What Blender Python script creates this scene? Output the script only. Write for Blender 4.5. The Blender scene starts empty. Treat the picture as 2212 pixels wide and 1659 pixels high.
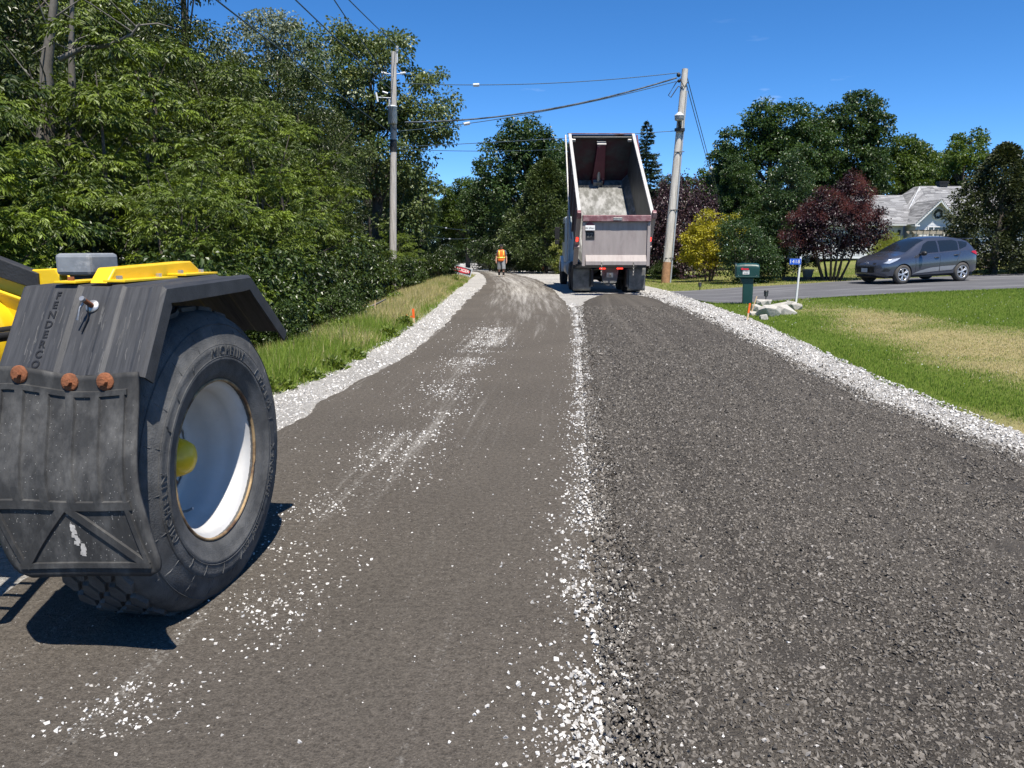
import bpy, math, random
import numpy as np
from mathutils import Vector, Matrix, noise as mnoise
R = math.radians
S = bpy.context.scene
COL = S.collection
random.seed(7)
RNG = np.random.default_rng(11)

# ------------------------------------------------------------------ camera
FPX, CAM_H, HORIZON = 769.0, 1.55, 247.0          # focal length and horizon row for a 1024 px wide frame
PITCH = math.atan((384 - HORIZON) / FPX)
cam_d = bpy.data.cameras.new('camera')
cam = bpy.data.objects.new('camera', cam_d)
COL.objects.link(cam)
cam_d.sensor_width = 36.0
cam_d.lens = 36.0 * FPX / 1024.0
cam_d.clip_start, cam_d.clip_end = 0.05, 6000.0
cam.location = (0, 0, CAM_H)
cam.rotation_euler = (math.pi / 2 - PITCH, 0, 0)
S.camera = cam

# ------------------------------------------------------------------ sky and sun
SUN_AZ = Vector((0.30, -0.95)).normalized()        # horizontal direction towards the sun
SUN_EL = R(66)
world = bpy.data.worlds.new('World')
S.world = world
world.use_nodes = True
wn, wl = world.node_tree.nodes, world.node_tree.links
wn.clear()
w_out = wn.new('ShaderNodeOutputWorld')
w_bg = wn.new('ShaderNodeBackground')
w_sky = wn.new('ShaderNodeTexSky')
w_sky.sky_type = 'NISHITA'
w_sky.sun_disc = False
w_sky.sun_elevation = SUN_EL
w_sky.sun_rotation = math.atan2(SUN_AZ.x, SUN_AZ.y)
w_sky.altitude = 900
w_sky.air_density = 0.62
w_sky.dust_density = 0.0
w_sky.ozone_density = 6.0
w_bg.inputs['Strength'].default_value = 0.122
# thin fair-weather wisps low in the sky, all the way round
w_tc = wn.new('ShaderNodeTexCoord')
w_map = wn.new('ShaderNodeMapping')
w_map.inputs['Scale'].default_value = (2.1, 2.1, 11.0)
w_map.inputs['Location'].default_value = (0.35, 1.7, 0.2)
w_noise = wn.new('ShaderNodeTexNoise')
w_noise.inputs['Scale'].default_value = 2.3
w_noise.inputs['Detail'].default_value = 7
w_noise.inputs['Roughness'].default_value = 0.55
w_ramp = wn.new('ShaderNodeValToRGB')
w_ramp.color_ramp.elements[0].position = 0.665
w_ramp.color_ramp.elements[0].color = (0, 0, 0, 1)
w_ramp.color_ramp.elements[1].position = 0.78
w_ramp.color_ramp.elements[1].color = (0.5, 0.5, 0.5, 1)
w_sep = wn.new('ShaderNodeSeparateXYZ')
w_alt = wn.new('ShaderNodeMapRange')
w_alt.inputs['From Min'].default_value = 0.27
w_alt.inputs['From Max'].default_value = 0.10
w_mul = wn.new('ShaderNodeMath'); w_mul.operation = 'MULTIPLY'
w_mix = wn.new('ShaderNodeMixRGB')
w_mix.inputs['Color2'].default_value = (7.6, 8.2, 9.0, 1)
wl.new(w_tc.outputs['Generated'], w_map.inputs['Vector'])
wl.new(w_map.outputs['Vector'], w_noise.inputs['Vector'])
wl.new(w_noise.outputs['Fac'], w_ramp.inputs['Fac'])
wl.new(w_tc.outputs['Generated'], w_sep.inputs['Vector'])
wl.new(w_sep.outputs['Z'], w_alt.inputs['Value'])
wl.new(w_ramp.outputs['Color'], w_mul.inputs[0])
wl.new(w_alt.outputs['Result'], w_mul.inputs[1])
wl.new(w_mul.outputs['Value'], w_mix.inputs['Fac'])
w_hs = wn.new('ShaderNodeHueSaturation')
w_hs.inputs['Saturation'].default_value = 1.20
w_hs.inputs['Hue'].default_value = 0.500
wl.new(w_sky.outputs['Color'], w_hs.inputs['Color'])
wl.new(w_hs.outputs['Color'], w_mix.inputs['Color1'])
wl.new(w_mix.outputs['Color'], w_bg.inputs['Color'])
wl.new(w_bg.outputs['Background'], w_out.inputs['Surface'])

sun_d = bpy.data.lights.new('sun', 'SUN')
sun_d.energy = 5.0
sun_d.angle = R(0.53)
sun_d.color = (1.0, 0.94, 0.85)
sun = bpy.data.objects.new('sun', sun_d)
COL.objects.link(sun)
SUN_V = Vector((SUN_AZ.x * math.cos(SUN_EL), SUN_AZ.y * math.cos(SUN_EL), math.sin(SUN_EL)))
sun.rotation_euler = SUN_V.to_track_quat('Z', 'Y').to_euler()
sun.location = SUN_V * 60

S.view_settings.view_transform = 'Standard'
S.view_settings.look = 'None'
S.view_settings.exposure = 0.70
S.view_settings.gamma = 1.0
S.view_settings.use_curve_mapping = False
S.cycles.use_denoising = True
S.cycles.max_bounces = 6
S.cycles.diffuse_bounces = 2
S.cycles.glossy_bounces = 3
S.cycles.transmission_bounces = 4
S.cycles.transparent_max_bounces = 6
S.cycles.caustics_reflective = False
S.cycles.caustics_refractive = False
S.cycles.sample_clamp_indirect = 6.0
# ------------------------------------------------------------------ pixel helpers (pixels of a 2212 px wide picture)
KD = 1024.0 / 2212.0
def ray(x, y):
    u = (x * KD - 512) / FPX
    v = (384 - y * KD) / FPX
    c, s = math.cos(PITCH), math.sin(PITCH)
    return Vector((u, c + v * s, -s + v * c))
CAM_P = Vector((0, 0, CAM_H))
def atY(x, y, yy):
    d = ray(x, y)
    return CAM_P + d * (yy / d.y)
def atZ(x, y, z=0.0):
    d = ray(x, y)
    return CAM_P + d * ((z - CAM_H) / d.z)
def atT(x, y, far=400.0):
    """where the ray through a pixel meets the terrain"""
    d = ray(x, y)
    lo = 1.0
    t = lo
    while t < far:
        p = CAM_P + d * t
        if p.z < slope(p.x, p.y):
            break
        lo = t
        t *= 1.02
    hi = t
    for _ in range(30):
        m = (lo + hi) / 2
        p = CAM_P + d * m
        if p.z < slope(p.x, p.y): hi = m
        else: lo = m
    return CAM_P + d * hi
def sst(a, b, x):
    t = min(1.0, max(0.0, (x - a) / (b - a)))
    return t * t * (3 - 2 * t)
def slope(x, y):
    """large-scale lie of the land: rises to the house on the right, falls away down the road"""
    z = 0.028 * max(0.0, x - 5.6 - 0.02 * max(0.0, y - 20))
    z = min(z, 0.75)
    z -= 0.019 * max(0.0, y - 48) * (1 - sst(6, 16, x)) * (1 if y < 260 else 260 / y)
    return z

# ------------------------------------------------------------------ mesh helpers
class MB:
    def __init__(self):
        self.v, self.f, self.m, self.s = [], [], [], []
    def add(self, vs, fs, mi=0, sm=False, mat=None):
        o = len(self.v)
        if mat is not None:
            vs = [mat @ Vector(p) for p in vs]
        self.v.extend([tuple(p) for p in vs])
        for f in fs:
            self.f.append(tuple(i + o for i in f)); self.m.append(mi); self.s.append(sm)
        return self
    def box(self, c, s, mi=0, mat=None, taper=1.0):
        x, y, z = s[0] / 2, s[1] / 2, s[2] / 2
        t = taper
        vs = [(-x, -y, -z), (x, -y, -z), (x, y, -z), (-x, y, -z), (-x * t, -y * t, z), (x * t, -y * t, z), (x * t, y * t, z), (-x * t, y * t, z)]
        vs = [(p[0] + c[0], p[1] + c[1], p[2] + c[2]) for p in vs]
        return self.add(vs, [(3, 2, 1, 0), (4, 5, 6, 7), (0, 1, 5, 4), (1, 2, 6, 5), (2, 3, 7, 6), (3, 0, 4, 7)], mi, False, mat)
    def prism(self, poly, ext, mi=0, mat=None):
        """polygon of 3-D points pushed along ext"""
        n = len(poly)
        e = Vector(ext)
        p = [Vector(q) for q in poly]
        vs = p + [q + e for q in p]
        fs = [tuple(range(n))[::-1], tuple(range(n, 2 * n))] + [(i, (i + 1) % n, n + (i + 1) % n, n + i) for i in range(n)]
        return self.add(vs, fs, mi, False, mat)
    def tube(self, pts, r, n=8, mi=0, sm=True, caps=True, mat=None):
        pts = [Vector(p) for p in pts]
        k = len(pts)
        rs = r if isinstance(r, (list, tuple)) else [r] * k
        vs, fs = [], []
        up = Vector((0, 0, 1))
        for i, p in enumerate(pts):
            d = (pts[min(i + 1, k - 1)] - pts[max(i - 1, 0)]).normalized()
            a = up if abs(d.z) < 0.95 else Vector((1, 0, 0))
            s = d.cross(a).normalized()
            t = s.cross(d).normalized()
            for j in range(n):
                an = 2 * math.pi * j / n
                vs.append(p + (s * math.cos(an) + t * math.sin(an)) * rs[i])
        for i in range(k - 1):
            for j in range(n):
                fs.append((i * n + j, i * n + (j + 1) % n, (i + 1) * n + (j + 1) % n, (i + 1) * n + j))
        self.add(vs, fs, mi, sm, mat)
        if caps:
            self.add(vs[:n], [tuple(range(n))[::-1]], mi, False, mat)
            self.add(vs[-n:], [tuple(range(n))], mi, False, mat)
        return self
    def lathe(self, prof, n=32, axis='z', mi=0, sm=True, mat=None, close=False):
        """prof: (radius, along) pairs"""
        vs, fs = [], []
        for r, h in prof:
            for j in range(n):
                a = 2 * math.pi * j / n
                c, s = r * math.cos(a), r * math.sin(a)
                vs.append((c, s, h) if axis == 'z' else ((h, c, s) if axis == 'x' else (s, h, c)))
        k = len(prof)
        for i in range(k if close else k - 1):
            i2 = (i + 1) % k
            for j in range(n):
                fs.append((i * n + j, i * n + (j + 1) % n, i2 * n + (j + 1) % n, i2 * n + j))
        return self.add(vs, fs, mi, sm, mat)
    def grid(self, fn, nu, nv, mi=0, sm=True, mat=None, flip=False):
        vs = [fn(i / nu, j / nv) for j in range(nv + 1) for i in range(nu + 1)]
        fs = []
        for j in range(nv):
            for i in range(nu):
                a = j * (nu + 1) + i
                q = (a, a + 1, a + nu + 2, a + nu + 1)
                fs.append(q[::-1] if flip else q)
        return self.add(vs, fs, mi, sm, mat)
    def sphere(self, c, r, nu=12, nv=8, mi=0, mat=None):
        rr = r if isinstance(r, (list, tuple)) else (r, r, r)
        def fn(u, v):
            a, b = 2 * math.pi * u, math.pi * v
            return (c[0] + rr[0] * math.sin(b) * math.cos(a), c[1] + rr[1] * math.sin(b) * math.sin(a), c[2] - rr[2] * math.cos(b))
        return self.grid(fn, nu, nv, mi, True, mat)
    def mesh(self, name):
        me = bpy.data.meshes.new(name)
        me.from_pydata(self.v, [], self.f)
        me.polygons.foreach_set('material_index', self.m)
        me.polygons.foreach_set('use_smooth', self.s)
        me.update()
        return me

def tag(o, label=None, cat=None, group=None, kind=None):
    if label: o['label'] = label
    if cat: o['category'] = cat
    if group: o['group'] = group
    if kind: o['kind'] = kind
    return o
def put(name, me, mats=None, parent=None, loc=None, rot=None, bevel=0, solid=0):
    if isinstance(me, MB): me = me.mesh(name)
    o = bpy.data.objects.new(name, me)
    COL.objects.link(o)
    if mats is not None and me is not None and len(me.materials) == 0:
        for m in (mats if isinstance(mats, (list, tuple)) else [mats]): me.materials.append(m)
    if parent is not None: o.parent = parent
    if loc is not None: o.location = loc
    if rot is not None: o.rotation_euler = rot
    if solid:
        md = o.modifiers.new('solid', 'SOLIDIFY'); md.thickness = solid; md.offset = 0
    if bevel:
        md = o.modifiers.new('bevel', 'BEVEL'); md.width = bevel; md.segments = 2; md.limit_method = 'ANGLE'; md.angle_limit = R(40)
    return o
def empty(name, loc=(0, 0, 0), rz=0.0, rot=None):
    o = bpy.data.objects.new(name, None)
    COL.objects.link(o)
    o.location = loc
    o.rotation_euler = rot if rot is not None else (0, 0, rz)
    o.empty_display_size = 0.2
    return o
def copy_tree(o, parent=None):
    c = o.copy(); COL.objects.link(c)
    if parent is not None: c.parent = parent
    for ch in list(o.children): copy_tree(ch, c)
    return c
def text_data(body, size=0.1, depth=0.002, align='CENTER', spacing=1.0, offset=0.0):
    cu = bpy.data.curves.new('txt', 'FONT')
    cu.body = body; cu.size = size; cu.extrude = depth; cu.align_x = align; cu.align_y = 'CENTER'
    cu.space_character = spacing; cu.resolution_u = 3; cu.offset = offset
    o = bpy.data.objects.new('txt', cu)
    me = bpy.data.meshes.new_from_object(o)
    vs = [tuple(v.co) for v in me.vertices]
    fs = [tuple(p.vertices) for p in me.polygons]
    bpy.data.objects.remove(o); bpy.data.meshes.remove(me); bpy.data.curves.remove(cu)
    return vs, fs
def np_mesh(name, V, T, attrs=None, smooth=False, nper=3):
    """fast mesh from arrays; attrs: name -> per-vertex float"""
    me = bpy.data.meshes.new(name)
    me.vertices.add(len(V)); me.vertices.foreach_set('co', np.asarray(V, np.float32).ravel())
    T = np.asarray(T, np.int32)
    nf = len(T)
    me.loops.add(nf * nper); me.loops.foreach_set('vertex_index', T.ravel())
    me.polygons.add(nf)
    me.polygons.foreach_set('loop_start', np.arange(0, nf * nper, nper, dtype=np.int32))
    me.polygons.foreach_set('use_smooth', np.full(nf, smooth))
    for k, a in (attrs or {}).items():
        at = me.attributes.new(k, 'FLOAT', 'POINT')
        at.data.foreach_set('value', np.asarray(a, np.float32))
    me.update(calc_edges=True)
    return me

# ------------------------------------------------------------------ material helpers
def _nt(name):
    m = bpy.data.materials.new(name); m.use_nodes = True
    nt = m.node_tree; nt.nodes.clear()
    out = nt.nodes.new('ShaderNodeOutputMaterial')
    return m, nt, out
def rgba(c): return (c[0], c[1], c[2], 1.0)
def nd(nt, t, **kw):
    n = nt.nodes.new('ShaderNode' + t)
    for k, v in kw.items():
        if k.startswith('_'): setattr(n, k[1:], v)
        else: n.inputs[k.replace('__', ' ')].default_value = v
    return n
def mat(name, col, rough=0.6, metal=0.0, var=0.12, scale=6.0, bump=0.0, bscale=60.0, col2=None, thr=(0.55, 0.7), scale2=3.0, spec=0.5, coat=0.0, emit=None, space='Object', stretch=None, detail=5):
    m, nt, out = _nt(name)
    L = nt.links.new
    b = nd(nt, 'BsdfPrincipled', Roughness=rough, Metallic=metal)
    b.inputs['Specular IOR Level'].default_value = spec
    b.inputs['Coat Weight'].default_value = coat
    tc = nd(nt, 'TexCoord')
    co = tc.outputs[space]
    if stretch:
        mp = nd(nt, 'Mapping'); mp.inputs['Scale'].default_value = stretch
        L(co, mp.inputs['Vector']); co = mp.outputs['Vector']
    n1 = nd(nt, 'TexNoise', Scale=scale, Detail=detail, Roughness=0.62)
    L(co, n1.inputs['Vector'])
    mr = nd(nt, 'MapRange'); mr.inputs['From Min'].default_value = 0.3; mr.inputs['From Max'].default_value = 0.7
    mr.inputs['To Min'].default_value = 1 - var; mr.inputs['To Max'].default_value = 1 + var
    L(n1.outputs['Fac'], mr.inputs['Value'])
    base = nd(nt, 'RGB'); base.outputs[0].default_value = rgba(col)
    cs = base.outputs[0]
    if col2 is not None:
        n2 = nd(nt, 'TexNoise', Scale=scale2, Detail=8, Roughness=0.65); L(co, n2.inputs['Vector'])
        rp = nd(nt, 'MapRange'); rp.inputs['From Min'].default_value = thr[0]; rp.inputs['From Max'].default_value = thr[1]
        L(n2.outputs['Fac'], rp.inputs['Value'])
        mx = nd(nt, 'MixRGB'); mx.inputs['Color1'].default_value = rgba(col); mx.inputs['Color2'].default_value = rgba(col2)
        L(rp.outputs['Result'], mx.inputs['Fac']); cs = mx.outputs['Color']
    vm = nd(nt, 'VectorMath', _operation='SCALE')
    L(cs, vm.inputs[0]); L(mr.outputs['Result'], vm.inputs['Scale'])
    L(vm.outputs['Vector'], b.inputs['Base Color'])
    if bump:
        n3 = nd(nt, 'TexNoise', Scale=bscale, Detail=4); L(co, n3.inputs['Vector'])
        bp = nd(nt, 'Bump', Strength=bump, Distance=0.02); L(n3.outputs['Fac'], bp.inputs['Height'])
        L(bp.outputs['Normal'], b.inputs['Normal'])
    if emit:
        b.inputs['Emission Color'].default_value = rgba(emit[0]); b.inputs['Emission Strength'].default_value = emit[1]
    L(b.outputs['BSDF'], out.inputs['Surface'])
    return m
def leaf_mat(name, c0, c1, trans=0.35, rough=0.42, c2=None, spec=0.4):
    """c0..c1 by the leaf's own tint; some per-object variation; light passes through"""
    m, nt, out = _nt(name)
    L = nt.links.new
    at = nd(nt, 'Attribute'); at.attribute_name = 'tint'
    rp = nd(nt, 'ValToRGB')
    rp.color_ramp.elements[0].color = rgba(c0); rp.color_ramp.elements[1].color = rgba(c1)
    if c2 is not None:
        e = rp.color_ramp.elements.new(0.93); e.color = rgba(c1); rp.color_ramp.elements[-1].color = rgba(c2)
    L(at.outputs['Fac'], rp.inputs['Fac'])
    oi = nd(nt, 'ObjectInfo')
    mr = nd(nt, 'MapRange'); mr.inputs['To Min'].default_value = 0.85; mr.inputs['To Max'].default_value = 1.15
    L(oi.outputs['Random'], mr.inputs['Value'])
    vm = nd(nt, 'VectorMath', _operation='SCALE'); L(rp.outputs['Color'], vm.inputs[0]); L(mr.outputs['Result'], vm.inputs['Scale'])
    b = nd(nt, 'BsdfPrincipled', Roughness=rough); b.inputs['Specular IOR Level'].default_value = spec
    L(vm.outputs['Vector'], b.inputs['Base Color'])
    if trans > 0:
        tr = nd(nt, 'BsdfTranslucent')
        vt = nd(nt, 'VectorMath', _operation='MULTIPLY'); vt.inputs[1].default_value = (1.35, 1.25, 0.5)
        L(vm.outputs['Vector'], vt.inputs[0]); L(vt.outputs['Vector'], tr.inputs['Color'])
        mx = nd(nt, 'MixShader', Fac=trans); L(b.outputs['BSDF'], mx.inputs[1]); L(tr.outputs['BSDF'], mx.inputs[2])
        L(mx.outputs['Shader'], out.inputs['Surface'])
    else:
        L(b.outputs['BSDF'], out.inputs['Surface'])
    return m
def tint_mat(name, stops, rough=0.8, spec=0.3, bump=0.0, bscale=60, trans=0.0):
    """colour ramp over the 'tint' attribute"""
    m, nt, out = _nt(name)
    L = nt.links.new
    at = nd(nt, 'Attribute'); at.attribute_name = 'tint'
    rp = nd(nt, 'ValToRGB')
    els = rp.color_ramp.elements
    els[0].position, els[0].color = stops[0][0], rgba(stops[0][1])
    els[1].position, els[1].color = stops[-1][0], rgba(stops[-1][1])
    for p, c in stops[1:-1]:
        e = els.new(p); e.color = rgba(c)
    L(at.outputs['Fac'], rp.inputs['Fac'])
    b = nd(nt, 'BsdfPrincipled', Roughness=rough); b.inputs['Specular IOR Level'].default_value = spec
    L(rp.outputs['Color'], b.inputs['Base Color'])
    if bump:
        g = nd(nt, 'NewGeometry'); n3 = nd(nt, 'TexNoise', Scale=bscale, Detail=3); L(g.outputs['Position'], n3.inputs['Vector'])
        bp = nd(nt, 'Bump', Strength=bump, Distance=0.01); L(n3.outputs['Fac'], bp.inputs['Height']); L(bp.outputs['Normal'], b.inputs['Normal'])
    if trans:
        tr = nd(nt, 'BsdfTranslucent'); L(rp.outputs['Color'], tr.inputs['Color'])
        mx = nd(nt, 'MixShader', Fac=trans); L(b.outputs['BSDF'], mx.inputs[1]); L(tr.outputs['BSDF'], mx.inputs[2])
        L(mx.outputs['Shader'], out.inputs['Surface'])
    else:
        L(b.outputs['BSDF'], out.inputs['Surface'])
    return m
# ------------------------------------------------------------------ road layout (pixels of the picture -> ground)
def pts(lst, first=()):
    return [Vector((a, b, 0)) for a, b in first] + [atT(x, y) for x, y in lst]
P_SL = pts([(582, 858), (715, 808), (843, 735), (908, 690), (949, 657), (988, 623), (1012, 607), (1005, 594), (985, 586.5), (945, 583), (928, 576), (923, 569.5)], [(-3.7, -8), (-2.75, 3.0)])
P_SR = pts([(2212, 945), (1900, 820), (1620, 690), (1450, 632), (1395, 618), (1300, 600), (1213, 588), (1110, 584), (1034, 581), (1040, 577), (1036, 572.5), (1034, 568.2)], [(4.15, -8), (4.2, 2.0)])
P_ML = pts([(600, 935), (760, 835), (880, 770), (960, 705), (1000, 660), (1035, 628), (1050, 612), (1046, 597), (1026, 587), (985, 582.5), (962, 578), (950, 570.5)], [(-3.1, -8), (-2.3, 2.5)])
P_MR = pts([(1285, 900), (1262, 720), (1240, 675), (1208, 642), (1185, 618), (1150, 602), (1112, 593), (1075, 587), (1050, 584), (1022, 581), (1010, 577), (1005, 570.2)], [(-0.3, -8), (0.38, 2.08)])
P_PL = pts([(1340, 1659), (1300, 1200), (1272, 900), (1257, 720), (1250, 672), (1263, 650), (1292, 639)], [(-0.45, -8)])
P_PR = pts([(2212, 1000), (1900, 880), (1700, 780), (1520, 690), (1440, 655), (1405, 643), (1350, 635)], [(3.7, -8)])
P_DN = pts([(1470, 640), (1545, 655), (1625, 655), (1740, 645.5), (1900, 636), (2060, 629), (2212, 622.5), (2500, 612)])
P_DF = pts([(1430, 629), (1490, 628), (1570, 622.5), (1650, 618), (1850, 606), (2000, 599), (2212, 590), (2500, 578)])
def yfun(P, n):
    a = np.array([[p.x, p.y] for p in P[:n]])
    return lambda y: np.interp(y, a[:, 1], a[:, 0])
xSL, xSR, xML, xMR = yfun(P_SL, 8), yfun(P_SR, 6), yfun(P_ML, 8), yfun(P_MR, 7)
xPL, xPR = yfun(P_PL, 6), yfun(P_PR, 6)
P_WE = pts([(540, 845), (585, 805), (650, 748), (742, 708), (800, 668), (868, 640), (915, 606), (930, 590)], [(-5.4, -8), (-4.3, 3.0)])
xWE = yfun(P_WE, 10)                                  # where the wood begins

def crom(P, step_near=0.25):
    """dense points along a polyline (Catmull-Rom)"""
    out = []
    for i in range(len(P) - 1):
        p0, p1, p2, p3 = P[max(i - 1, 0)], P[i], P[i + 1], P[min(i + 2, len(P) - 1)]
        d = (p2 - p1).length
        k = max(2, min(60, int(d / max(step_near, 0.018 * max(0, p1.y)))))
        for j in range(k):
            t = j / k
            out.append((p1 * 2 + (p2 - p0) * t + (p0 * 2 - p1 * 5 + p2 * 4 - p3) * t * t + (p1 * 3 - p0 - p2 * 3 + p3) * t ** 3) * 0.5)
    out.append(P[-1])
    return out
def resample(Q, n):
    Q = np.array([[p.x, p.y] for p in Q])
    d = np.r_[0, np.cumsum(np.linalg.norm(np.diff(Q, axis=0), axis=1))]
    # stations denser near the camera
    w = np.linspace(0, 1, n) ** 1.6
    return np.c_[np.interp(w * d[-1], d, Q[:, 0]), np.interp(w * d[-1], d, Q[:, 1])]
def knot_resample(P, per):
    """same number of stations between matching knots"""
    out = []
    for i in range(len(P) - 1):
        p0, p1, p2, p3 = P[max(i - 1, 0)], P[i], P[i + 1], P[min(i + 2, len(P) - 1)]
        for j in range(per):
            t = j / per
            q = (p1 * 2 + (p2 - p0) * t + (p0 * 2 - p1 * 5 + p2 * 4 - p3) * t * t + (p1 * 3 - p0 - p2 * 3 + p3) * t ** 3) * 0.5
            out.append((q.x, q.y))
    out.append((P[-1].x, P[-1].y))
    return np.array(out)
slope_v = np.vectorize(slope)
def nz(x, y, s, seed=0.0):
    return mnoise.noise(Vector((x * s, y * s, seed)))
nz_v = np.vectorize(nz)
def sheet(name, PL_, PR_, nacross, per, dz, material, edge=0.08, relief=0.0, rs=3.0, attr=None, lip=0.0):
    A, B = knot_resample(PL_, per), knot_resample(PR_, per)
    n = len(A)
    u = np.linspace(0, 1, nacross + 1)
    X = A[:, 0:1] * (1 - u) + B[:, 0:1] * u
    Y = A[:, 1:2] * (1 - u) + B[:, 1:2] * u
    if edge:
        e = nz_v(X, Y, 1.3, 3.1) * edge + nz_v(X, Y, 6.0, 8.1) * edge * 0.5
        fade = np.clip(1 - 4 * np.minimum(u, 1 - u), 0, 1)[None, :]
        X = X + e * fade
    Z = slope_v(X, Y) + dz
    if relief:
        Z = Z + relief * (nz_v(X, Y, rs, 1.7) + 0.6 * nz_v(X, Y, rs * 3.3, 5.2)) + relief * 0.6
    if lip:
        em = np.minimum(u, 1 - u)[None, :] * np.hypot(B[:, 0] - A[:, 0], B[:, 1] - A[:, 1])[:, None]
        Z = Z - lip * (1 - np.clip(em / 0.22, 0, 1))
    V = np.stack([X, Y, Z], -1).reshape(-1, 3)
    idx = np.arange(n * (nacross + 1)).reshape(n, nacross + 1)
    F = np.stack([idx[:-1, :-1], idx[:-1, 1:], idx[1:, 1:], idx[1:, :-1]], -1).reshape(-1, 4)
    at = {'across': np.broadcast_to(u[None, :], X.shape).ravel()}
    st = np.r_[0, np.cumsum(np.hypot(*np.diff((A + B) / 2, axis=0).T))]
    at['along'] = np.broadcast_to(st[:, None], X.shape).ravel()
    if attr: at.update({k: f(X, Y, u).ravel() for k, f in attr.items()})
    me = np_mesh(name, V, F, at, True, 4)
    o = put(name, me, material)
    tag(o, kind='structure')
    return o

# ------------------------------------------------------------------ ground materials
def speckle(nt, L, pos, dark, light, s1=150.0, s2=24.0, lo=0.35, hi=0.68):
    n1 = nd(nt, 'TexNoise', Scale=s1, Detail=3, Roughness=0.7); L(pos, n1.inputs['Vector'])
    n2 = nd(nt, 'TexNoise', Scale=s2, Detail=6, Roughness=0.7); L(pos, n2.inputs['Vector'])
    ad = nd(nt, 'Math', _operation='ADD'); L(n1.outputs['Fac'], ad.inputs[0]); L(n2.outputs['Fac'], ad.inputs[1])
    mr = nd(nt, 'MapRange'); mr.inputs['From Min'].default_value = lo * 2; mr.inputs['From Max'].default_value = hi * 2
    L(ad.outputs['Value'], mr.inputs['Value'])
    mx = nd(nt, 'MixRGB'); mx.inputs['Color1'].default_value = rgba(dark); mx.inputs['Color2'].default_value = rgba(light)
    L(mr.outputs['Result'], mx.inputs['Fac'])
    return mx.outputs['Color'], mr.outputs['Result']
def ground_mat(name, dark, light, s1, s2, bump=0.5, bd=0.02, dust=None, streak=None, rough=0.9, big=0.1):
    m, nt, out = _nt(name)
    L = nt.links.new
    g = nd(nt, 'NewGeometry'); pos = g.outputs['Position']
    c, h = speckle(nt, L, pos, dark, light, s1, s2)
    nb = nd(nt, 'TexNoise', Scale=0.7, Detail=4); L(pos, nb.inputs['Vector'])
    mb = nd(nt, 'MapRange'); mb.inputs['From Min'].default_value = 0.3; mb.inputs['From Max'].default_value = 0.7
    mb.inputs['To Min'].default_value = 1 - big; mb.inputs['To Max'].default_value = 1 + big
    L(nb.outputs['Fac'], mb.inputs['Value'])
    sc = nd(nt, 'VectorMath', _operation='SCALE'); L(c, sc.inputs[0]); L(mb.outputs['Result'], sc.inputs['Scale'])
    c = sc.outputs['Vector']
    if dust or streak:
        a1 = nd(nt, 'Attribute'); a1.attribute_name = 'across'
        a2 = nd(nt, 'Attribute'); a2.attribute_name = 'along'
        cb = nd(nt, 'CombineXYZ')
        k1 = nd(nt, 'Math', _operation='MULTIPLY'); k1.inputs[1].default_value = (streak or dust)[1]; L(a1.outputs['Fac'], k1.inputs[0])
        k2 = nd(nt, 'Math', _operation='MULTIPLY'); k2.inputs[1].default_value = (streak or dust)[2]; L(a2.outputs['Fac'], k2.inputs[0])
        L(k1.outputs['Value'], cb.inputs['X']); L(k2.outputs['Value'], cb.inputs['Y'])
        ns = nd(nt, 'TexNoise', Scale=1.0, Detail=6, Roughness=0.65); L(cb.outputs['Vector'], ns.inputs['Vector'])
    if streak:
        ms = nd(nt, 'MapRange'); ms.inputs['From Min'].default_value = streak[3]; ms.inputs['From Max'].default_value = streak[4]
        L(ns.outputs['Fac'], ms.inputs['Value'])
        mx = nd(nt, 'MixRGB'); mx.inputs['Color2'].default_value = rgba(streak[0]); L(ms.outputs['Result'], mx.inputs['Fac']); L(c, mx.inputs['Color1'])
        c = mx.outputs['Color']
    if dust:
        da = nd(nt, 'Attribute'); da.attribute_name = 'dust'
        nf = nd(nt, 'TexNoise', Scale=38.0, Detail=5, Roughness=0.75); L(pos, nf.inputs['Vector'])
        s1_ = nd(nt, 'Math', _operation='ADD'); L(ns.outputs['Fac'], s1_.inputs[0]); L(nf.outputs['Fac'], s1_.inputs[1])
        s2_ = nd(nt, 'Math', _operation='ADD'); L(s1_.outputs['Value'], s2_.inputs[0]); L(da.outputs['Fac'], s2_.inputs[1])
        md = nd(nt, 'MapRange'); md.inputs['From Min'].default_value = 1.16; md.inputs['From Max'].default_value = 1.62
        L(s2_.outputs['Value'], md.inputs['Value'])
        mx = nd(nt, 'MixRGB'); mx.inputs['Color2'].default_value = rgba(dust[0]); L(md.outputs['Result'], mx.inputs['Fac']); L(c, mx.inputs['Color1'])
        c = mx.outputs['Color']
    b = nd(nt, 'BsdfPrincipled', Roughness=rough); b.inputs['Specular IOR Level'].default_value = 0.25
    L(c, b.inputs['Base Color'])
    bp = nd(nt, 'Bump', Strength=bump, Distance=bd); L(h, bp.inputs['Height']); L(bp.outputs['Normal'], b.inputs['Normal'])
    L(b.outputs['BSDF'], out.inputs['Surface'])
    return m
M_gravel = ground_mat('white_gravel', (0.24, 0.225, 0.20), (0.66, 0.64, 0.60), 75, 22, 0.9, 0.03)
M_mat = ground_mat('worn_asphalt', (0.046, 0.039, 0.031), (0.165, 0.144, 0.119), 110, 36, 0.8, 0.014, dust=((0.46, 0.44, 0.40), 24.0, 0.30))
M_pile = ground_mat('loose_asphalt', (0.040, 0.034, 0.028), (0.150, 0.133, 0.112), 90, 34, 0.9, 0.03, streak=((0.150, 0.133, 0.112), 7.0, 0.06, 0.45, 0.7))
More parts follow.
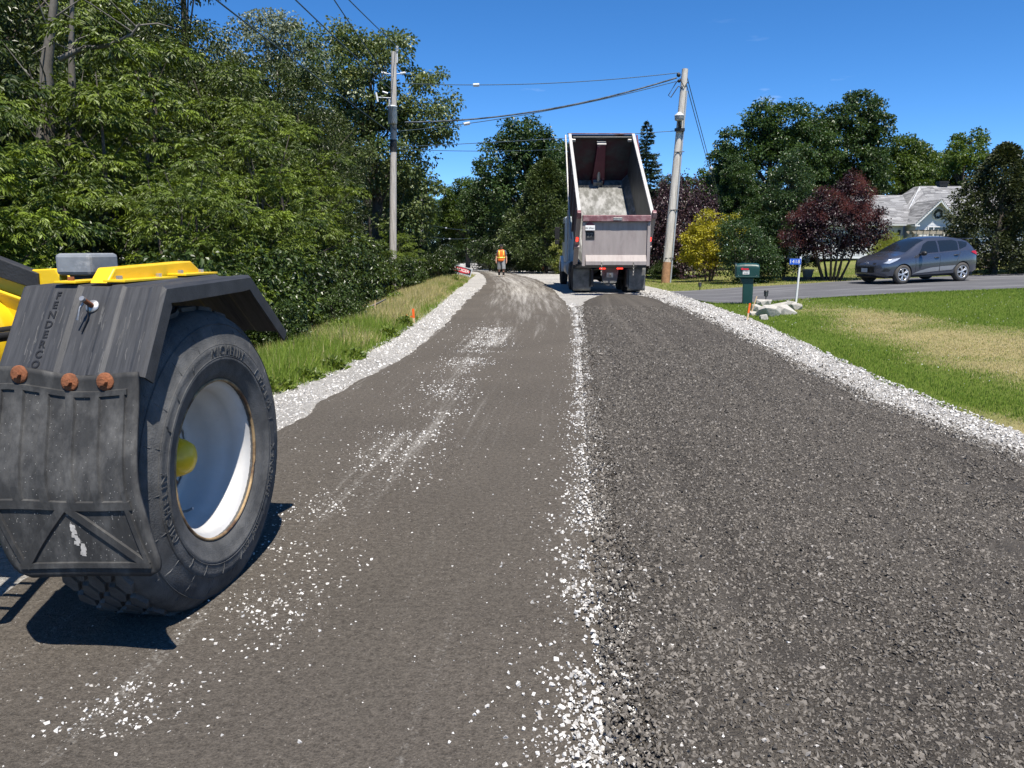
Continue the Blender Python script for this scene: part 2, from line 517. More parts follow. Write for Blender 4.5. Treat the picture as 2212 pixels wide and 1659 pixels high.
M_drive = ground_mat('driveway_asphalt', (0.075, 0.075, 0.08), (0.125, 0.125, 0.13), 120, 20, 0.3, 0.008, streak=((0.20, 0.20, 0.205), 9.0, 0.16, 0.5, 0.72))

# lawn dryness, laid out on the ground
def to_disp(x, y, z):
    c, s = math.cos(PITCH), math.sin(PITCH)
    dz = z - CAM_H
    dep = np.maximum(y * c - dz * s, 0.3)
    return (512 + FPX * x / dep) / KD, (384 - FPX * (y * s + dz * c) / dep) / KD
def dryness(x, y):
    x, y = np.asarray(x, float), np.asarray(y, float)
    zz = 0.028 * np.maximum(0, x - 5.6)
    px, py = to_disp(x, y, zz)
    w = 14 * nz_v(x, y, 0.9, 2.2) + 26 * nz_v(x, y, 0.33, 4.0)
    py = py + w
    up = np.interp(px, [1640, 1720, 1850, 2000, 2212, 2500], [668, 658, 664, 684, 704, 720])
    lo = np.interp(px, [1640, 1750, 1850, 1950, 2050, 2212, 2500], [668, 702, 738, 772, 806, 852, 905])
    d = np.clip((py - up) / 22, 0, 1) * np.clip((lo - py) / 40, 0, 1) * np.clip(0.95 + 0.9 * nz_v(x, y, 1.5, 6.6), 0.35, 1)
    lo2 = np.interp(px, [1900, 2212], [826, 905])
    d2 = np.clip((py - lo2) / 12, 0, 1) * (px > 1980) * np.clip((px - 1980) / 120, 0, 1)
    far = 0.62 * (y > 24.5) * np.clip(0.75 + 1.2 * nz_v(x, y, 0.25, 9.0), 0.2, 1)
    far = np.where(y > 30, 0.4 * far / 0.62 + 0.05, far)
    return np.clip(np.maximum(np.maximum(d, 0.9 * d2) * (y < 24.5), far), 0, 1)

xs = np.r_[-3000, -1200, -500, -220, -110, -60, np.arange(-40, 48.1, 0.55), 60, 90, 150, 300, 700, 1500, 3000]
ys = np.r_[-3000, -900, -300, -100, -40, -20, np.arange(-10, 64, 0.55), 68, 74, 82, 92, 105, 120, 140, 165, 200, 260, 400, 800, 1600, 4000]
GX, GY = np.meshgrid(xs, ys)
def ground_z(X, Y):
    Z = slope_v(X, Y)
    xl, xr, xw = xSL(np.clip(Y, -8, 42)), xSR(np.clip(Y, -8, 30)), xWE(np.clip(Y, -8, 42))
    d = xl - X
    ss = lambda a, b, t: np.clip((t - a) / (b - a), 0, 1) ** 2 * (3 - 2 * np.clip((t - a) / (b - a), 0, 1))
    ditch = -0.30 * ss(0.7, 2.2, d) + 0.55 * ss(4, 14, d)
    ditch = ditch * (Y < 46)
    inside = (X > xl - 0.05) & (X < xr + 0.05)
    Z = Z + ditch - 0.035 * (1 - ss(0.0, 0.35, np.maximum(xl - X, X - xr))) * (np.abs(Y) < 300)
    Z = Z + 0.03 * nz_v(X, Y, 0.35, 0.3) * ((X > xr + 1.0) | (X < xl - 1.0))
    drv = (X > 5.0) & (X < 60) & (Y > 14) & (Y < 40)
    return Z
_yn = lambda P: (np.array([p.x for p in P]), np.array([p.y for p in P]))
_dn, _df = _yn(P_DN), _yn(P_DF)
def yDN(x): return np.interp(x, _dn[0], _dn[1])
def yDF(x): return np.interp(x, _df[0], _df[1])
GZ = ground_z(GX, GY)
# the lawn lies a little lower under the driveway
ind = (GX > 5.2) & (GX < 40) & (GY > yDN(GX) - 0.5) & (GY < yDF(GX) + 0.5)
GZ = np.where(ind, GZ - 0.05, GZ)
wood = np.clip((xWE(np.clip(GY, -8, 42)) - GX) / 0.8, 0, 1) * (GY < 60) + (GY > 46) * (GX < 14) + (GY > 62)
idx = np.arange(GX.size).reshape(GX.shape)
F = np.stack([idx[:-1, :-1], idx[:-1, 1:], idx[1:, 1:], idx[1:, :-1]], -1).reshape(-1, 4)
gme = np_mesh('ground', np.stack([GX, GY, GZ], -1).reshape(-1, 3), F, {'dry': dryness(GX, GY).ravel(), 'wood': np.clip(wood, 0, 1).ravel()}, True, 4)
def lawn_material():
    m, nt, out = _nt('lawn_and_soil')
    L = nt.links.new
    g = nd(nt, 'NewGeometry'); pos = g.outputs['Position']
    c1, h = speckle(nt, L, pos, (0.075, 0.11, 0.018), (0.155, 0.21, 0.036), 60, 9)
    c2, h2 = speckle(nt, L, pos, (0.22, 0.18, 0.075), (0.50, 0.43, 0.22), 60, 9)
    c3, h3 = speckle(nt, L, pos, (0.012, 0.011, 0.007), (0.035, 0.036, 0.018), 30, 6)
    a = nd(nt, 'Attribute'); a.attribute_name = 'dry'
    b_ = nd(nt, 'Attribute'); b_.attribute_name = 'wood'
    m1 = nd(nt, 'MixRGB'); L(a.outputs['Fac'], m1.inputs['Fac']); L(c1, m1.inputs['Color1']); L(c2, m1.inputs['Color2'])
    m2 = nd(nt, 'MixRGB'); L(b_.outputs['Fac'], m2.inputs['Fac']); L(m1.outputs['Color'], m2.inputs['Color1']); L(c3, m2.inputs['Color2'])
    b = nd(nt, 'BsdfPrincipled', Roughness=0.95); b.inputs['Specular IOR Level'].default_value = 0.1
    L(m2.outputs['Color'], b.inputs['Base Color'])
    bp = nd(nt, 'Bump', Strength=0.7, Distance=0.05); L(h, bp.inputs['Height']); L(bp.outputs['Normal'], b.inputs['Normal'])
    L(b.outputs['BSDF'], out.inputs['Surface'])
    return m
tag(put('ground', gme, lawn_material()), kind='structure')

# ------------------------------------------------------------------ road, shoulder, new asphalt, driveway
sheet('road_gravel', P_SL, P_SR, 60, 12, 0.0, M_gravel, 0.14, 0.012, 2.5)
band = [atZ(x, y) for x, y in [(430, 1420), (600, 1260), (720, 1130), (850, 985), (930, 890), (1000, 800), (1060, 735)]]
band_y, band_x = np.array([p.y for p in band]), np.array([p.x for p in band])
def dust_f(X, Y, u):
    bx = np.interp(Y, band_y, band_x)
    wdt = np.interp(Y, [2, 4, 10, 16], [0.28, 0.20, 0.22, 0.3])
    d = 0.17 * np.exp(-((X - bx) / (wdt * 1.5)) ** 2) * np.clip(0.9 + 1.4 * nz_v(X, Y, 0.9, 5.5), 0.1, 1.5) * np.clip((Y - 3.0) / 3, 0.25, 1) * np.clip((15.5 - Y) / 2, 0, 1)
    uu = np.broadcast_to(u[None, :], X.shape)
    far = np.clip((Y - 11) / 14, 0, 1)
    d = d + far * (0.40 * np.exp(-((uu - 0.58) / 0.17) ** 2) + 0.28 * np.exp(-((uu - 0.84) / 0.10) ** 2) + 0.2 * np.exp(-((uu - 0.3) / 0.12) ** 2))
    d = d + 0.25 * np.clip((Y - 48) / 8, 0, 1)
    d = d + 0.14 * np.exp(-((uu - 0.95) / 0.04) ** 2) * (Y > 3) + 0.10 * np.exp(-((uu - 0.0) / 0.05) ** 2)
    return d
sheet('asphalt_lane', P_ML, P_MR, 40, 22, 0.022, M_mat, 0.10, 0.004, 3.0, {'dust': dust_f})
sheet('loose_asphalt_lane', P_PL, P_PR, 56, 20, 0.040, M_pile, 0.12, 0.010, 1.2, None, 0.06)
sheet('driveway', P_DN, P_DF, 16, 12, 0.006, M_drive, 0.06)

# ------------------------------------------------------------------ loose stones: countless, one object for each kind
OCT_F = np.array([(0, 2, 4), (2, 1, 4), (1, 3, 4), (3, 0, 4), (2, 0, 5), (1, 2, 5), (3, 1, 5), (0, 3, 5)])
CUB_V = np.array([(x_, y_, z_) for z_ in (-1, 1) for y_ in (-1, 1) for x_ in (-1, 1)], float) * 0.62
CUB_F = np.array([(0, 2, 1), (1, 2, 3), (4, 5, 6), (5, 7, 6), (0, 1, 4), (1, 5, 4), (2, 6, 3), (3, 6, 7), (0, 4, 2), (2, 4, 6), (1, 3, 5), (3, 7, 5)])
def stones(name, x, y, z, size, tint, material, label, cat, flat=(0.45, 0.9)):
    n = len(x)
    if n > 60000:
        base = np.array([(1, 0, 0), (-1, 0, 0), (0, 1, 0), (0, -1, 0), (0, 0, 1), (0, 0, -1)], float); FF = OCT_F; jit = 0.28
    else:
        base = CUB_V; FF = CUB_F; jit = 0.24
    m_ = len(base)
    V = base[None] * RNG.uniform(0.6, 1.2, (n, m_, 1)) + RNG.uniform(-jit, jit, (n, m_, 3))
    V *= (np.stack([RNG.uniform(0.8, 1.4, n), RNG.uniform(0.65, 1.1, n), RNG.uniform(flat[0], flat[1], n)], -1) * size[:, None] * 0.5)[:, None, :]
    q = RNG.normal(size=(n, 4)); q[:, 1:3] *= 0.55; q /= np.linalg.norm(q, axis=1)[:, None]
    w, a, b, c = q.T
    Rm = np.stack([1 - 2 * (b * b + c * c), 2 * (a * b - c * w), 2 * (a * c + b * w), 2 * (a * b + c * w), 1 - 2 * (a * a + c * c), 2 * (b * c - a * w), 2 * (a * c - b * w), 2 * (b * c + a * w), 1 - 2 * (a * a + b * b)], -1).reshape(n, 3, 3)
    V = np.einsum('nij,nkj->nki', Rm, V)
    V += np.stack([x, y, z + size * 0.04], -1)[:, None, :]
    T = (FF[None] + (np.arange(n) * m_)[:, None, None]).reshape(-1, 3)
    o = put(name, np_mesh(name, V.reshape(-1, 3), T, {'tint': np.repeat(tint, m_)}, False), material)
    return tag(o, label, cat, kind='stuff')
def scatter(xa, xb, bands_):
    """random ground points between two edges; bands_: (y0, y1, per m2, smin, smax)"""
    X, Y, Z_ = [], [], []
    for y0, y1, dens, s0, s1 in bands_:
        ymid = np.linspace(y0, y1, 30)
        wmax = float(np.max(xb(ymid) - xa(ymid)))
        x0 = float(np.min(xa(ymid)))
        n = int(dens * (y1 - y0) * (wmax + 0.5))
        yy = RNG.uniform(y0, y1, n); xx = RNG.uniform(x0 - 0.2, x0 + wmax + 0.6, n)
        k = (xx > xa(yy)) & (xx < xb(yy)) & (np.abs(xx) < 0.69 * yy + 0.25)
        xx, yy = xx[k], yy[k]
        X.append(xx); Y.append(yy); Z_.append(s0 * (s1 / s0) ** (RNG.uniform(0, 1, len(xx)) ** 1.7))
    return np.concatenate(X), np.concatenate(Y), np.concatenate(Z_)
def pile_z(x, y):
    return slope_v(x, y) + 0.040 + 0.010 * (nz_v(x, y, 1.2, 1.7) + 0.6 * nz_v(x, y, 3.96, 5.2)) + 0.006
M_chip = tint_mat('asphalt_chip', [(0, (0.036, 0.031, 0.026)), (0.45, (0.112, 0.100, 0.085)), (0.85, (0.195, 0.176, 0.152)), (1, (0.32, 0.30, 0.275))], 0.75, 0.35)
M_white = tint_mat('limestone_chip', [(0, (0.24, 0.22, 0.19)), (0.5, (0.47, 0.45, 0.42)), (1, (0.66, 0.65, 0.62))], 0.8, 0.3)
x, y, s = scatter(lambda t: xPL(t) - 0.04, lambda t: xPR(t) + 0.05, [(1.9, 3.0, 9500, 0.007, 0.026), (3.0, 4.6, 6200, 0.008, 0.026), (4.6, 7.5, 3200, 0.011, 0.028), (7.5, 12, 1300, 0.016, 0.034), (12, 20, 330, 0.022, 0.04)])
edge_boost = RNG.uniform(0, 1, len(x)) < 0.25
s = np.where(edge_boost & (x < xPL(y) + 0.5), s * 1.3, s)
stones('asphalt_chips', x, y, pile_z(x, y) + 0.001, s, np.clip(RNG.normal(0.5, 0.2, len(x)), 0, 1), M_chip, 'loose dark crushed asphalt chips covering the right lane', 'chips', (0.35, 0.65))
# pale windrow between the lanes, with dark chips mixed in
def wind(n, spread, y0, y1):
    y = y0 + (y1 - y0) * RNG.uniform(0, 1, n) ** 1.9
    c = xPL(y) - 0.05
    x = c + RNG.normal(0, 1, n) * spread * np.interp(y, [2, 4, 8, 16], [0.115, 0.085, 0.06, 0.06])
    return x, y
x, y = wind(11500, 1.0, 1.9, 21)
kk = nz_v(x, y, 3.0, 2.0) + RNG.uniform(-0.4, 0.5, len(x)) > 0
x, y = x[kk], y[kk]
s = (0.006 + 0.021 * RNG.uniform(0, 1, len(x)) ** 2.6) * np.interp(y, [2, 7, 20], [1, 1.1, 1.7])
x2, y2 = wind(1500, 2.6, 1.9, 12)
s2 = 0.005 + 0.016 * RNG.uniform(0, 1, len(x2)) ** 2.5
x, y, s = np.r_[x, x2], np.r_[y, y2], np.r_[s, s2]
kk = np.clip((x - xPL(y) + 0.02) / 0.2, 0, 1)
zz = (0.026 + slope_v(x, y)) * (1 - kk) + pile_z(x, y) * kk + RNG.uniform(0, 0.012, len(x)) * (np.abs(x - (xPL(y) - 0.05)) < 0.1)
stones('windrow_stones', x, y, zz, s, np.clip(RNG.normal(0.66, 0.24, len(x)), 0, 1), M_white, 'narrow ridge of white limestone chips between the two lanes', 'gravel')
# white stones strewn over the old lane
x, y, s = scatter(xML, xMR, [(1.9, 4, 420, 0.003, 0.018), (4, 8, 260, 0.004, 0.02), (8, 16, 110, 0.008, 0.026)])
bx = np.interp(y, band_y, band_x)
w = np.exp(-((x - bx) / 0.32) ** 2) + 0.10 + 0.22 * (x < bx)
k = RNG.uniform(0, 1, len(x)) < w
x, y, s = x[k], y[k], s[k]
nb = 11500
yb = 2.2 + 12.5 * RNG.uniform(0, 1, nb) ** 1.3
xb = np.interp(yb, band_y, band_x) + RNG.normal(0, 0.19, nb) + 0.12 * nz_v(yb, yb * 0, 1.1, 3.0)
sb = (0.004 + 0.017 * RNG.uniform(0, 1, nb) ** 2.8) * np.interp(yb, [2, 14], [1, 1.7])
keep = nz_v(xb, yb, 1.7, 7.0) * 1.6 + RNG.uniform(-0.55, 0.5, nb) > 0
x, y, s = np.r_[x, xb[keep]], np.r_[y, yb[keep]], np.r_[s, sb[keep]]
stones('strewn_stones', x, y, slope_v(x, y) + 0.0225, s, np.clip(RNG.normal(0.62, 0.25, len(x)), 0, 1), M_white, 'white limestone chips strewn over the worn left lane', 'gravel')
# dark grit on the old lane
x, y, s = scatter(xML, xMR, [(1.9, 3.4, 6500, 0.003, 0.011), (3.4, 6.5, 2400, 0.005, 0.013)])
stones('lane_grit', x, y, slope_v(x, y) + 0.0225, s, np.clip(RNG.normal(0.42, 0.22, len(x)), 0, 1), M_chip, 'fine dark grit lying on the worn left lane', 'grit')
# shoulders
x, y, s = scatter(lambda t: xSL(t) - 0.1, lambda t: xML(t) + 0.08, [(5.5, 9, 950, 0.012, 0.04), (9, 15, 420, 0.016, 0.05), (15, 30, 150, 0.025, 0.06)])
stones('left_shoulder_stones', x, y, slope_v(x, y) + 0.006, s, np.clip(RNG.normal(0.6, 0.25, len(x)), 0, 1), M_white, 'white crushed stone along the left road shoulder', 'gravel')
x, y, s = scatter(lambda t: xPR(t) - 0.15, lambda t: xSR(t) + 0.06, [(4.5, 9, 1300, 0.012, 0.038), (9, 16, 520, 0.016, 0.05), (16, 28, 170, 0.025, 0.06)])
dk = (RNG.uniform(0, 1, len(x)) < np.clip(0.55 - (x - xPR(y)) * 1.5, 0.05, 0.6))
stones('right_shoulder_stones', x[~dk], y[~dk], slope_v(x[~dk], y[~dk]) + 0.012, s[~dk], np.clip(RNG.normal(0.6, 0.25, (~dk).sum()), 0, 1), M_white, 'white crushed stone between the new asphalt and the lawn', 'gravel')
stones('edge_chips', x[dk], y[dk], slope_v(x[dk], y[dk]) + 0.016, s[dk], np.clip(RNG.normal(0.35, 0.2, dk.sum()), 0, 1), M_chip, 'dark asphalt chips spilled onto the right white shoulder', 'chips')

# ------------------------------------------------------------------ grass
def blades(name, x, y, z, h, wd, tint, material, label, lean=0.35):
    n = len(x)
    a = RNG.uniform(0, 2 * math.pi, n); la = RNG.uniform(0, 2 * math.pi, n)
    ln = RNG.uniform(0, lean, n) * h
    P = np.stack([x, y, z], -1)
    sd = np.stack([np.cos(a), np.sin(a), 0 * a], -1) * (wd / 2)[:, None]
    tip = P + np.stack([np.cos(la) * ln, np.sin(la) * ln, np.sqrt(np.maximum(h * h - ln * ln, 1e-6))], -1)
    V = np.stack([P - sd, P + sd, tip], 1).reshape(-1, 3)
    T = np.arange(n * 3).reshape(n, 3)
    o = put(name, np_mesh(name, V, T, {'tint': np.repeat(tint, 3)}, False), material)
    return tag(o, label, 'grass', kind='stuff')
M_grass = tint_mat('grass_blade', [(0, (0.13, 0.21, 0.024)), (0.3, (0.24, 0.34, 0.048)), (0.55, (0.34, 0.34, 0.09)), (0.75, (0.52, 0.44, 0.20)), (1, (0.72, 0.62, 0.36))], 0.6, 0.3, trans=0.4)
X, Y, H_ = [], [], []
for y0, y1, dens, h0 in [(5.2, 8, 3000, 0.034), (8, 12, 1900, 0.036), (12, 17, 1100, 0.04), (17, 24, 560, 0.046)]:
    n = int(dens * (y1 - y0) * 13)
    yy = RNG.uniform(y0, y1, n); xx = RNG.uniform(3.6, 16.6, n)
    k = (xx > xSR(yy) - 0.02) & (xx < 0.69 * yy + 0.3) & ((xx < 5.2) | (yy < yDN(xx) + 0.02))
    X.append(xx[k]); Y.append(yy[k]); H_.append(h0 * RNG.uniform(0.5, 1.35, k.sum()))
x, y, h = map(np.concatenate, (X, Y, H_))
d = dryness(x, y)
tint = np.clip(np.where(RNG.uniform(0, 1, len(x)) < d * 0.92, RNG.normal(0.80, 0.13, len(x)), RNG.normal(0.24, 0.13, len(x)) + 0.12 * d), 0, 1)
h = h * (1 - 0.35 * d)
def gz_v(x, y): return ground_z(x, y)
blades('lawn_grass', x, y, gz_v(x, y) - 0.004, h, 0.006 + 0.0006 * y, tint, M_grass, 'short mown lawn grass, green and sun-bleached, right of the road')
# lawn beyond the driveway
n = 60000
x = RNG.uniform(5.5, 30, n); y = RNG.uniform(24, 44, n)
k = (y > yDF(x) + 0.05) & (x < 0.69 * y) & (x > 5.4 + 0.02 * (y - 20))
x, y = x[k], y[k]
d = dryness(x, y)
tint = np.clip(np.where(RNG.uniform(0, 1, len(x)) < d, RNG.normal(0.74, 0.13, len(x)), RNG.normal(0.3, 0.14, len(x))), 0, 1)
blades('far_lawn_grass', x, y, gz_v(x, y) - 0.004, RNG.uniform(0.03, 0.075, len(x)), 0.02 + 0 * x, tint, M_grass, 'dry yellowed lawn grass between the driveway and the shrubs')
# rough verge on the left
n = 150000
y = 3.2 + 40 * RNG.uniform(0, 1, n) ** 1.25
u = RNG.uniform(0, 1, n) ** 0.9
x = xSL(y) + 0.04 - u * np.maximum(0.5, xSL(y) - xWE(y) + 0.55)
k = (x > -0.70 * y - 0.3)
x, y, u = x[k], y[k], u[k]
dryv = np.clip(0.34 + 0.8 * nz_v(x, y, 0.55, 6.0) + 0.55 * np.clip((y - 11) / 10, 0, 1) - 0.5 * (u < 0.12), 0.05, 0.92)
tint = np.clip(np.where(RNG.uniform(0, 1, len(x)) < dryv, RNG.normal(0.76, 0.13, len(x)), RNG.normal(0.22, 0.13, len(x))), 0, 1)
h = RNG.uniform(0.08, 0.36, len(x)) * np.clip(0.45 + u * 1.8, 0.4, 1.1) * np.interp(y, [3, 12, 30], [0.85, 1.0, 1.0])
blades('verge_grass', x, y, gz_v(x, y) - 0.01, h, 0.007 + 0.0007 * y, tint, M_grass, 'long rough grass, green and straw coloured, on the left verge', 0.8)

n = 1100
x = RNG.uniform(4.4, 16, n); y = RNG.uniform(6, 23.5, n)
k = (x > xSR(y) + 0.2) & (x < 0.69 * y) & (y < yDN(x) - 0.1) & (nz_v(x, y, 0.5, 12.0) > 0.05)
x, y = x[k], y[k]
stones('clover_heads', x, y, gz_v(x, y) + 0.045, np.full(len(x), 0.010) + RNG.uniform(0, 0.010, len(x)), np.clip(RNG.normal(0.85, 0.1, len(x)), 0, 1), M_white, 'small white clover heads dotted over the green lawn', 'clover')
# ------------------------------------------------------------------ shared materials
M_black = mat('black_rubber', (0.022, 0.022, 0.023), 0.65, 0, 0.25, 9, 0.15, 90)
M_yellow = mat('yellow_paint', (0.80, 0.52, 0.012), 0.38, 0, 0.08, 5, 0.05, 40, coat=0.15)
M_rust = mat('rust', (0.20, 0.072, 0.030), 0.85, 0.1, 0.35, 30, 0.3, 120)
M_steel = mat('bare_steel', (0.42, 0.42, 0.42), 0.45, 0.8, 0.2, 15)
M_dark = mat('dark_metal', (0.020, 0.020, 0.021), 0.5, 0.2, 0.2, 10)
M_white_p = mat('white_paint', (0.74, 0.74, 0.72), 0.5, 0, 0.08, 4)
M_print_b = mat('black_print', (0.02, 0.02, 0.022), 0.6, 0, 0.02)

# ------------------------------------------------------------------ wheel loader, only its rear right corner in the frame
def build_loader():
    root = empty('wheel_loader', (-1.275, 3.306, 0.0), R(-7))
    tag(root, 'yellow wheel loader with black fender and big tyre at the left edge', 'wheel loader')
    CZ = 0.622
    # dusty plastic fender
    def dusty(name, c, dust, thr, stretch, rough=0.55):
        return mat(name, c, rough, 0, 0.22, 16, 0.12, 160, dust, thr, 3.2, stretch=stretch, spec=0.35)
    m_fend = dusty('fender_plastic', (0.030, 0.031, 0.034), (0.070, 0.071, 0.074), (0.40, 0.80), (16.0, 0.9, 0.9))
    m_flap = dusty('flap_rubber', (0.030, 0.030, 0.030), (0.115, 0.113, 0.108), (0.46, 0.80), (3.0, 3.0, 1.5), 0.7)
    m_tyre = mat('tyre_rubber', (0.040, 0.041, 0.042), 0.82, 0, 0.22, 14, 0.25, 150, (0.105, 0.105, 0.103), (0.36, 0.66), 4.5)
    m_rim = mat('rim_paint', (0.50, 0.495, 0.48), 0.5, 0.0, 0.07, 6, 0.04, 30, (0.40, 0.385, 0.36), (0.55, 0.8), 5.0)
    # --- wheel: rim first, tyre and the rest hang from it
    b = MB()
    prof = [(0.352, -0.030), (0.356, -0.038), (0.350, -0.050), (0.330, -0.052), (0.322, -0.075), (0.312, -0.085), (0.306, -0.12), (0.300, -0.165), (0.285, -0.180), (0.281, -0.235), (0.272, -0.250), (0.262, -0.300), (0.235, -0.310), (0.10, -0.312), (0.0, -0.312)]
    b.lathe(prof, 64, 'x')
    b.lathe([(0.205, -0.300), (0.21, -0.312)], 48, 'x')
    b.tube([(-0.300, 0.205 * math.cos(a), 0.205 * math.sin(a)) for a in np.linspace(0, 2 * math.pi, 49)], 0.006, 6)
    wheel = put('wheel', b, m_rim, root, (0, 0, CZ))
    b = MB()
    tp = [(0.345, -0.075), (0.352, -0.040), (0.368, -0.022), (0.400, -0.008), (0.436, 0.000), (0.440, 0.004), (0.452, 0.005), (0.456, 0.002), (0.490, 0.004), (0.508, 0.004), (0.512, -0.001), (0.550, -0.006), (0.600, -0.026), (0.640, -0.055), (0.656, -0.085), (0.660, -0.12), (0.662, -0.22), (0.660, -0.34), (0.650, -0.38), (0.60, -0.42), (0.50, -0.445), (0.40, -0.44), (0.345, -0.40)]
    b.lathe(tp, 96, 'x')
    # tread blocks
    for row, s0 in enumerate((-0.13, -0.185, -0.24, -0.295, -0.35)):
        nb_ = 30
        for j in range(nb_):
            a0 = 2 * math.pi * (j + (0.5 if row % 2 else 0)) / nb_
            vs = []
            for r_ in (0.658, 0.676):
                k = 1.0 if r_ < 0.67 else 0.9
                for da, ds in ((-0.092, -0.012), (0.0, -0.034), (0.092, -0.012), (0.092, 0.012), (0.0, 0.034), (-0.092, 0.012)):
                    vs.append((s0 + ds * k, r_ * math.sin(a0 + da * k), r_ * math.cos(a0 + da * k)))
            b.add(vs, [tuple(range(6, 12))] + [(i, (i + 1) % 6, 6 + (i + 1) % 6, 6 + i) for i in range(6)])
    # thin moulded ribs across the shoulder
    def side(r_):
        pr = sorted([(p[0], p[1]) for p in tp[:15]])
        return float(np.interp(r_, [p[0] for p in pr], [p[1] for p in pr]))
    rr = random.Random(4)
    for j in range(40):
        a0 = 2 * math.pi * j / 40 + rr.uniform(-0.03, 0.03)
        r0, r1 = (0.462, 0.505) if j % 2 else (0.514, 0.625)
        path = [(side(r_) + 0.001, r_ * math.sin(a0 + k), r_ * math.cos(a0 + k)) for r_, k in ((r0, 0), ((r0 + r1) / 2, 0.004), (r1, 0.03))]
        b.tube(path, 0.0022, 4, 0, False)
    for r_ in (0.512, 0.458, 0.60):
        b.tube([(side(r_) + 0.0015, r_ * math.sin(a), r_ * math.cos(a)) for a in np.linspace(0, 2 * math.pi, 97)], 0.0022, 4, 0, False)
    # the tyre sits flat on the road
    b.v = [(x_, y_, max(z_, -CZ + 0.020)) for x_, y_, z_ in b.v]
    put('tyre', b, m_tyre, wheel)
    # moulded lettering round the sidewall, read clockwise
    def ring_text(body, r_, phi, size, spacing=1.1):
        vs, fs = text_data(body, size, 0.0025, 'CENTER', spacing)
        out = []
        for x_, y_, z_ in vs:
            a = phi + x_ / r_
            q = r_ + y_
            out.append((side(q) + z_ + 0.0005, q * math.sin(a), q * math.cos(a)))
        b = MB(); b.add(out, fs); put('sidewall_lettering', b, m_let, wheel)
    m_let = mat('moulded_rubber', (0.062, 0.063, 0.063), 0.8, 0, 0.2, 20)
    ring_text('MICHELIN', 0.482, R(10), 0.058, 1.15)
    ring_text('17.5 R 25', 0.480, R(62), 0.048)
    ring_text('X SNOPLUS', 0.480, R(112), 0.048)
    ring_text('M+S', 0.480, R(150), 0.036)
    ring_text('XRT', 0.480, R(164), 0.036)
    ring_text('MICHELIN', 0.482, R(262), 0.058, 1.15)
    b = MB()
    b.tube([(-0.032, 0.353 * math.cos(a), 0.353 * math.sin(a)) for a in np.linspace(0, 2 * math.pi, 65)], 0.0075, 6)
    tag(put('rim_flange', b, mat('worn_flange', (0.36, 0.25, 0.13), 0.7, 0.2, 0.2, 14, 0.2, 80, (0.10, 0.055, 0.03), (0.45, 0.6), 6.0), wheel), 'rust-stained outer rim edge')
    b = MB()
    b.lathe([(0.11, -0.312), (0.115, -0.27), (0.10, -0.245), (0.09, -0.24)], 28, 'x', 1)
    b.lathe([(0.09, -0.24), (0.082, -0.20), (0.066, -0.168), (0.036, -0.150), (0.0, -0.146)], 28, 'x', 0)
    for j in range(8):
        a = 2 * math.pi * j / 8
        b.box((-0.285, 0.15 * math.cos(a), 0.15 * math.sin(a)), (0.03, 0.025, 0.025), 1)
    put('hub', b, [M_yellow, M_dark], wheel)
    for j in range(12):
        a = 2 * math.pi * j / 12
        b = MB(); b.lathe([(0.0, 0.022), (0.011, 0.022), (0.0125, 0.018), (0.0125, 0.0)], 6, 'x', 0, False, Matrix.Translation((-0.311, 0.165 * math.cos(a), 0.165 * math.sin(a))))
        put('lug_nut', b, M_rust, wheel)
    b = MB(); b.tube([(-0.255, 0.0, -0.262), (-0.20, 0.0, -0.25), (-0.17, 0.0, -0.235)], 0.006, 6); put('valve_stem', b, M_steel, wheel)
    # --- fender
    PA, PB, PC, PD = (-0.575, 1.085), (-0.392, 1.392), (0.305, 1.408), (0.675, 1.118)
    path = []
    def seg(p, q, n):
        for i in range(n): path.append((p[0] + (q[0] - p[0]) * i / n, p[1] + (q[1] - p[1]) * i / n))
    seg(PA, PB, 8); seg(PB, PC, 8); seg(PC, PD, 6); path.append(PD)
    nrm = []
    for i in range(len(path)):
        a, c = path[max(i - 1, 0)], path[min(i + 1, len(path) - 1)]
        d = Vector((c[0] - a[0], c[1] - a[1])).normalized()
        nrm.append((-d.y, d.x))
    ss = [-0.560, -0.552, -0.50, -0.440, -0.425, -0.330, -0.310, -0.205, -0.190, -0.150, -0.135, -0.040, -0.025, 0.008, 0.020]
    hh = [0.0, 0.006, 0.006, 0.006, 0.012, 0.012, 0.004, 0.004, 0.012, 0.012, 0.004, 0.004, 0.010, 0.010, 0.0]
    vs = []
    for i, (t_, z_) in enumerate(path):
        for s_, h_ in zip(ss, hh):
            vs.append((s_, t_ + nrm[i][0] * h_, z_ + nrm[i][1] * h_))
    ns_ = len(ss)
    # the outer and inner lips turn down towards the wheel
    fs = [(i * ns_ + j, i * ns_ + j + 1, (i + 1) * ns_ + j + 1, (i + 1) * ns_ + j) for i in range(len(path) - 1) for j in range(ns_ - 1)]
    o0 = len(vs)
    for i, (t_, z_) in enumerate(path):
        for s_ in (-0.560, 0.020):
            vs.append((s_, t_ - nrm[i][0] * 0.055, z_ - nrm[i][1] * 0.055))
    for i in range(len(path) - 1):
        fs.append((i * ns_, (i + 1) * ns_, o0 + (i + 1) * 2, o0 + i * 2))
        fs.append((i * ns_ + ns_ - 1, o0 + i * 2 + 1, o0 + (i + 1) * 2 + 1, (i + 1) * ns_ + ns_ - 1))
    b = MB(); b.add(vs, fs, 0, False)
    fender = put('fender', b, m_fend, root, solid=0.010, bevel=0.010)
    # a frame on the sloping rear panel: q(s, u) with u from the top edge down
    dAB = Vector((0, PA[0] - PB[0], PA[1] - PB[1])); lAB = dAB.length; dn = dAB.normalized()
    nAB = Vector((0, dn.z, -dn.y));  nAB = nAB if nAB.y < 0 else -nAB
    def onrear(s_, u, off=0.0):
        return Vector((s_, PB[0], PB[1])) + dAB * u + nAB * (0.012 + off)
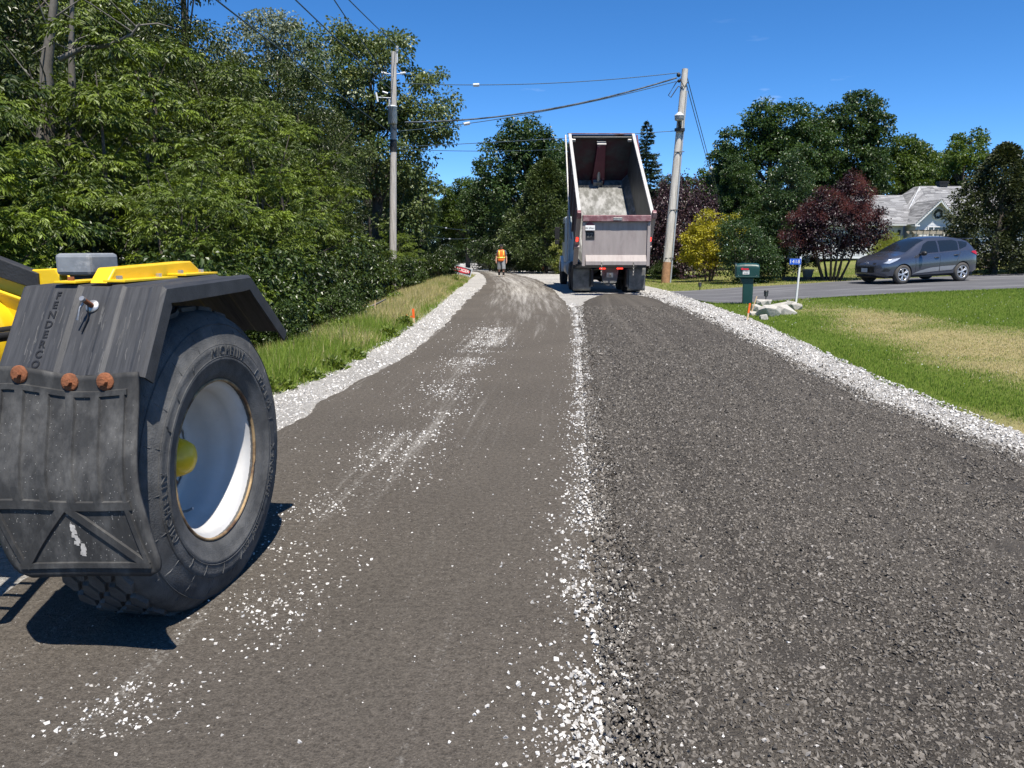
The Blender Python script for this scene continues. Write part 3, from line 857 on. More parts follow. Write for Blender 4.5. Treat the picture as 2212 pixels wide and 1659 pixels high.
    b = MB()
    for i, ch in enumerate('FENDERCO'):
        vs, fs = text_data(ch, 0.042, 0.0015, 'CENTER', 1.0, 0.0008)
        c = onrear(-0.395 - 0.012 * i / 8, 0.11 + 0.79 * i / 7, 0.0062)
        out = [c + Vector((1, 0, 0)) * x_ + (-dn) * y_ + nAB * z_ for x_, y_, z_ in vs]
        b.add(out, fs)
    put('fender_lettering', b, mat('moulded_shade', (0.010, 0.010, 0.011), 0.5, 0, 0.05), fender)  # raised letters coloured darker: the shade of engraving is put into the colour
    b = MB(); rq = random.Random(12)                      # chalky drip marks and scratches
    for k in range(46):
        s_, u0 = rq.uniform(-0.53, 0.0), rq.uniform(0.15, 0.8)
        ln_, w_ = rq.uniform(0.05, 0.28), rq.uniform(0.0006, 0.0022)
        hs = float(np.interp(s_, ss, hh))
        pp = [onrear(s_ + rq.uniform(-0.004, 0.004), min(0.99, u0 + ln_ * t), hs - 0.012 + 0.0056) for t in (0, 0.5, 1)]
        vs = []
        for p_ in pp: vs += [p_ + Vector((-w_, 0, 0)), p_ + Vector((w_, 0, 0))]
        b.add(vs, [(0, 1, 3, 2), (2, 3, 5, 4)])
    tag(put('drip_marks', b, mat('chalk_mark', (0.078, 0.078, 0.079), 0.8, 0, 0.4, 60), fender), kind='stuff')
    b = MB()
    Mx = Matrix.Translation(onrear(-0.250, 0.22, 0.0)) @ nAB.to_track_quat('Z', 'Y').to_matrix().to_4x4()
    b.lathe([(0.0, 0.005), (0.024, 0.005), (0.026, 0.0)], 20, 'z', 1, True, Mx)
    b.tube([(0, 0, 0.0), (0, 0, 0.055)], [0.010, 0.009], 10, 0, True, True, Mx)
    b.tube([(0, 0, 0.055), (0, 0, 0.066)], 0.010, 10, 1, True, True, Mx)
    b.tube([onrear(-0.252, 0.2, 0.04), onrear(-0.262, 0.30, 0.045), onrear(-0.272, 0.42, 0.03)], 0.004, 6, 1)
    b.tube([onrear(-0.246, 0.24, 0.03), onrear(-0.250, 0.36, 0.006), onrear(-0.262, 0.52, 0.004)], 0.0035, 6, 2)
    put('fender_pin', b, [M_rust, M_steel, M_dark], fender)
    # --- mud flap
    def FL(u, v, off=0.0):
        k = min(1.0, v / 0.62); k = k * k * (3 - 2 * k)
        s0 = -0.565 + 0.035 * v + 0.09 * max(0.0, v - 0.55) ** 1.5 / 0.3
        s1 = 0.012 + 0.03 * v + 0.096 * v ** 2
        t_ = -0.598 - 0.118 * k - 0.012 * v + 0.014 * math.sin(3.0 * u) * v
        z_ = 1.100 - 0.700 * v - 0.050 * (1 - u) * v + 0.012 * math.sin(7 * u + 0.5) * (1 - v)
        return Vector((s0 + (s1 - s0) * u, t_ - off, z_ + 0.012 * (1 - u)))
    def flapfn(u, v):
        if v > 0.90:                                    # rounded lower corners
            k = (v - 0.90) / 0.10
            inset = 0.10 * (1 - math.sqrt(max(0, 1 - k * k)))
            u = inset + u * (1 - 2 * inset)
        return FL(u, v)
    b = MB(); b.grid(flapfn, 24, 40)
    def strip(u0, v0, u1, v1, w_, off=0.010, n=8):
        vs = []
        for i in range(n + 1):
            k = i / n
            u, v = u0 + (u1 - u0) * k, v0 + (v1 - v0) * k
            du, dv = (u1 - u0) * 0.58, (v1 - v0) * 0.75
            l_ = math.hypot(du, dv) or 1
            pu, pv = -dv / l_ * w_ / 2 / 0.58, du / l_ * w_ / 2 / 0.75
            vs += [FL(u - pu, v - pv, 0.0), FL(u - pu * 0.8, v - pv * 0.8, off), FL(u + pu * 0.8, v + pv * 0.8, off), FL(u + pu, v + pv, 0.0)]
        fs = [(i * 4 + j, i * 4 + j + 1, i * 4 + j + 5, i * 4 + j + 4) for i in range(n) for j in range(3)]
        b.add(vs, fs, 0, False)
    strip(0.02, 0.095, 0.93, 0.095, 0.014)
    for u in (0.205, 0.375, 0.545, 0.715):
        strip(u, 0.10, u + 0.015, 0.615, 0.030)
    strip(0.04, 0.635, 0.93, 0.635, 0.030)
    strip(0.07, 0.10, 0.075, 0.63, 0.010); strip(0.90, 0.10, 0.905, 0.63, 0.010)
    strip(0.10, 0.945, 0.50, 0.635, 0.026); strip(0.50, 0.635, 0.90, 0.935, 0.026)
    strip(0.07, 0.94, 0.93, 0.94, 0.014)
    strip(0.06, 0.65, 0.10, 0.94, 0.010); strip(0.90, 0.65, 0.92, 0.93, 0.010)
    flap = put('mud_flap', b, m_flap, root, solid=0.012)
    b = MB(); rr = random.Random(8)
    for k in range(420):
        u, v = rr.uniform(0.03, 0.97), 0.1 + 0.82 * rr.random() ** 0.8
        c = FL(u, v, 0.0068); w_ = rr.uniform(0.0006, 0.0018)
        b.add([c + Vector((-w_, 0, -w_)), c + Vector((w_, 0, -w_ * 0.6)), c + Vector((w_ * 0.6, 0, w_ * 1.6)), c + Vector((-w_ * 0.7, 0, w_))], [(0, 1, 2, 3)])
    tag(put('dust_specks', b, mat('dust_speck', (0.30, 0.29, 0.27), 0.9), flap), kind='stuff')
    # dried white splash on the flap
    b = MB()
    rr = random.Random(3)
    for k in range(26):
        u, v = 0.50 + rr.gauss(0, 0.012) + 0.001 * k, 0.735 + 0.006 * k
        c = FL(u, v, 0.0075)
        w_ = rr.uniform(0.003, 0.009)
        b.add([c + Vector((-w_, 0, -0.006)), c + Vector((w_, 0, -0.007)), c + Vector((w_ * 0.7, 0, 0.006)), c + Vector((-w_ * 0.8, 0, 0.007))], [(0, 1, 2, 3)])
    put('splash_stain', b, mat('dried_splash', (0.42, 0.40, 0.37), 0.9, 0, 0.3, 40), flap)
    for u in (0.205, 0.545, 0.785):
        b = MB()
        Mx = Matrix.Translation(FL(u, 0.035, 0.008)) @ Vector((0, -1, 0.1)).to_track_quat('Z', 'Y').to_matrix().to_4x4()
        b.lathe([(0.0, 0.006), (0.030, 0.006), (0.033, 0.003), (0.033, -0.004)], 24, 'z', 0, True, Mx)
        b.lathe([(0.0, 0.022), (0.0135, 0.022), (0.0145, 0.019), (0.0145, 0.004)], 6, 'z', 0, False, Mx)
        put('flap_bolt', b, M_rust, flap)
    # --- yellow carrying bracket on top of the fender
    b = MB()
    b.prism([(-0.315, -0.36, 1.412), (-0.315, -0.30, 1.470), (-0.315, 0.26, 1.486), (-0.315, 0.34, 1.440), (-0.315, 0.31, 1.424)], (0.075, 0, 0))
    put('fender_bracket', b, M_yellow, root, bevel=0.006)
    for i, (s_, t0, t1, zz0) in enumerate(((-0.375, -0.415, -0.02, 1.412), (-0.215, -0.355, 0.02, 1.4145), (-0.20, 0.06, 0.34, 1.424))):
        b = MB(); b.box((s_, (t0 + t1) / 2, zz0 + 0.006), (0.09, t1 - t0, 0.010), 0)
        pl = put('bracket_plate', b, M_yellow, root, bevel=0.002)
        for tt in (t0 + 0.045, t1 - 0.06):
            b = MB(); Mx = Matrix.Translation((s_ - 0.005, tt, zz0 + 0.011))
            b.lathe([(0.0, 0.014), (0.012, 0.014), (0.013, 0.011), (0.013, 0.0)], 6, 'z', 0, False, Mx)
            put('plate_bolt', b, M_rust if i == 0 else M_steel, pl)
    # --- grey work lamp seen from behind
    m_lamp = mat('lamp_grey', (0.24, 0.255, 0.27), 0.5, 0.1, 0.14, 12, 0.05, 60, (0.46, 0.47, 0.48), (0.62, 0.72), 7.0)
    b = MB()
    b.box((-0.605, 0.05, 1.476), (0.165, 0.20, 0.094))
    lamp = put('work_lamp', b, m_lamp, root, bevel=0.016)
    b = MB(); b.tube([(-0.605, 0.06, 1.44), (-0.605, 0.06, 1.30)], [0.045, 0.03], 10); b.box((-0.60, 0.06, 1.418), (0.11, 0.13, 0.03))
    put('lamp_stem', b, M_dark, lamp)
    # --- yellow body: hood corner, frame plate, black strip (edges traced on upright planes)
    hvec = Vector((math.sin(R(7)), math.cos(R(7)), 0)); avec = Vector((math.cos(R(7)), -math.sin(R(7)), 0))
    def loc_on(px, py, t_):
        d = ray(px / KD, py / KD)
        p0 = Vector((-1.275, 3.306, 0)) + hvec * t_
        k = (p0 - CAM_P).dot(hvec) / d.dot(hvec)
        q = CAM_P + d * k - Vector((-1.275, 3.306, 0))
        return (q.dot(avec), q.dot(hvec), q.z)
    def traced(name, pix, t_, depth, m_, bev=0.006):
        b = MB(); b.prism([loc_on(x_, y_, t_) for x_, y_ in pix], (0, depth, 0))
        return put(name, b, m_, root, bevel=bev)
    traced('frame_plate', [(31, 269.6), (55, 268.4), (62.5, 280), (63, 300), (39, 305)], -0.02, 0.05, M_yellow)
    traced('frame_block', [(57, 275), (69.5, 279), (70, 284), (57, 285)], 0.05, 0.25, M_yellow)
    traced('hood_trim', [(-60, 237), (0, 258.9), (37.6, 273.4), (38.9, 290.3), (0, 277.7), (-60, 258)], -0.03, 0.05, M_black, 0.004)
    traced('hood_panel', [(-140, 232), (0, 276), (38.5, 289), (38.5, 302), (20, 326), (0, 335), (-140, 335)], 0.015, 0.06, M_yellow)
    b = MB()
    b.tube([loc_on(-6, 289.5, 0.0), loc_on(36, 304.5, 0.0)], 0.010, 6)
    put('panel_edge', b, M_yellow, root)
    # rounded counterweight under the hood
    b = MB()
    c = Vector(loc_on(-32, 338, -0.05))
    b.lathe([(0.0, -0.02), (0.19, -0.02), (0.20, 0.0), (0.20, 0.12)], 40, 'y', 0, True, Matrix.Translation(c))
    b.lathe([(0.10, -0.028), (0.12, -0.03), (0.13, -0.022)], 40, 'y', 0, True, Matrix.Translation(c))
    put('counterweight', b, M_yellow, root)
    # chassis between the wheels, engine hood and a ladder out of the frame
    b = MB()
    b.box((-1.36, 0.48, 1.08), (1.2, 0.85, 0.50)); b.box((-1.36, 0.4, 0.7), (0.8, 1.3, 0.3))
    put('rear_frame', b, M_yellow, root, bevel=0.03)
    b = MB(); b.tube([(-0.42, 0, CZ), (-1.9, 0, CZ)], 0.11, 16); b.lathe([(0.2, 0), (0.24, -0.05), (0.2, -0.12)], 24, 'x', 0, True, Matrix.Translation((-0.40, 0, CZ)))
    put('axle', b, M_dark, root)
    b = MB()
    for s_ in (-0.70, -0.86):
        b.tube([(s_, -0.46, 1.50), (s_ - 0.01, -0.52, 1.0), (s_ - 0.01, -0.58, 0.36)], 0.026, 8)
    for z_ in (0.5, 0.8, 1.1):
        b.tube([(-0.70, -0.53, z_), (-0.86, -0.53, z_)], 0.014, 6)
    for s_ in (-0.70, -0.86): b.tube([(s_, -0.5, 1.2), (s_, 0.1, 1.2)], 0.02, 6)
    put('ladder', b, M_dark, root)
    return root
build_loader()
# ------------------------------------------------------------------ dump truck with its box raised
def build_truck():
    root = empty('dump_truck', (3.30, 26.0, slope(3.3, 27)), R(0.4))
    tag(root, 'maroon dump truck with raised box, seen from behind on the road', 'dump truck')
    m_mar = mat('maroon_paint', (0.115, 0.016, 0.034), 0.42, 0.1, 0.2, 3, 0.05, 40, (0.30, 0.20, 0.21), (0.58, 0.75), 3.0)
    m_side = mat('dusty_side', (0.075, 0.055, 0.075), 0.6, 0.1, 0.2, 3)
    m_gate = mat('dusty_gate', (0.30, 0.262, 0.248), 0.62, 0.05, 0.10, 2.5, 0.04, 30, (0.235, 0.195, 0.188), (0.5, 0.72), 2.0, stretch=(3, 1, 0.7))
    m_rail = mat('gate_rail', (0.185, 0.075, 0.084), 0.5, 0.1, 0.16, 4, 0.05, 30, (0.30, 0.20, 0.20), (0.46, 0.66), 4)
    m_floor = mat('scoured_steel', (0.13, 0.13, 0.12), 0.55, 0.3, 0.2, 4, 0.06, 30, (0.33, 0.33, 0.325), (0.44, 0.62), 1.8, stretch=(2.0, 0.8, 0.8))
    m_wall = mat('box_inside', (0.085, 0.088, 0.085), 0.55, 0.4, 0.3, 2, 0.05, 20, (0.16, 0.165, 0.165), (0.5, 0.7), 1.5)
    m_front = mat('box_front_inside', (0.050, 0.012, 0.020), 0.55, 0.2, 0.3, 2, 0.05, 20, (0.045, 0.047, 0.05), (0.45, 0.6), 1.2)
    m_bright = mat('worn_rail', (0.48, 0.46, 0.44), 0.5, 0.3, 0.12, 6)
    m_cab = mat('cab_white', (0.60, 0.66, 0.68), 0.35, 0, 0.06, 3, coat=0.3)
    m_flap = mat('flap_grey', (0.16, 0.16, 0.15), 0.75, 0, 0.25, 5, 0.1, 60, (0.07, 0.07, 0.07), (0.45, 0.65), 3)
    m_red = mat('tail_lens_lit', (0.6, 0.01, 0.01), 0.3, 0, 0.05, emit=((1.0, 0.03, 0.015), 2.5))
    m_chain = mat('chain', (0.5, 0.47, 0.42), 0.45, 0.7, 0.2, 20)
    AL = R(35)
    T = Matrix(((1, 0, 0, 0), (0, math.cos(AL), -math.sin(AL), 0), (0, math.sin(AL), math.cos(AL), 1.0), (0, 0, 0, 1)))
    LN, HS, W = 5.35, 1.83, 1.15
    def part(name, b, m_, bev=0.0, parent=root, label=None):
        o = put(name, b, m_, parent, bevel=bev)
        if label: o['label'] = label
        return o
    # floor with turned-up edges
    b = MB()
    b.prism([(-0.93, 0, 0.0), (0.93, 0, 0.0), (1.13, 0, 0.26), (1.13, 0, 0.20), (0.95, 0, -0.06), (-0.95, 0, -0.06), (-1.13, 0, 0.20), (-1.13, 0, 0.26)], (0, LN, 0), 0, T)
    part('box_floor', b, m_floor)
    for sgn, nm in ((-1, 'box_side'), (1, 'box_side')):
        b = MB()
        b.box((sgn * W, LN / 2, (HS + 0.2) / 2), (0.05, LN, HS - 0.2), 0, T)
        for u in np.linspace(0.5, LN - 0.5, 5): b.box((sgn * (W + 0.055), u, (HS + 0.2) / 2), (0.06, 0.09, HS - 0.25), 0, T)
        sd = part(nm, b, m_wall if sgn > 0 else m_side)
        b = MB(); b.box((sgn * (W + 0.01), LN / 2, HS + 0.043), (0.11, LN, 0.08), 0, T)
        part('top_rail', b, m_bright, 0.01, sd)
        b = MB()
        b.tube([T @ Vector((sgn * (W + 0.16), LN + 0.05, HS - 0.02)), T @ Vector((sgn * (W + 0.17), LN * 0.5, HS * 0.55)), T @ Vector((sgn * (W + 0.15), 0.9, 0.35))], 0.032, 8)
        part('tarp_arm', b, m_bright if sgn < 0 else m_mar)
    # inner cladding of the left side shows grey, its outside maroon
    b = MB(); b.box((-W + 0.031, LN / 2, (HS + 0.2) / 2), (0.008, LN - 0.02, HS - 0.22), 0, T)
    part('side_liner', b, m_wall)
    # front wall with the hoist housing
    b = MB(); b.box((0, LN + 0.03, HS / 2), (2.34, 0.06, HS), 0, T)
    fr = part('front_wall', b, m_front)
    b = MB()
    b.prism([(-0.24, 0, 0.0), (0.24, 0, 0.0), (0.16, 0, HS - 0.22), (-0.14, 0, HS - 0.22)], (0, -0.26, 0), 0, T @ Matrix.Translation((0, LN, 0)))
    part('hoist_housing', b, m_mar, 0.01, fr)
    b = MB(); b.box((0.01, LN - 0.135, HS - 0.215), (0.33, 0.27, 0.03), 0, T)
    part('housing_cap', b, m_bright, 0, fr)
    b = MB(); b.box((-0.02, LN - 0.20, 0.09), (0.36, 0.5, 0.17), 0, T)
    part('housing_foot', b, m_floor, 0.02, fr)
    # cab shield (level when the box is raised) and tarp roller
    b = MB()
    Ts = T @ Matrix.Translation((0, LN + 0.03, HS + 0.02)) @ Matrix.Rotation(R(-27), 4, 'X')
    b.box((0, 0.42, 0.03), (2.36, 0.95, 0.05), 0, Ts)
    part('cab_shield', b, m_rail, 0.01)
    b = MB(); b.tube([T @ Vector((-1.05, LN - 0.10, HS - 0.03)), T @ Vector((1.12, LN - 0.10, HS - 0.03))], 0.05, 10)
    rl = part('tarp_roller', b, M_dark)
    for s_ in (-1, 1):
        b = MB(); b.box((s_ * 1.04, LN - 0.16, HS - 0.10), (0.17, 0.10, 0.10), 0, T)
        part('roller_bracket', b, m_bright, 0.01, rl)
    # rear corner posts
    for sgn in (-1, 1):
        b = MB()
        b.box((sgn * (W + 0.035), 0.045, HS / 2 + 0.0), (0.15, 0.12, HS + 0.1), 0, T)
        ps = part('corner_post', b, m_gate, 0.012)
        b = MB(); b.box((sgn * (W + 0.04), -0.02, HS + 0.10), (0.17, 0.22, 0.22), 0, T, 0.75)
        part('hinge_bracket', b, m_rail, 0.02, ps)
        b = MB(); b.box((sgn * (W + 0.04), -0.022, 0.98), (0.06, 0.03, 0.15), 0, T)
        part('marker_lamp', b, m_red, 0.005, ps)
        b = MB(); b.box((sgn * (W + 0.03), -0.05, 0.72), (0.16, 0.12, 0.06), 0, T)
        part('latch', b, m_gate, 0.005, ps)
    # tailgate hanging from its top pins
    GY_ = -HS * math.sin(AL) - 0.06
    Z1 = 1.0 + HS * math.cos(AL) + 0.03
    b = MB()
    b.box((0, GY_, (Z1 - 0.19 + 1.12) / 2), (2.12, 0.06, Z1 - 0.19 - 1.12))
    gate = part('tailgate', b, m_gate, 0.006)
    b = MB(); b.box((0, GY_ - 0.055, Z1 - 0.09), (2.16, 0.20, 0.20))
    top = part('gate_top_rail', b, m_rail, 0.02, gate)
    for sgn in (-1, 1):
        b = MB(); b.box((sgn * 1.03, GY_ - 0.04, (Z1 - 0.2 + 0.95) / 2), (0.10, 0.10, Z1 - 0.2 - 0.95))
        part('gate_stile', b, m_gate, 0.01, gate)
    b = MB()
    b.prism([(-0.97, GY_ - 0.032, 1.30), (-0.97, GY_ - 0.15, 1.10), (-0.97, GY_ - 0.15, 0.98), (-0.97, GY_ + 0.02, 0.98), (-0.97, GY_ + 0.02, 1.30)], (1.94, 0, 0))
    part('gate_lower_lip', b, m_gate, 0.01, gate)
    b = MB(); b.box((0.02, GY_ - 0.163, Z1 - 0.105), (0.28, 0.016, 0.085)); np_ = part('maker_plate', b, m_chain, 0.004, gate)
    b = MB(); vs, fs = text_data('DURAHAUL', 0.052, 0.001); b.add([(x_ + 0.02, GY_ - 0.173 - z_, Z1 - 0.105 + y_) for x_, y_, z_ in vs], fs)
    part('plate_lettering', b, M_print_b, 0, np_)
    # licence plate on its bracket at the left of the gate
    b = MB(); b.prism([(-0.98, GY_ - 0.10, Z1 - 0.48), (-0.70, GY_ - 0.10, Z1 - 0.48), (-0.70, GY_ - 0.10, Z1 - 0.30), (-0.78, GY_ - 0.10, Z1 - 0.20), (-0.90, GY_ - 0.10, Z1 - 0.20), (-0.98, GY_ - 0.10, Z1 - 0.30)], (0, 0.015, 0))
    br = part('plate_bracket', b, m_mar, 0, gate)
    b = MB(); b.box((-0.84, GY_ - 0.112, Z1 - 0.385), (0.305, 0.012, 0.155)); part('licence_plate', b, M_white_p, 0.004, br)
    b = MB(); vs, fs = text_data('BX 89661', 0.072, 0.001); b.add([(x_ - 0.84, GY_ - 0.120 - z_, Z1 - 0.395 + y_) for x_, y_, z_ in vs], fs)
    part('plate_number', b, M_print_b, 0, br)
    b = MB(); b.box((-0.84, GY_ - 0.036, Z1 - 0.62), (0.30, 0.012, 0.26)); pd = part('number_panel', b, M_dark, 0, gate)
    b = MB(); vs, fs = text_data('27', 0.2, 0.001); b.add([(x_ - 0.84, GY_ - 0.044 - z_, Z1 - 0.62 + y_) for x_, y_, z_ in vs], fs)
    part('fleet_number', b, mat('faded_number', (0.11, 0.11, 0.11), 0.7), 0, pd)
    for sgn in (-0.46, 0.56):
        b = MB()
        for k in range(8):
            z0 = 1.06 - 0.052 * k
            c_ = Vector((sgn, GY_ - 0.17 + 0.03 * k / 8, z0)); sd_ = Vector((1, 0, 0)) if k % 2 else Vector((0, 1, 0))
            b.tube([c_ + sd_ * 0.017 * math.cos(a) + Vector((0, 0, 0.036 * math.sin(a))) for a in np.linspace(0, 2 * math.pi, 9)], 0.007, 5)
        part('gate_chain', b, m_chain, 0, gate)
    # chassis
    b = MB()
    for s_ in (-0.42, 0.42): b.box((s_, 4.2, 0.92), (0.09, 7.6, 0.26))
    for y_ in (0.5, 2.0, 3.6, 5.2): b.box((0, y_, 0.90), (0.84, 0.12, 0.2))
    part('chassis', b, M_dark, 0.01)
    b = MB(); b.box((0, 0.05, 0.93), (2.36, 0.12, 0.14)); b.box((0, 2.4, 1.02), (0.9, 4.6, 0.10))
    part('rear_sill', b, M_dark, 0.01)
    b = MB(); b.prism([(-0.30, 0.18, 0.86), (0.30, 0.18, 0.86), (0.24, 0.18, 0.40), (0.20, 0.18, 0.34), (-0.20, 0.18, 0.34), (-0.24, 0.18, 0.40)], (0, 0.10, 0))
    hp = part('hitch_plate', b, m_flap, 0.01)
    b = MB(); b.box((0, 0.17, 0.62), (0.22, 0.02, 0.16), 0, None); b.tube([(0, 0.12, 0.58), (0, 0.02, 0.58), (0, 0.0, 0.66)], 0.03, 8)
    part('tow_hook', b, m_chain, 0, hp)
    for s_ in (-0.60, 0.60):
        b = MB(); b.tube([(s_, 0.30, 0.80), (s_, 0.30, 0.22)], 0.07, 10)
        part('air_tank', b, M_dark)
    for s_ in (-0.27, 0.31):
        b = MB(); b.box((s_, 0.02, 0.86), (0.20, 0.04, 0.075)); part('tail_lamp', b, m_red, 0.008)
    for s_ in (-0.925, 0.925):
        b = MB()
        b.grid(lambda u, v: (s_ + (u - 0.5) * 0.60, 0.30 + 0.05 * v * v + 0.01 * math.sin(5 * u), 0.86 - 0.77 * v), 8, 8)
        fl = put('mud_flap', b, m_flap, root, solid=0.014)
        b = MB(); b.box((s_, 0.31, 0.87), (0.62, 0.05, 0.06)); part('flap_bar', b, M_dark, 0, fl)
    # wheels
    m_t = mat('truck_tyre', (0.022, 0.022, 0.023), 0.8, 0, 0.2, 10, 0.2, 60, (0.075, 0.07, 0.065), (0.5, 0.7), 3)
    def wheel(x_, y_, dual):
        for k, dx in enumerate((0.0, -0.33) if dual else (0.0,)):
            sg = 1 if x_ > 0 else -1
            b = MB()
            Mx = Matrix.Translation((x_ + sg * dx, y_, 0.505))
            b.lathe([(0.29, -0.11), (0.36, -0.145), (0.46, -0.145), (0.505, -0.11), (0.51, 0.0), (0.505, 0.11), (0.46, 0.145), (0.36, 0.145), (0.29, 0.11)], 36, 'x', 0, True, Mx)
            b.v = [(p[0], p[1], max(p[2], 0.004)) for p in b.v]
            for j in range(36):
                a = 2 * math.pi * j / 36
                for s2 in (-0.055, 0.055):
                    b.box((s2, 0, 0.512), (0.075, 0.05, 0.02), 0, Mx @ Matrix.Rotation(a, 4, 'X'))
            b.v = [(p[0], p[1], max(p[2], 0.004)) for p in b.v]
            w_ = part('wheel', b, m_t)
            b = MB(); b.lathe([(0.30, sg * 0.10), (0.27, sg * 0.06), (0.20, sg * -0.02), (0.12, sg * 0.0), (0.10, sg * 0.06), (0.0, sg * 0.06)], 28, 'x', 0, True, Mx)
            part('rim', b, m_bright, 0, w_)
    for y_ in (1.15, 2.5):
        wheel(-1.04, y_, True); wheel(1.04, y_, True)
    wheel(-1.06, 6.9, False); wheel(1.06, 6.9, False)
    for y_ in (1.15, 2.5, 6.9):
        b = MB(); b.tube([(-1.0, y_, 0.505), (1.0, y_, 0.505)], 0.09, 10); b.sphere((0, y_, 0.505), 0.22)
        part('axle', b, M_dark)
    # telescopic hoist
    b = MB()
    e = T @ Vector((0, LN - 0.15, 0.6)); f_ = Vector((0, 4.75, 0.95))
    for k, r_ in enumerate((0.11, 0.09, 0.07)):
        b.tube([f_ + (e - f_) * (k / 3), f_ + (e - f_) * ((k + 1) / 3)], r_, 12)
    part('hoist_ram', b, m_chain)
    # cab, hood, mirrors, tank, fenders
    b = MB()
    b.prism([(-1.12, 5.6, 0.95), (-1.12, 7.1, 0.95), (-1.12, 7.1, 1.75), (-1.12, 6.75, 2.75), (-1.12, 5.6, 2.75)], (2.24, 0, 0))
    b.prism([(-0.85, 7.1, 0.75), (-0.85, 8.7, 0.75), (-0.85, 8.7, 1.5), (-0.85, 7.1, 1.8)], (1.7, 0, 0))
    cab = part('cab', b, m_cab, 0.04)
    for sgn in (-1, 1):
        b = MB(); b.prism([(sgn * 1.125, 5.85, 1.75), (sgn * 1.125, 6.9, 1.75), (sgn * 1.125, 6.68, 2.5), (sgn * 1.125, 5.85, 2.5)], (sgn * 0.01, 0, 0))
        part('door_window', b, mat('cab_glass', (0.02, 0.03, 0.035), 0.08, 0, 0.02), 0, cab)
        b = MB()
        b.box((sgn * 1.36, 6.85, 2.12), (0.20, 0.10, 0.50)); b.box((sgn * 1.36, 6.85, 1.75), (0.18, 0.10, 0.18))
        b.tube([(sgn * 1.1, 6.8, 2.3), (sgn * 1.33, 6.85, 2.3)], 0.018, 6); b.tube([(sgn * 1.1, 6.8, 1.85), (sgn * 1.33, 6.85, 1.85)], 0.018, 6)
        part('mirror', b, M_dark, 0.03, cab)
        b = MB()
        b.grid(lambda u, v: (sgn * (0.84 + 0.38 * v), 6.9 + 0.62 * math.cos(math.pi * u), 0.55 + 0.62 * math.sin(math.pi * u)), 12, 3)
        put('front_fender', b, m_cab, root, solid=0.03)
        b = MB(); b.tube([(sgn * 0.88, 4.3, 0.72), (sgn * 0.88, 5.5, 0.72)], 0.30, 18)
        part('fuel_tank', b, m_bright)
        b = MB(); b.tube([(sgn * 1.0, 5.45, 0.9), (sgn * 1.0, 5.45, 3.0)], 0.06, 10); part('exhaust_stack', b, m_bright)
    return root
build_truck()
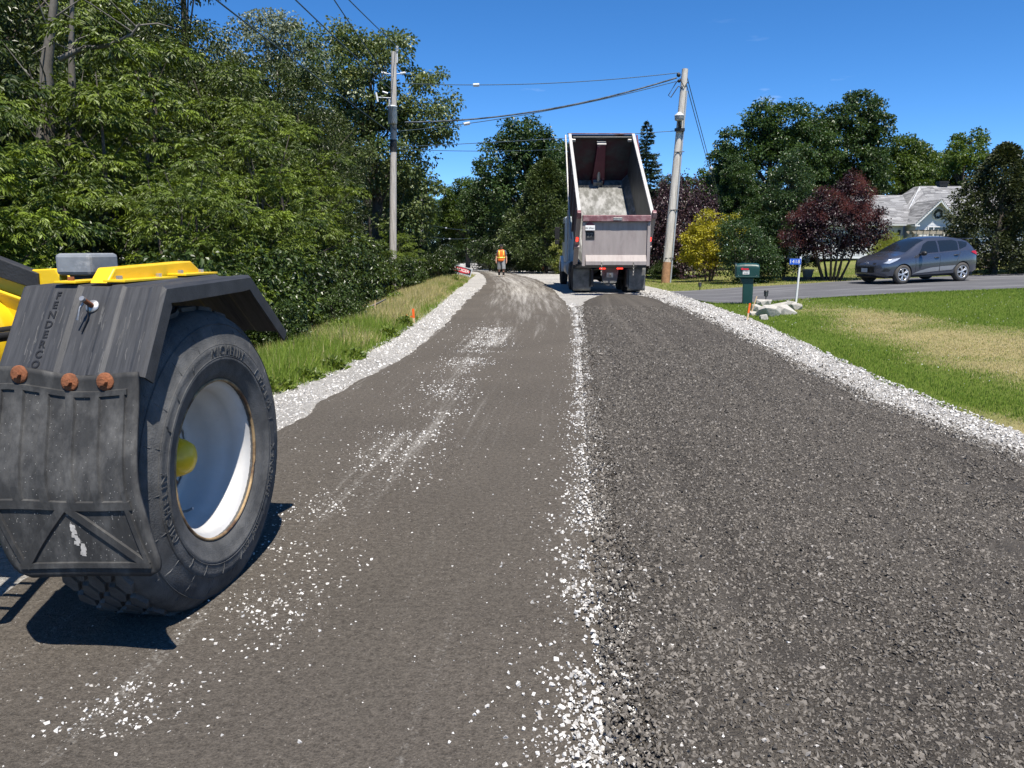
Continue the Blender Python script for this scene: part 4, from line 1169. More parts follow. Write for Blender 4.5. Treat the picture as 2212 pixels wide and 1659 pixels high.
# ------------------------------------------------------------------ grey compact SUV on the driveway
def build_car():
    cx, cy = 15.08, 29.10
    hd = math.atan2(-0.28, -0.96)
    root = empty('parked_car', (cx, cy, slope(cx, cy) + 0.012), rot=(0, R(1.7), hd))
    tag(root, 'grey metallic compact SUV parked on the driveway in front of the house', 'car')
    m_body = mat('car_paint', (0.085, 0.095, 0.125), 0.22, 0.6, 0.04, 2, coat=0.7)
    m_glass = mat('car_glass', (0.012, 0.016, 0.02), 0.04, 0, 0.02, spec=0.8)
    m_plast = mat('car_black', (0.014, 0.014, 0.015), 0.5, 0, 0.1)
    m_clad = mat('sill_cladding', (0.26, 0.27, 0.29), 0.4, 0.3, 0.06)
    m_alloy = mat('alloy', (0.62, 0.63, 0.65), 0.28, 0.7, 0.05)
    m_tyre = mat('car_tyre', (0.060, 0.056, 0.052), 0.85, 0, 0.15)
    m_lens = mat('head_lens', (0.62, 0.64, 0.66), 0.08, 0.3, 0.15, 25)
    m_tail = mat('tail_lens', (0.42, 0.008, 0.012), 0.12, 0, 0.1)
    # x forward, y left, z up; nose at +2.205
    XS = [-2.205, -2.18, -2.10, -1.95, -1.75, -1.45, -1.1, -0.7, -0.3, 0.1, 0.45, 0.70, 0.85, 1.05, 1.25, 1.45, 1.65, 1.85, 2.0, 2.10, 2.17, 2.205]
    roof = lambda x: float(np.interp(x, [-2.205, -2.12, -1.98, -1.82, -1.4, -0.9, -0.3, 0.15, 0.50, 0.85, 1.18, 1.5, 1.8, 2.0, 2.12, 2.205], [0.93, 1.06, 1.24, 1.48, 1.60, 1.655, 1.66, 1.62, 1.50, 1.30, 1.105, 1.055, 0.985, 0.905, 0.82, 0.70]))
    belt = lambda x: float(np.interp(x, [-2.205, -1.9, -1.2, 0.0, 0.9, 1.3, 1.7, 2.0, 2.205], [0.92, 1.13, 1.11, 1.04, 1.00, 0.97, 0.92, 0.83, 0.66]))
    low = lambda x: float(np.interp(x, [-2.205, -2.1, -1.7, 1.6, 2.05, 2.205], [0.42, 0.34, 0.27, 0.25, 0.27, 0.36]))
    hw = lambda x: float(np.interp(x, [-2.205, -2.15, -2.0, -1.6, -1.0, 0.0, 1.0, 1.5, 1.8, 2.0, 2.12, 2.205], [0.60, 0.72, 0.82, 0.895, 0.91, 0.91, 0.91, 0.90, 0.86, 0.78, 0.66, 0.48]))
    rw = lambda x: float(np.interp(x, [-2.205, -1.9, -1.4, -0.3, 0.3, 0.9, 1.2, 1.6, 2.0, 2.205], [0.50, 0.60, 0.62, 0.63, 0.62, 0.66, 0.70, 0.70, 0.62, 0.40]))
    def section(x):
        w, zl, zb, zr, r_ = hw(x), low(x), belt(x), roof(x), rw(x)
        zm = zl + (zb - zl) * 0.55
        g = max(0.0, zr - zb)
        glass = min(1.0, g / 0.45)
        p = [(0.0, zl), (w * 0.86, zl), (w * 0.965, zl + 0.05), (w * 0.985, zl + (zm - zl) * 0.5), (w, zm), (w * 0.985, zm + (zb - zm) * 0.6), (w * 0.955, zb)]
        wt = r_ + (w * 0.86 - r_) * (1 - glass)
        p += [(w * 0.93 - 0.01 * glass, zb + 0.02 * glass + 0.2 * g * (1 - glass)), (w * 0.93 + (wt - w * 0.93) * 0.5, zb + g * 0.50), (wt, zr - 0.10 * glass - 0.12 * g * (1 - glass)), (wt * 0.93, zr - 0.035 * glass - 0.02), (wt * 0.5, zr - 0.008), (0.0, zr)]
        return p
    secs = [section(x) for x in XS]
    k = len(secs[0])
    vs, fs = [], []
    for x, s_ in zip(XS, secs):
        for yy, zz_ in s_: vs.append((x, yy, zz_))
        for yy, zz_ in s_[1:-1]: vs.append((x, -yy, zz_))
    n = 2 * k - 2
    loop = list(range(k)) + list(range(n - 1, k - 1, -1))
    for i in range(len(XS) - 1):
        for j in range(n):
            a, b_ = loop[j], loop[(j + 1) % n]
            fs.append((i * n + a, i * n + b_, (i + 1) * n + b_, (i + 1) * n + a))
    fs.append(tuple(loop[::-1])); fs.append(tuple((len(XS) - 1) * n + j for j in loop))
    b = MB(); b.add(vs, fs, 0, True)
    me = b.mesh('body')
    # cut the wheel arches
    tmp = bpy.data.objects.new('tmp_body', me); COL.objects.link(tmp)
    cutters = []
    for wx in (1.33, -1.31):
        c = MB(); c.lathe([(0.0, -1.2), (0.385, -1.2), (0.385, 1.2), (0.0, 1.2)], 36, 'y', 0, False, Matrix.Translation((wx, 0, 0.345)))
        cb = bpy.data.objects.new('tmp_cut', c.mesh('tmp_cut')); COL.objects.link(cb); cutters.append(cb)
        md = tmp.modifiers.new('cut', 'BOOLEAN'); md.object = cb; md.operation = 'DIFFERENCE'; md.solver = 'EXACT'
    dg = bpy.context.evaluated_depsgraph_get()
    me2 = bpy.data.meshes.new_from_object(tmp.evaluated_get(dg))
    for o in cutters + [tmp]: bpy.data.objects.remove(o)
    me2.name = 'body'; me2.materials.clear(); me2.materials.append(m_body)
    try: me2.set_sharp_from_angle(angle=R(38))
    except Exception: pass
    body = put('body', me2, None, root)
    def side_y(x, z):
        p = section(x)[1:]
        zs, ys_ = [q[1] for q in p], [q[0] for q in p]
        return float(np.interp(z, zs, ys_))
    def patch(name, poly, m_, parent, off=0.004, sgn=1, nsub=7):
        """panel lying on the car's side: poly of (x, z), fan-filled over a fine grid"""
        P = [Vector((a, c, 0)) for a, c in poly]
        c = sum(P, Vector()) / len(P)
        b = MB(); vs = [c]; fs = []
        m_ring = []
        dens = []
        for i in range(len(P)):
            q0, q1 = P[i], P[(i + 1) % len(P)]
            for t in range(4): dens.append(q0 + (q1 - q0) * t / 4)
        nn = len(dens)
        for r_ in range(1, nsub + 1):
            for q in dens: vs.append(c + (q - c) * (r_ / nsub))
        for i in range(nn): fs.append((0, 1 + i, 1 + (i + 1) % nn))
        for r_ in range(nsub - 1):
            for i in range(nn): fs.append((1 + r_ * nn + i, 1 + (r_ + 1) * nn + i, 1 + (r_ + 1) * nn + (i + 1) % nn, 1 + r_ * nn + (i + 1) % nn))
        vs = [(p.x, sgn * (side_y(p.x, p.y) + off), p.y) for p in vs]
        b.add(vs, fs, 0, True)
        return put(name, b, m_, parent)
    for sgn in (1, -1):
        patch('side_window', [(0.62, 1.065), (-0.22, 1.10), (-0.22, 1.50), (0.12, 1.495), (0.36, 1.37)], m_glass, body, 0.006, sgn)
        patch('side_window', [(-0.30, 1.105), (-1.12, 1.15), (-1.16, 1.46), (-0.95, 1.51), (-0.30, 1.50)], m_glass, body, 0.006, sgn)
        patch('quarter_window', [(-1.20, 1.17), (-1.52, 1.26), (-1.66, 1.40), (-1.45, 1.45), (-1.22, 1.46)], m_glass, body, 0.006, sgn)
        patch('sill_trim', [(0.92, 0.36), (-0.22, 0.42), (-0.24, 0.57), (0.15, 0.55), (0.62, 0.46)], m_clad, body, 0.014, sgn)
        patch('sill_trim', [(-0.26, 0.42), (-0.83, 0.44), (-0.98, 0.60), (-0.26, 0.58)], m_clad, body, 0.014, sgn)
        for x0, z0, x1, z1 in ((-0.26, 0.40, -0.26, 1.08), (0.80, 0.40, 0.82, 1.0), (-1.02, 0.72, -1.20, 1.12)):
            b = MB()
            pts_ = [(x0 + (x1 - x0) * t, z0 + (z1 - z0) * t) for t in np.linspace(0, 1, 8)]
            b.tube([(x, sgn * (side_y(x, z) + 0.001), z) for x, z in pts_], 0.006, 4, 0, False)
            put('door_seam', b, m_plast, body)
        for hx, hz in ((-0.10, 0.90), (-0.98, 0.965)):
            b = MB(); yy = side_y(hx, hz)
            b.sphere((hx, sgn * (yy + 0.012), hz), (0.11, 0.03, 0.026))
            put('door_handle', b, m_plast, body)
        b = MB(); b.sphere((0.60, sgn * 1.02, 1.07), (0.085, 0.13, 0.085)); b.box((0.62, sgn * 0.90, 1.03), (0.08, 0.14, 0.05))
        put('wing_mirror', b, m_plast, body)
        # lamps
        patch('headlight', [(2.06, 0.765), (1.90, 0.745), (1.60, 0.86), (1.46, 0.945), (1.62, 0.925), (1.92, 0.85)], m_lens, body, 0.010, sgn)
        patch('fog_recess', [(2.10, 0.47), (1.90, 0.47), (1.84, 0.53), (2.02, 0.60)], m_plast, body, 0.006, sgn)
        patch('tail_light', [(-2.15, 0.93), (-1.98, 0.95), (-1.70, 1.055), (-1.78, 1.10), (-2.06, 1.085)], m_tail, body, 0.012, sgn)
        b = MB()
        b.tube([(x, sgn * (side_y(x, z) - 0.004), z) for x, z in [(x_, 1.55 if x_ > -0.9 else 1.53) for x_ in np.linspace(0.0, -1.3, 8)]], 0.004, 4)
        put('window_trim', b, m_plast, body)
    # windscreen, rear glass, grille, plates
    def top_patch(name, x0, x1, f0, f1, m_, off=0.006):
        b = MB()
        def fn(u, v):
            x = x0 + (x1 - x0) * v
            w = (f0 + (f1 - f0) * v)
            yy = (u * 2 - 1) * w
            p = section(x); ys_ = [q[0] for q in p[6:]][::-1]; zs = [q[1] for q in p[6:]][::-1]
            return (x + off * 0.8, yy, float(np.interp(abs(yy), ys_, zs)) + off)
        b.grid(fn, 14, 8)
        return put(name, b, m_, body)
    top_patch('windscreen', 1.13, 0.24, 0.68, 0.575, m_glass)
    top_patch('rear_window', -1.86, -2.06, 0.52, 0.58, m_glass, 0.004)
    def nose(name, y0, y1, z0, z1, m_, off):
        b = MB()
        def fn(u, v):
            yy, zz_ = y0 + (y1 - y0) * u, z0 + (z1 - z0) * v
            x = 2.205
            while x > 1.7 and (side_y(x, zz_) < abs(yy) or roof(x) - 0.03 < zz_): x -= 0.004
            return (x + off, yy, zz_)
        b.grid(fn, 16, 6)
        return put(name, b, m_, body)
    nose('grille', -0.44, 0.44, 0.42, 0.64, m_plast, 0.010)
    nose('upper_grille', -0.46, 0.46, 0.70, 0.78, m_plast, 0.012)
    nose('licence_plate', -0.155, 0.155, 0.44, 0.585, mat('plate_white', (0.55, 0.55, 0.53), 0.5), 0.045)
    b = MB(); b.tube([(2.165, 0.085 * math.cos(a), 0.752 + 0.045 * math.sin(a)) for a in np.linspace(0, 2 * math.pi, 21)], 0.008, 5)
    for s_ in (-1, 1): b.tube([(2.17, s_ * 0.028 + 0.012, 0.722), (2.17, s_ * 0.028 - 0.004, 0.782)], 0.008, 4)
    b.tube([(2.17, -0.024, 0.744), (2.17, 0.024, 0.760)], 0.008, 4)
    put('emblem', b, m_alloy, body)
    b = MB(); b.box((-1.93, 0, 1.535), (0.26, 1.10, 0.03)); put('roof_spoiler', b, m_body, body, bevel=0.01)
    b = MB(); b.box((0, 0, 0.30), (3.9, 1.45, 0.16)); b.box((-0.1, 0, 0.8), (2.0, 1.3, 0.3)); put('underbody', b, m_plast, root)
    # seats seen through the glass are hidden by the tint; wheels
    for wx in (1.33, -1.31):
        for sgn in (1, -1):
            b = MB(); Mx = Matrix.Translation((wx, sgn * 0.80, 0.345))
            b.lathe([(0.215, -0.10), (0.245, -0.112), (0.30, -0.112), (0.338, -0.085), (0.345, 0.0), (0.338, 0.085), (0.30, 0.112), (0.245, 0.112), (0.215, 0.10)], 36, 'y', 0, True, Mx)
            w_ = put('wheel', b, m_tyre, root)
            b = MB()
            b.lathe([(0.222, sgn * 0.100), (0.212, sgn * 0.09), (0.205, sgn * 0.02), (0.0, sgn * 0.01)], 36, 'y', 1, True, Mx)
            b.lathe([(0.228, sgn * 0.098), (0.226, sgn * 0.108), (0.208, sgn * 0.100), (0.204, sgn * 0.09)], 36, 'y', 0, True, Mx)
            b.lathe([(0.06, sgn * 0.06), (0.055, sgn * 0.092), (0.03, sgn * 0.10), (0.0, sgn * 0.10)], 18, 'y', 0, True, Mx)
            for j in range(5):
                a0 = 2 * math.pi * j / 5 + 0.3
                for da in (-0.17, 0.17):
                    p0 = Vector((0.045 * math.sin(a0), sgn * 0.082, 0.045 * math.cos(a0)))
                    p1 = Vector((0.212 * math.sin(a0 + da), sgn * 0.094, 0.212 * math.cos(a0 + da)))
                    b.tube([p0, p1], [0.024, 0.017], 6, 0, True, True, Mx)
            put('rim', b, [m_alloy, m_plast], w_)
    return root
build_car()
# ------------------------------------------------------------------ house
def build_house():
    gz = 0.66
    root = empty('house', (30.6, 58.0, gz))
    tag(root, 'single-storey house with pale blue-white siding and grey shingle roof', 'house')
    m_side = mat('vinyl_siding', (0.55, 0.57, 0.60), 0.55, 0, 0.04, 2)
    m_trim = mat('house_trim', (0.66, 0.66, 0.66), 0.5, 0, 0.03, 2)
    m_soff = mat('soffit', (0.62, 0.64, 0.67), 0.6, 0, 0.04, 2)
    m_sh = tint_mat('roof_shingle', [(0, (0.14, 0.14, 0.145)), (0.5, (0.235, 0.235, 0.24)), (1, (0.37, 0.37, 0.375))], 0.9, 0.2)
    m_glass = mat('house_glass', (0.03, 0.035, 0.045), 0.06, 0, 0.05, spec=0.7)
    def part(name, b, m_, parent=root, bev=0.0, label=None):
        return put(name, b, m_, parent, bevel=bev)
    EZ = 2.62                                              # eave height over the plinth
    # wall cores (local: x right, y away)
    def wall(x0, x1, y_, z1, y_depth):
        b = MB(); b.box(((x0 + x1) / 2, y_ + y_depth / 2 + 0.03, z1 / 2), (x1 - x0, y_depth, z1))
        return part('wall', b, m_side)
    w1 = wall(-9.5, -1.7, 0.0, EZ, 7.0)
    w2 = wall(1.55, 12.0, 0.0, EZ, 9.0)
    w3 = wall(-1.35, 1.30, -1.2, EZ, 1.6)
    def boards(par, x0, x1, y_, z0, z1, gable=None):
        z = z0
        while z < z1 - 0.02:
            h = min(0.195, z1 - z)
            a0, a1 = x0, x1
            if gable:                                       # triangle above the eave
                ax, az = gable
                if z > EZ:
                    t = (z - EZ) / (az - EZ)
                    a0, a1 = x0 + (ax - x0) * t, x1 + (ax - x1) * t
                if a1 - a0 < 0.1: break
            b = MB()
            b.prism([(a0, y_, z), (a0, y_ - 0.028, z), (a0, y_ - 0.012, z + h), (a0, y_, z + h)], (a1 - a0, 0, 0))
            put('siding_board', b, m_side, par)
            z += 0.2
    boards(w1, -9.5, -1.7, 0.0, 0.05, EZ)
    boards(w2, 1.55, 12.0, 0.0, 0.05, EZ)
    AX, AZ = -0.02, 4.18
    boards(w3, -1.35, 1.30, -1.2, 0.05, AZ, (AX, AZ - 0.12))
    b = MB(); b.prism([(-1.35, -1.195, EZ), (1.30, -1.195, EZ), (AX, -1.195, AZ - 0.12)], (0, 1.2, 0)); part('gable_wall', b, m_side, w3)
    for x_ in (-1.38, 1.33):
        b = MB(); b.box((x_, -1.23, EZ / 2), (0.09, 0.09, EZ)); part('corner_trim', b, m_trim, w3)
    # roof planes made of shingle tabs
    def roof_plane(name, p00, p10, p01, p11, nseed=0):
        """p00-p10 eave, p01-p11 ridge"""
        rr = np.random.default_rng(5 + nseed)
        p00, p10, p01, p11 = map(lambda q: np.array(q, float), (p00, p10, p01, p11))
        up = np.linalg.norm((p01 + p11 - p00 - p10) / 2)
        nrm = np.cross(p10 - p00, p01 - p00); nrm /= np.linalg.norm(nrm)
        nrm = nrm if nrm[2] > 0 else -nrm
        rows = max(3, int(up / 0.145))
        V, Fq, Tn = [], [], []
        for r_ in range(rows):
            v0, v1 = r_ / rows, (r_ + 1.12) / rows
            v1 = min(v1, 1.0)
            A0, B0 = p00 + (p01 - p00) * v0, p10 + (p11 - p10) * v0
            A1, B1 = p00 + (p01 - p00) * v1, p10 + (p11 - p10) * v1
            ln = np.linalg.norm(B0 - A0)
            u = -rr.uniform(0, 0.4)
            while u < ln:
                w = rr.uniform(0.25, 0.95)
                a, c = max(u, 0) / ln, min(u + w - 0.012, ln) / ln
                if c > a:
                    k = len(V)
                    V += [A0 + (B0 - A0) * a + nrm * 0.028, A0 + (B0 - A0) * c + nrm * 0.028, A1 + (B1 - A1) * c + nrm * 0.012, A1 + (B1 - A1) * a + nrm * 0.012, A0 + (B0 - A0) * a, A0 + (B0 - A0) * c]
                    Fq += [(k, k + 1, k + 2, k + 3), (k + 4, k + 5, k + 1, k)]
                    Tn += [float(np.clip(rr.normal(0.5, 0.28), 0, 1))] * 6
                u += w
        deck = MB(); deck.prism([p00 - nrm * 0.06, p10 - nrm * 0.06, p11 - nrm * 0.06, p01 - nrm * 0.06], tuple(nrm * 0.055))
        d = put(name, deck, m_soff, root)
        o = put('shingles', np_mesh('shingles', V, Fq, {'tint': Tn}, False, 4), m_sh, d)
        tag(o, kind='stuff')
        return d
    OV = 0.45
    roof_plane('roof_slope', (-9.9, -OV, EZ - 0.05), (-1.0, -OV, EZ - 0.05), (-9.9, 3.5, 4.85), (-0.2, 3.5, 4.85), 1)
    roof_plane('roof_slope', (-9.9, 7.5, EZ - 0.05), (-1.0, 7.5, EZ - 0.05), (-9.9, 3.5, 4.85), (-0.2, 3.5, 4.85), 2)
    # higher hipped roof of the right part
    roof_plane('roof_slope', (0.9, -OV, EZ - 0.05), (12.4, -OV, EZ - 0.05), (1.6, 4.6, 5.62), (12.4, 4.6, 5.62), 3)
    roof_plane('roof_slope', (-0.6, 8.0, 3.4), (-0.6, 1.6, 3.72), (1.6, 5.4, 5.60), (1.58, 4.5, 5.60), 4)
    roof_plane('roof_slope', (-0.9, 0.8, 3.15), (0.9, -OV, EZ - 0.05), (-0.6, 2.0, 3.9), (1.6, 4.6, 5.60), 6)
    # entry gable
    GL, GR = -1.72, 1.66
    roof_plane('gable_slope', (GL, -1.75, EZ - 0.12), (GL, 1.6, EZ - 0.12), (AX, -1.75, AZ + 0.05), (AX, 1.6, AZ + 0.05), 7)
    roof_plane('gable_slope', (GR, -1.75, EZ - 0.12), (GR, 1.6, EZ - 0.12), (AX, -1.75, AZ + 0.05), (AX, 1.6, AZ + 0.05), 8)
    for xe in (GL, GR):
        b = MB(); b.prism([(xe, -1.79, EZ - 0.30), (xe, -1.79, EZ - 0.10), (AX, -1.79, AZ + 0.06), (AX, -1.79, AZ - 0.14)], (0, 0.035, 0)); part('barge_board', b, m_trim)
        # a string of small lamps left up along the edge
        sg = 1 if xe > 0 else -1
        b = MB()
        for t in np.linspace(0.05, 0.97, 16):
            b.sphere((xe + (AX - xe) * t, -1.83, EZ - 0.08 + (AZ + 0.14 - EZ) * t + 0.02), (0.035, 0.03, 0.05), 6, 4)
        lb = part('lamp_string', b, mat('lamp_bulb', (0.03, 0.03, 0.035), 0.3)); tag(lb, kind='stuff')
        b = MB(); b.box((xe - sg * 0.17, -1.48, EZ - 0.22), (0.36, 0.6, 0.10)); part('soffit_return', b, m_trim)
    b = MB(); b.prism([(-9.9, -OV - 0.03, EZ - 0.20), (-9.9, -OV - 0.13, EZ - 0.20), (-9.9, -OV - 0.15, EZ - 0.06), (-9.9, -OV - 0.03, EZ - 0.06)], (8.2, 0, 0)); part('gutter', b, m_trim)
    b = MB(); b.prism([(1.66, -OV - 0.03, EZ - 0.20), (1.66, -OV - 0.13, EZ - 0.20), (1.66, -OV - 0.15, EZ - 0.06), (1.66, -OV - 0.03, EZ - 0.06)], (10.4, 0, 0)); part('gutter', b, m_trim)
    b = MB(); b.tube([(2.45, -OV - 0.08, EZ - 0.2), (2.40, -0.30, EZ - 0.42), (1.78, -0.10, EZ - 0.62), (1.72, -0.08, 0.1)], 0.055, 8); part('downspout', b, m_trim)
    # round window with a dark wreath in the gable
    b = MB(); b.lathe([(0.42, 0.0), (0.42, -0.06), (0.33, -0.06), (0.33, 0.0)], 28, 'y', 0, True, Matrix.Translation((0.12, -1.23, 3.23))); part('vent_frame', b, m_trim, w3)
    b = MB(); rr = random.Random(2)
    for k in range(240):
        a = rr.uniform(0, 2 * math.pi); r_ = rr.gauss(0.27, 0.05)
        c = Vector((0.12 + r_ * math.cos(a), -1.29 + rr.uniform(-0.05, 0.03), 3.23 + r_ * math.sin(a)))
        d = Vector((rr.uniform(-1, 1), rr.uniform(-0.5, 0.2), rr.uniform(-1, 1))).normalized() * 0.09; s_ = d.cross(Vector((0, 1, 0))).normalized() * 0.025
        b.add([c - s_, c + d * 0.5, c + s_, c - d * 0.5], [(0, 1, 2, 3)])
    wr = put('wreath', b, mat('wreath_green', (0.022, 0.028, 0.024), 0.8)); wr.location = (30.6, 58.0, gz)
    tag(wr, 'dark round wreath hanging in the gable of the house', 'wreath')
    # window under the gable
    def window(x0, x1, z0, z1, y_, cols, transom=True):
        b = MB(); f = 0.075
        b.box(((x0 + x1) / 2, y_, z1 + f / 2), (x1 - x0 + 2 * f, 0.09, f)); b.box(((x0 + x1) / 2, y_, z0 - f / 2), (x1 - x0 + 2 * f, 0.11, f))
        for x_ in (x0 - f / 2, x1 + f / 2): b.box((x_, y_, (z0 + z1) / 2), (f, 0.09, z1 - z0))
        fr = part('window_frame', b, m_trim, w3)
        zt = z1 - 0.30 if transom else z1
        bands_ = [(z0, zt - 0.03), (zt + 0.03, z1)] if transom else [(z0, z1)]
        xs_ = [x0] + cols + [x1]
        for q in cols:
            b = MB(); b.box((q, y_ - 0.003, (z0 + z1) / 2), (0.07, 0.08, z1 - z0)); part('mullion', b, m_trim, w3)
        if transom:
            b = MB(); b.box(((x0 + x1) / 2, y_ - 0.006, zt), (x1 - x0, 0.08, 0.06)); part('mullion', b, m_trim, w3)
        for za, zb_ in bands_:
            for xa, xb_ in zip(xs_[:-1], xs_[1:]):
                b = MB(); b.box(((xa + xb_) / 2, y_ + 0.03, (za + zb_) / 2), (xb_ - xa - 0.05, 0.02, zb_ - za)); part('window_pane', b, m_glass, w3)
    window(-0.45, 1.02, 0.6, 2.30, -1.245, [-0.10, 0.70])
    # roof vents
    for x_, y_, z_ in ((-3.1, 3.5, 4.86), (3.4, 4.6, 5.62)):
        b = MB(); b.box((x_, y_, z_ + 0.16), (0.72, 0.55, 0.10)); b.box((x_, y_, z_ + 0.27), (0.80, 0.6, 0.05)); b.box((x_, y_, z_ + 0.05), (0.6, 0.5, 0.16)); b.box((x_, y_, z_ + 0.345), (0.74, 0.56, 0.06))
        part('roof_vent', b, M_dark)
    # wall lamp
    b = MB(); b.box((-2.0, -0.09, 1.95), (0.16, 0.16, 0.36)); part('wall_lamp', b, M_dark, w1, 0.02)
    # --- weathered wooden arbour in front of the window
    ar = empty('arbour', (30.6, 56.0, gz - 0.02))
    tag(ar, 'weathered wooden arbour with notched beams in front of the house window', 'arbour')
    m_w = mat('grey_wood', (0.30, 0.265, 0.22), 0.85, 0, 0.25, 5, 0.2, 30, stretch=(1, 1, 6))
    for x_ in (-1.55, 0.95):
        for y_ in (0.0, 0.7):
            b = MB(); b.box((x_, y_, 1.02), (0.11, 0.11, 2.04)); put('post', b, m_w, ar)
    for y_ in (-0.07, 0.77):
        b = MB()
        b.prism([(-2.05, y_, 2.02), (-1.9, y_, 1.86), (-1.7, y_, 1.82), (1.1, y_, 1.82), (1.3, y_, 1.86), (1.55, y_, 2.03), (1.45, y_, 2.04), (-1.95, y_, 2.03)], (0, 0.05, 0)); put('beam', b, m_w, ar)
    for x_ in np.linspace(-1.7, 1.1, 7):
        b = MB(); b.box((x_, 0.36, 2.08), (0.05, 1.3, 0.09)); put('rafter', b, m_w, ar)
    for x_ in (-1.62, 1.02):
        for z_ in (0.5, 0.9, 1.3, 1.65):
            b = MB(); b.box((x_, 0.35, z_), (0.03, 0.7, 0.05)); put('side_rail', b, m_w, ar)
    # --- low white bench beside the car
    bn = empty('garden_bench', (24.0, 38.0, slope(24, 38)))
    tag(bn, 'low white garden bench on the lawn behind the grey car', 'bench')
    b = MB(); b.box((0, 0, 0.44), (1.9, 0.4, 0.05)); put('seat', b, m_trim, bn)
    for x_ in (-0.7, 0.7):
        b = MB(); b.box((x_, 0, 0.21), (0.1, 0.36, 0.42)); put('leg', b, m_trim, bn)
build_house()

# ------------------------------------------------------------------ mailbox, number sign, stakes, signs, lamps, rocks, pot
def build_mailbox():
    p = atT(1612, 657)
    root = empty('mailbox', p, R(-14))
    tag(root, 'dark green plastic mailbox on a post beside the white stones', 'mailbox')
    m_g = mat('green_plastic', (0.010, 0.048, 0.042), 0.38, 0, 0.12, 6, spec=0.5)
    m_d = mat('green_plastic_dark', (0.006, 0.022, 0.020), 0.5, 0, 0.1)
    s = (atT(1660, 657) - atT(1560, 657)).length / 100
    H = s * 97
    hb = H * 0.64                                            # height of the box underside
    W2 = 0.155
    # box: the door faces the road (local -x), length along x
    b = MB()
    prof = []
    for a in np.linspace(0, math.pi, 15): prof.append((W2 * math.cos(a), 0.22 + 0.135 * math.sin(a) ** 0.8))
    prof = [(W2, 0.0)] + prof + [(-W2, 0.0)]
    m_ = len(prof); vs = []
    for xx, kz in ((-0.30, 0.93), (-0.22, 0.97), (-0.10, 1.0), (0.08, 1.0), (0.20, 0.985), (0.27, 0.93), (0.29, 0.80)):
        vs += [(xx, y_ * (1 if kz > 0.9 else 0.94), hb + z_ * (kz if z_ > 0.1 else 1)) for y_, z_ in prof]
    fs = [(i * m_ + j, (i + 1) * m_ + j, (i + 1) * m_ + (j + 1) % m_, i * m_ + (j + 1) % m_) for i in range(6) for j in range(m_)] + [tuple(range(m_)), tuple(range(6 * m_, 7 * m_))[::-1]]
    b.add(vs, fs, 0, False)
    bx = put('box', b, m_g, root, bevel=0.01)
    b = MB(); b.prism([(-0.345, y_ * 0.97, hb + 0.01 + z_ * 0.97) for y_, z_ in prof], (0.045, 0, 0)); put('door', b, m_d, bx, bevel=0.01)
    b = MB(); b.box((-0.02, 0, hb - 0.012), (0.62, 0.34, 0.035)); put('box_base', b, m_g, root, bevel=0.008)
    b = MB(); b.prism([(-0.11, -0.10, 0.0), (0.15, -0.10, 0.0), (0.15, -0.10, hb - 0.03), (-0.22, -0.10, hb - 0.03), (-0.18, -0.10, hb - 0.12), (-0.12, -0.10, hb - 0.22)], (0, 0.20, 0)); put('post', b, m_g, root, bevel=0.025)
    m_r = mat('red_flag', (0.62, 0.03, 0.045), 0.4, 0, 0.05)
    b = MB(); b.prism([(-0.20, -W2 - 0.018, hb + 0.20), (-0.175, -W2 - 0.018, hb + 0.175), (0.0, -W2 - 0.018, hb + 0.175), (0.02, -W2 - 0.018, hb + 0.195), (0.0, -W2 - 0.018, hb + 0.215), (-0.13, -W2 - 0.018, hb + 0.215), (-0.145, -W2 - 0.018, hb + 0.235), (-0.175, -W2 - 0.018, hb + 0.225)], (0, 0.014, 0)); put('flag', b, m_r, bx)
    b = MB(); b.box((-0.055, -W2 - 0.006, hb + 0.108), (0.17, 0.006, 0.105)); pl = put('name_plate', b, M_white_p, bx)
    b = MB()
    for t_, z_ in (('MURRAY', 0.132), ('BALEN', 0.085)):
        vs, fs = text_data(t_, 0.042, 0.0005); b.add([(x_ - 0.055, -W2 - 0.0105 - zz, hb + z_ + y_) for x_, y_, zz in vs], fs)
    put('lettering', b, M_print_b, bx)
    for x_ in (-0.24, 0.22):
        b = MB(); b.sphere((x_, -W2 - 0.004, hb + 0.025), 0.009, 8, 5); put('screw', b, M_steel, bx)
build_mailbox()

def build_number_sign():
    p = atT(1719, 656)
    root = empty('house_number_sign', p, R(-4), )
    tag(root, 'blue house number sign 1418 on a thin white post', 'sign')
    s = (atT(1769, 656) - atT(1669, 656)).length / 100
    H = s * 107
    b = MB(); b.tube([(0, 0, 0), (0.05, 0, H)], 0.028, 10); put('post', b, M_white_p, root)
    b = MB(); b.box((-0.095, -0.045, H - 0.135), (0.30, 0.02, 0.155)); bd = put('board', b, mat('sign_blue', (0.012, 0.10, 0.56), 0.4, 0, 0.04), root, bevel=0.006)
    b = MB(); vs, fs = text_data('1418', 0.135, 0.001, 'CENTER', 1.05); b.add([(x_ - 0.115, -0.058 - z_, H - 0.135 + y_) for x_, y_, z_ in vs], fs); put('number', b, M_white_p, bd)
    for z_ in (-0.09, -0.18):
        b = MB(); b.sphere((0.035, -0.058, H + z_), 0.008, 6, 4); put('bolt', b, M_dark, bd)
build_number_sign()

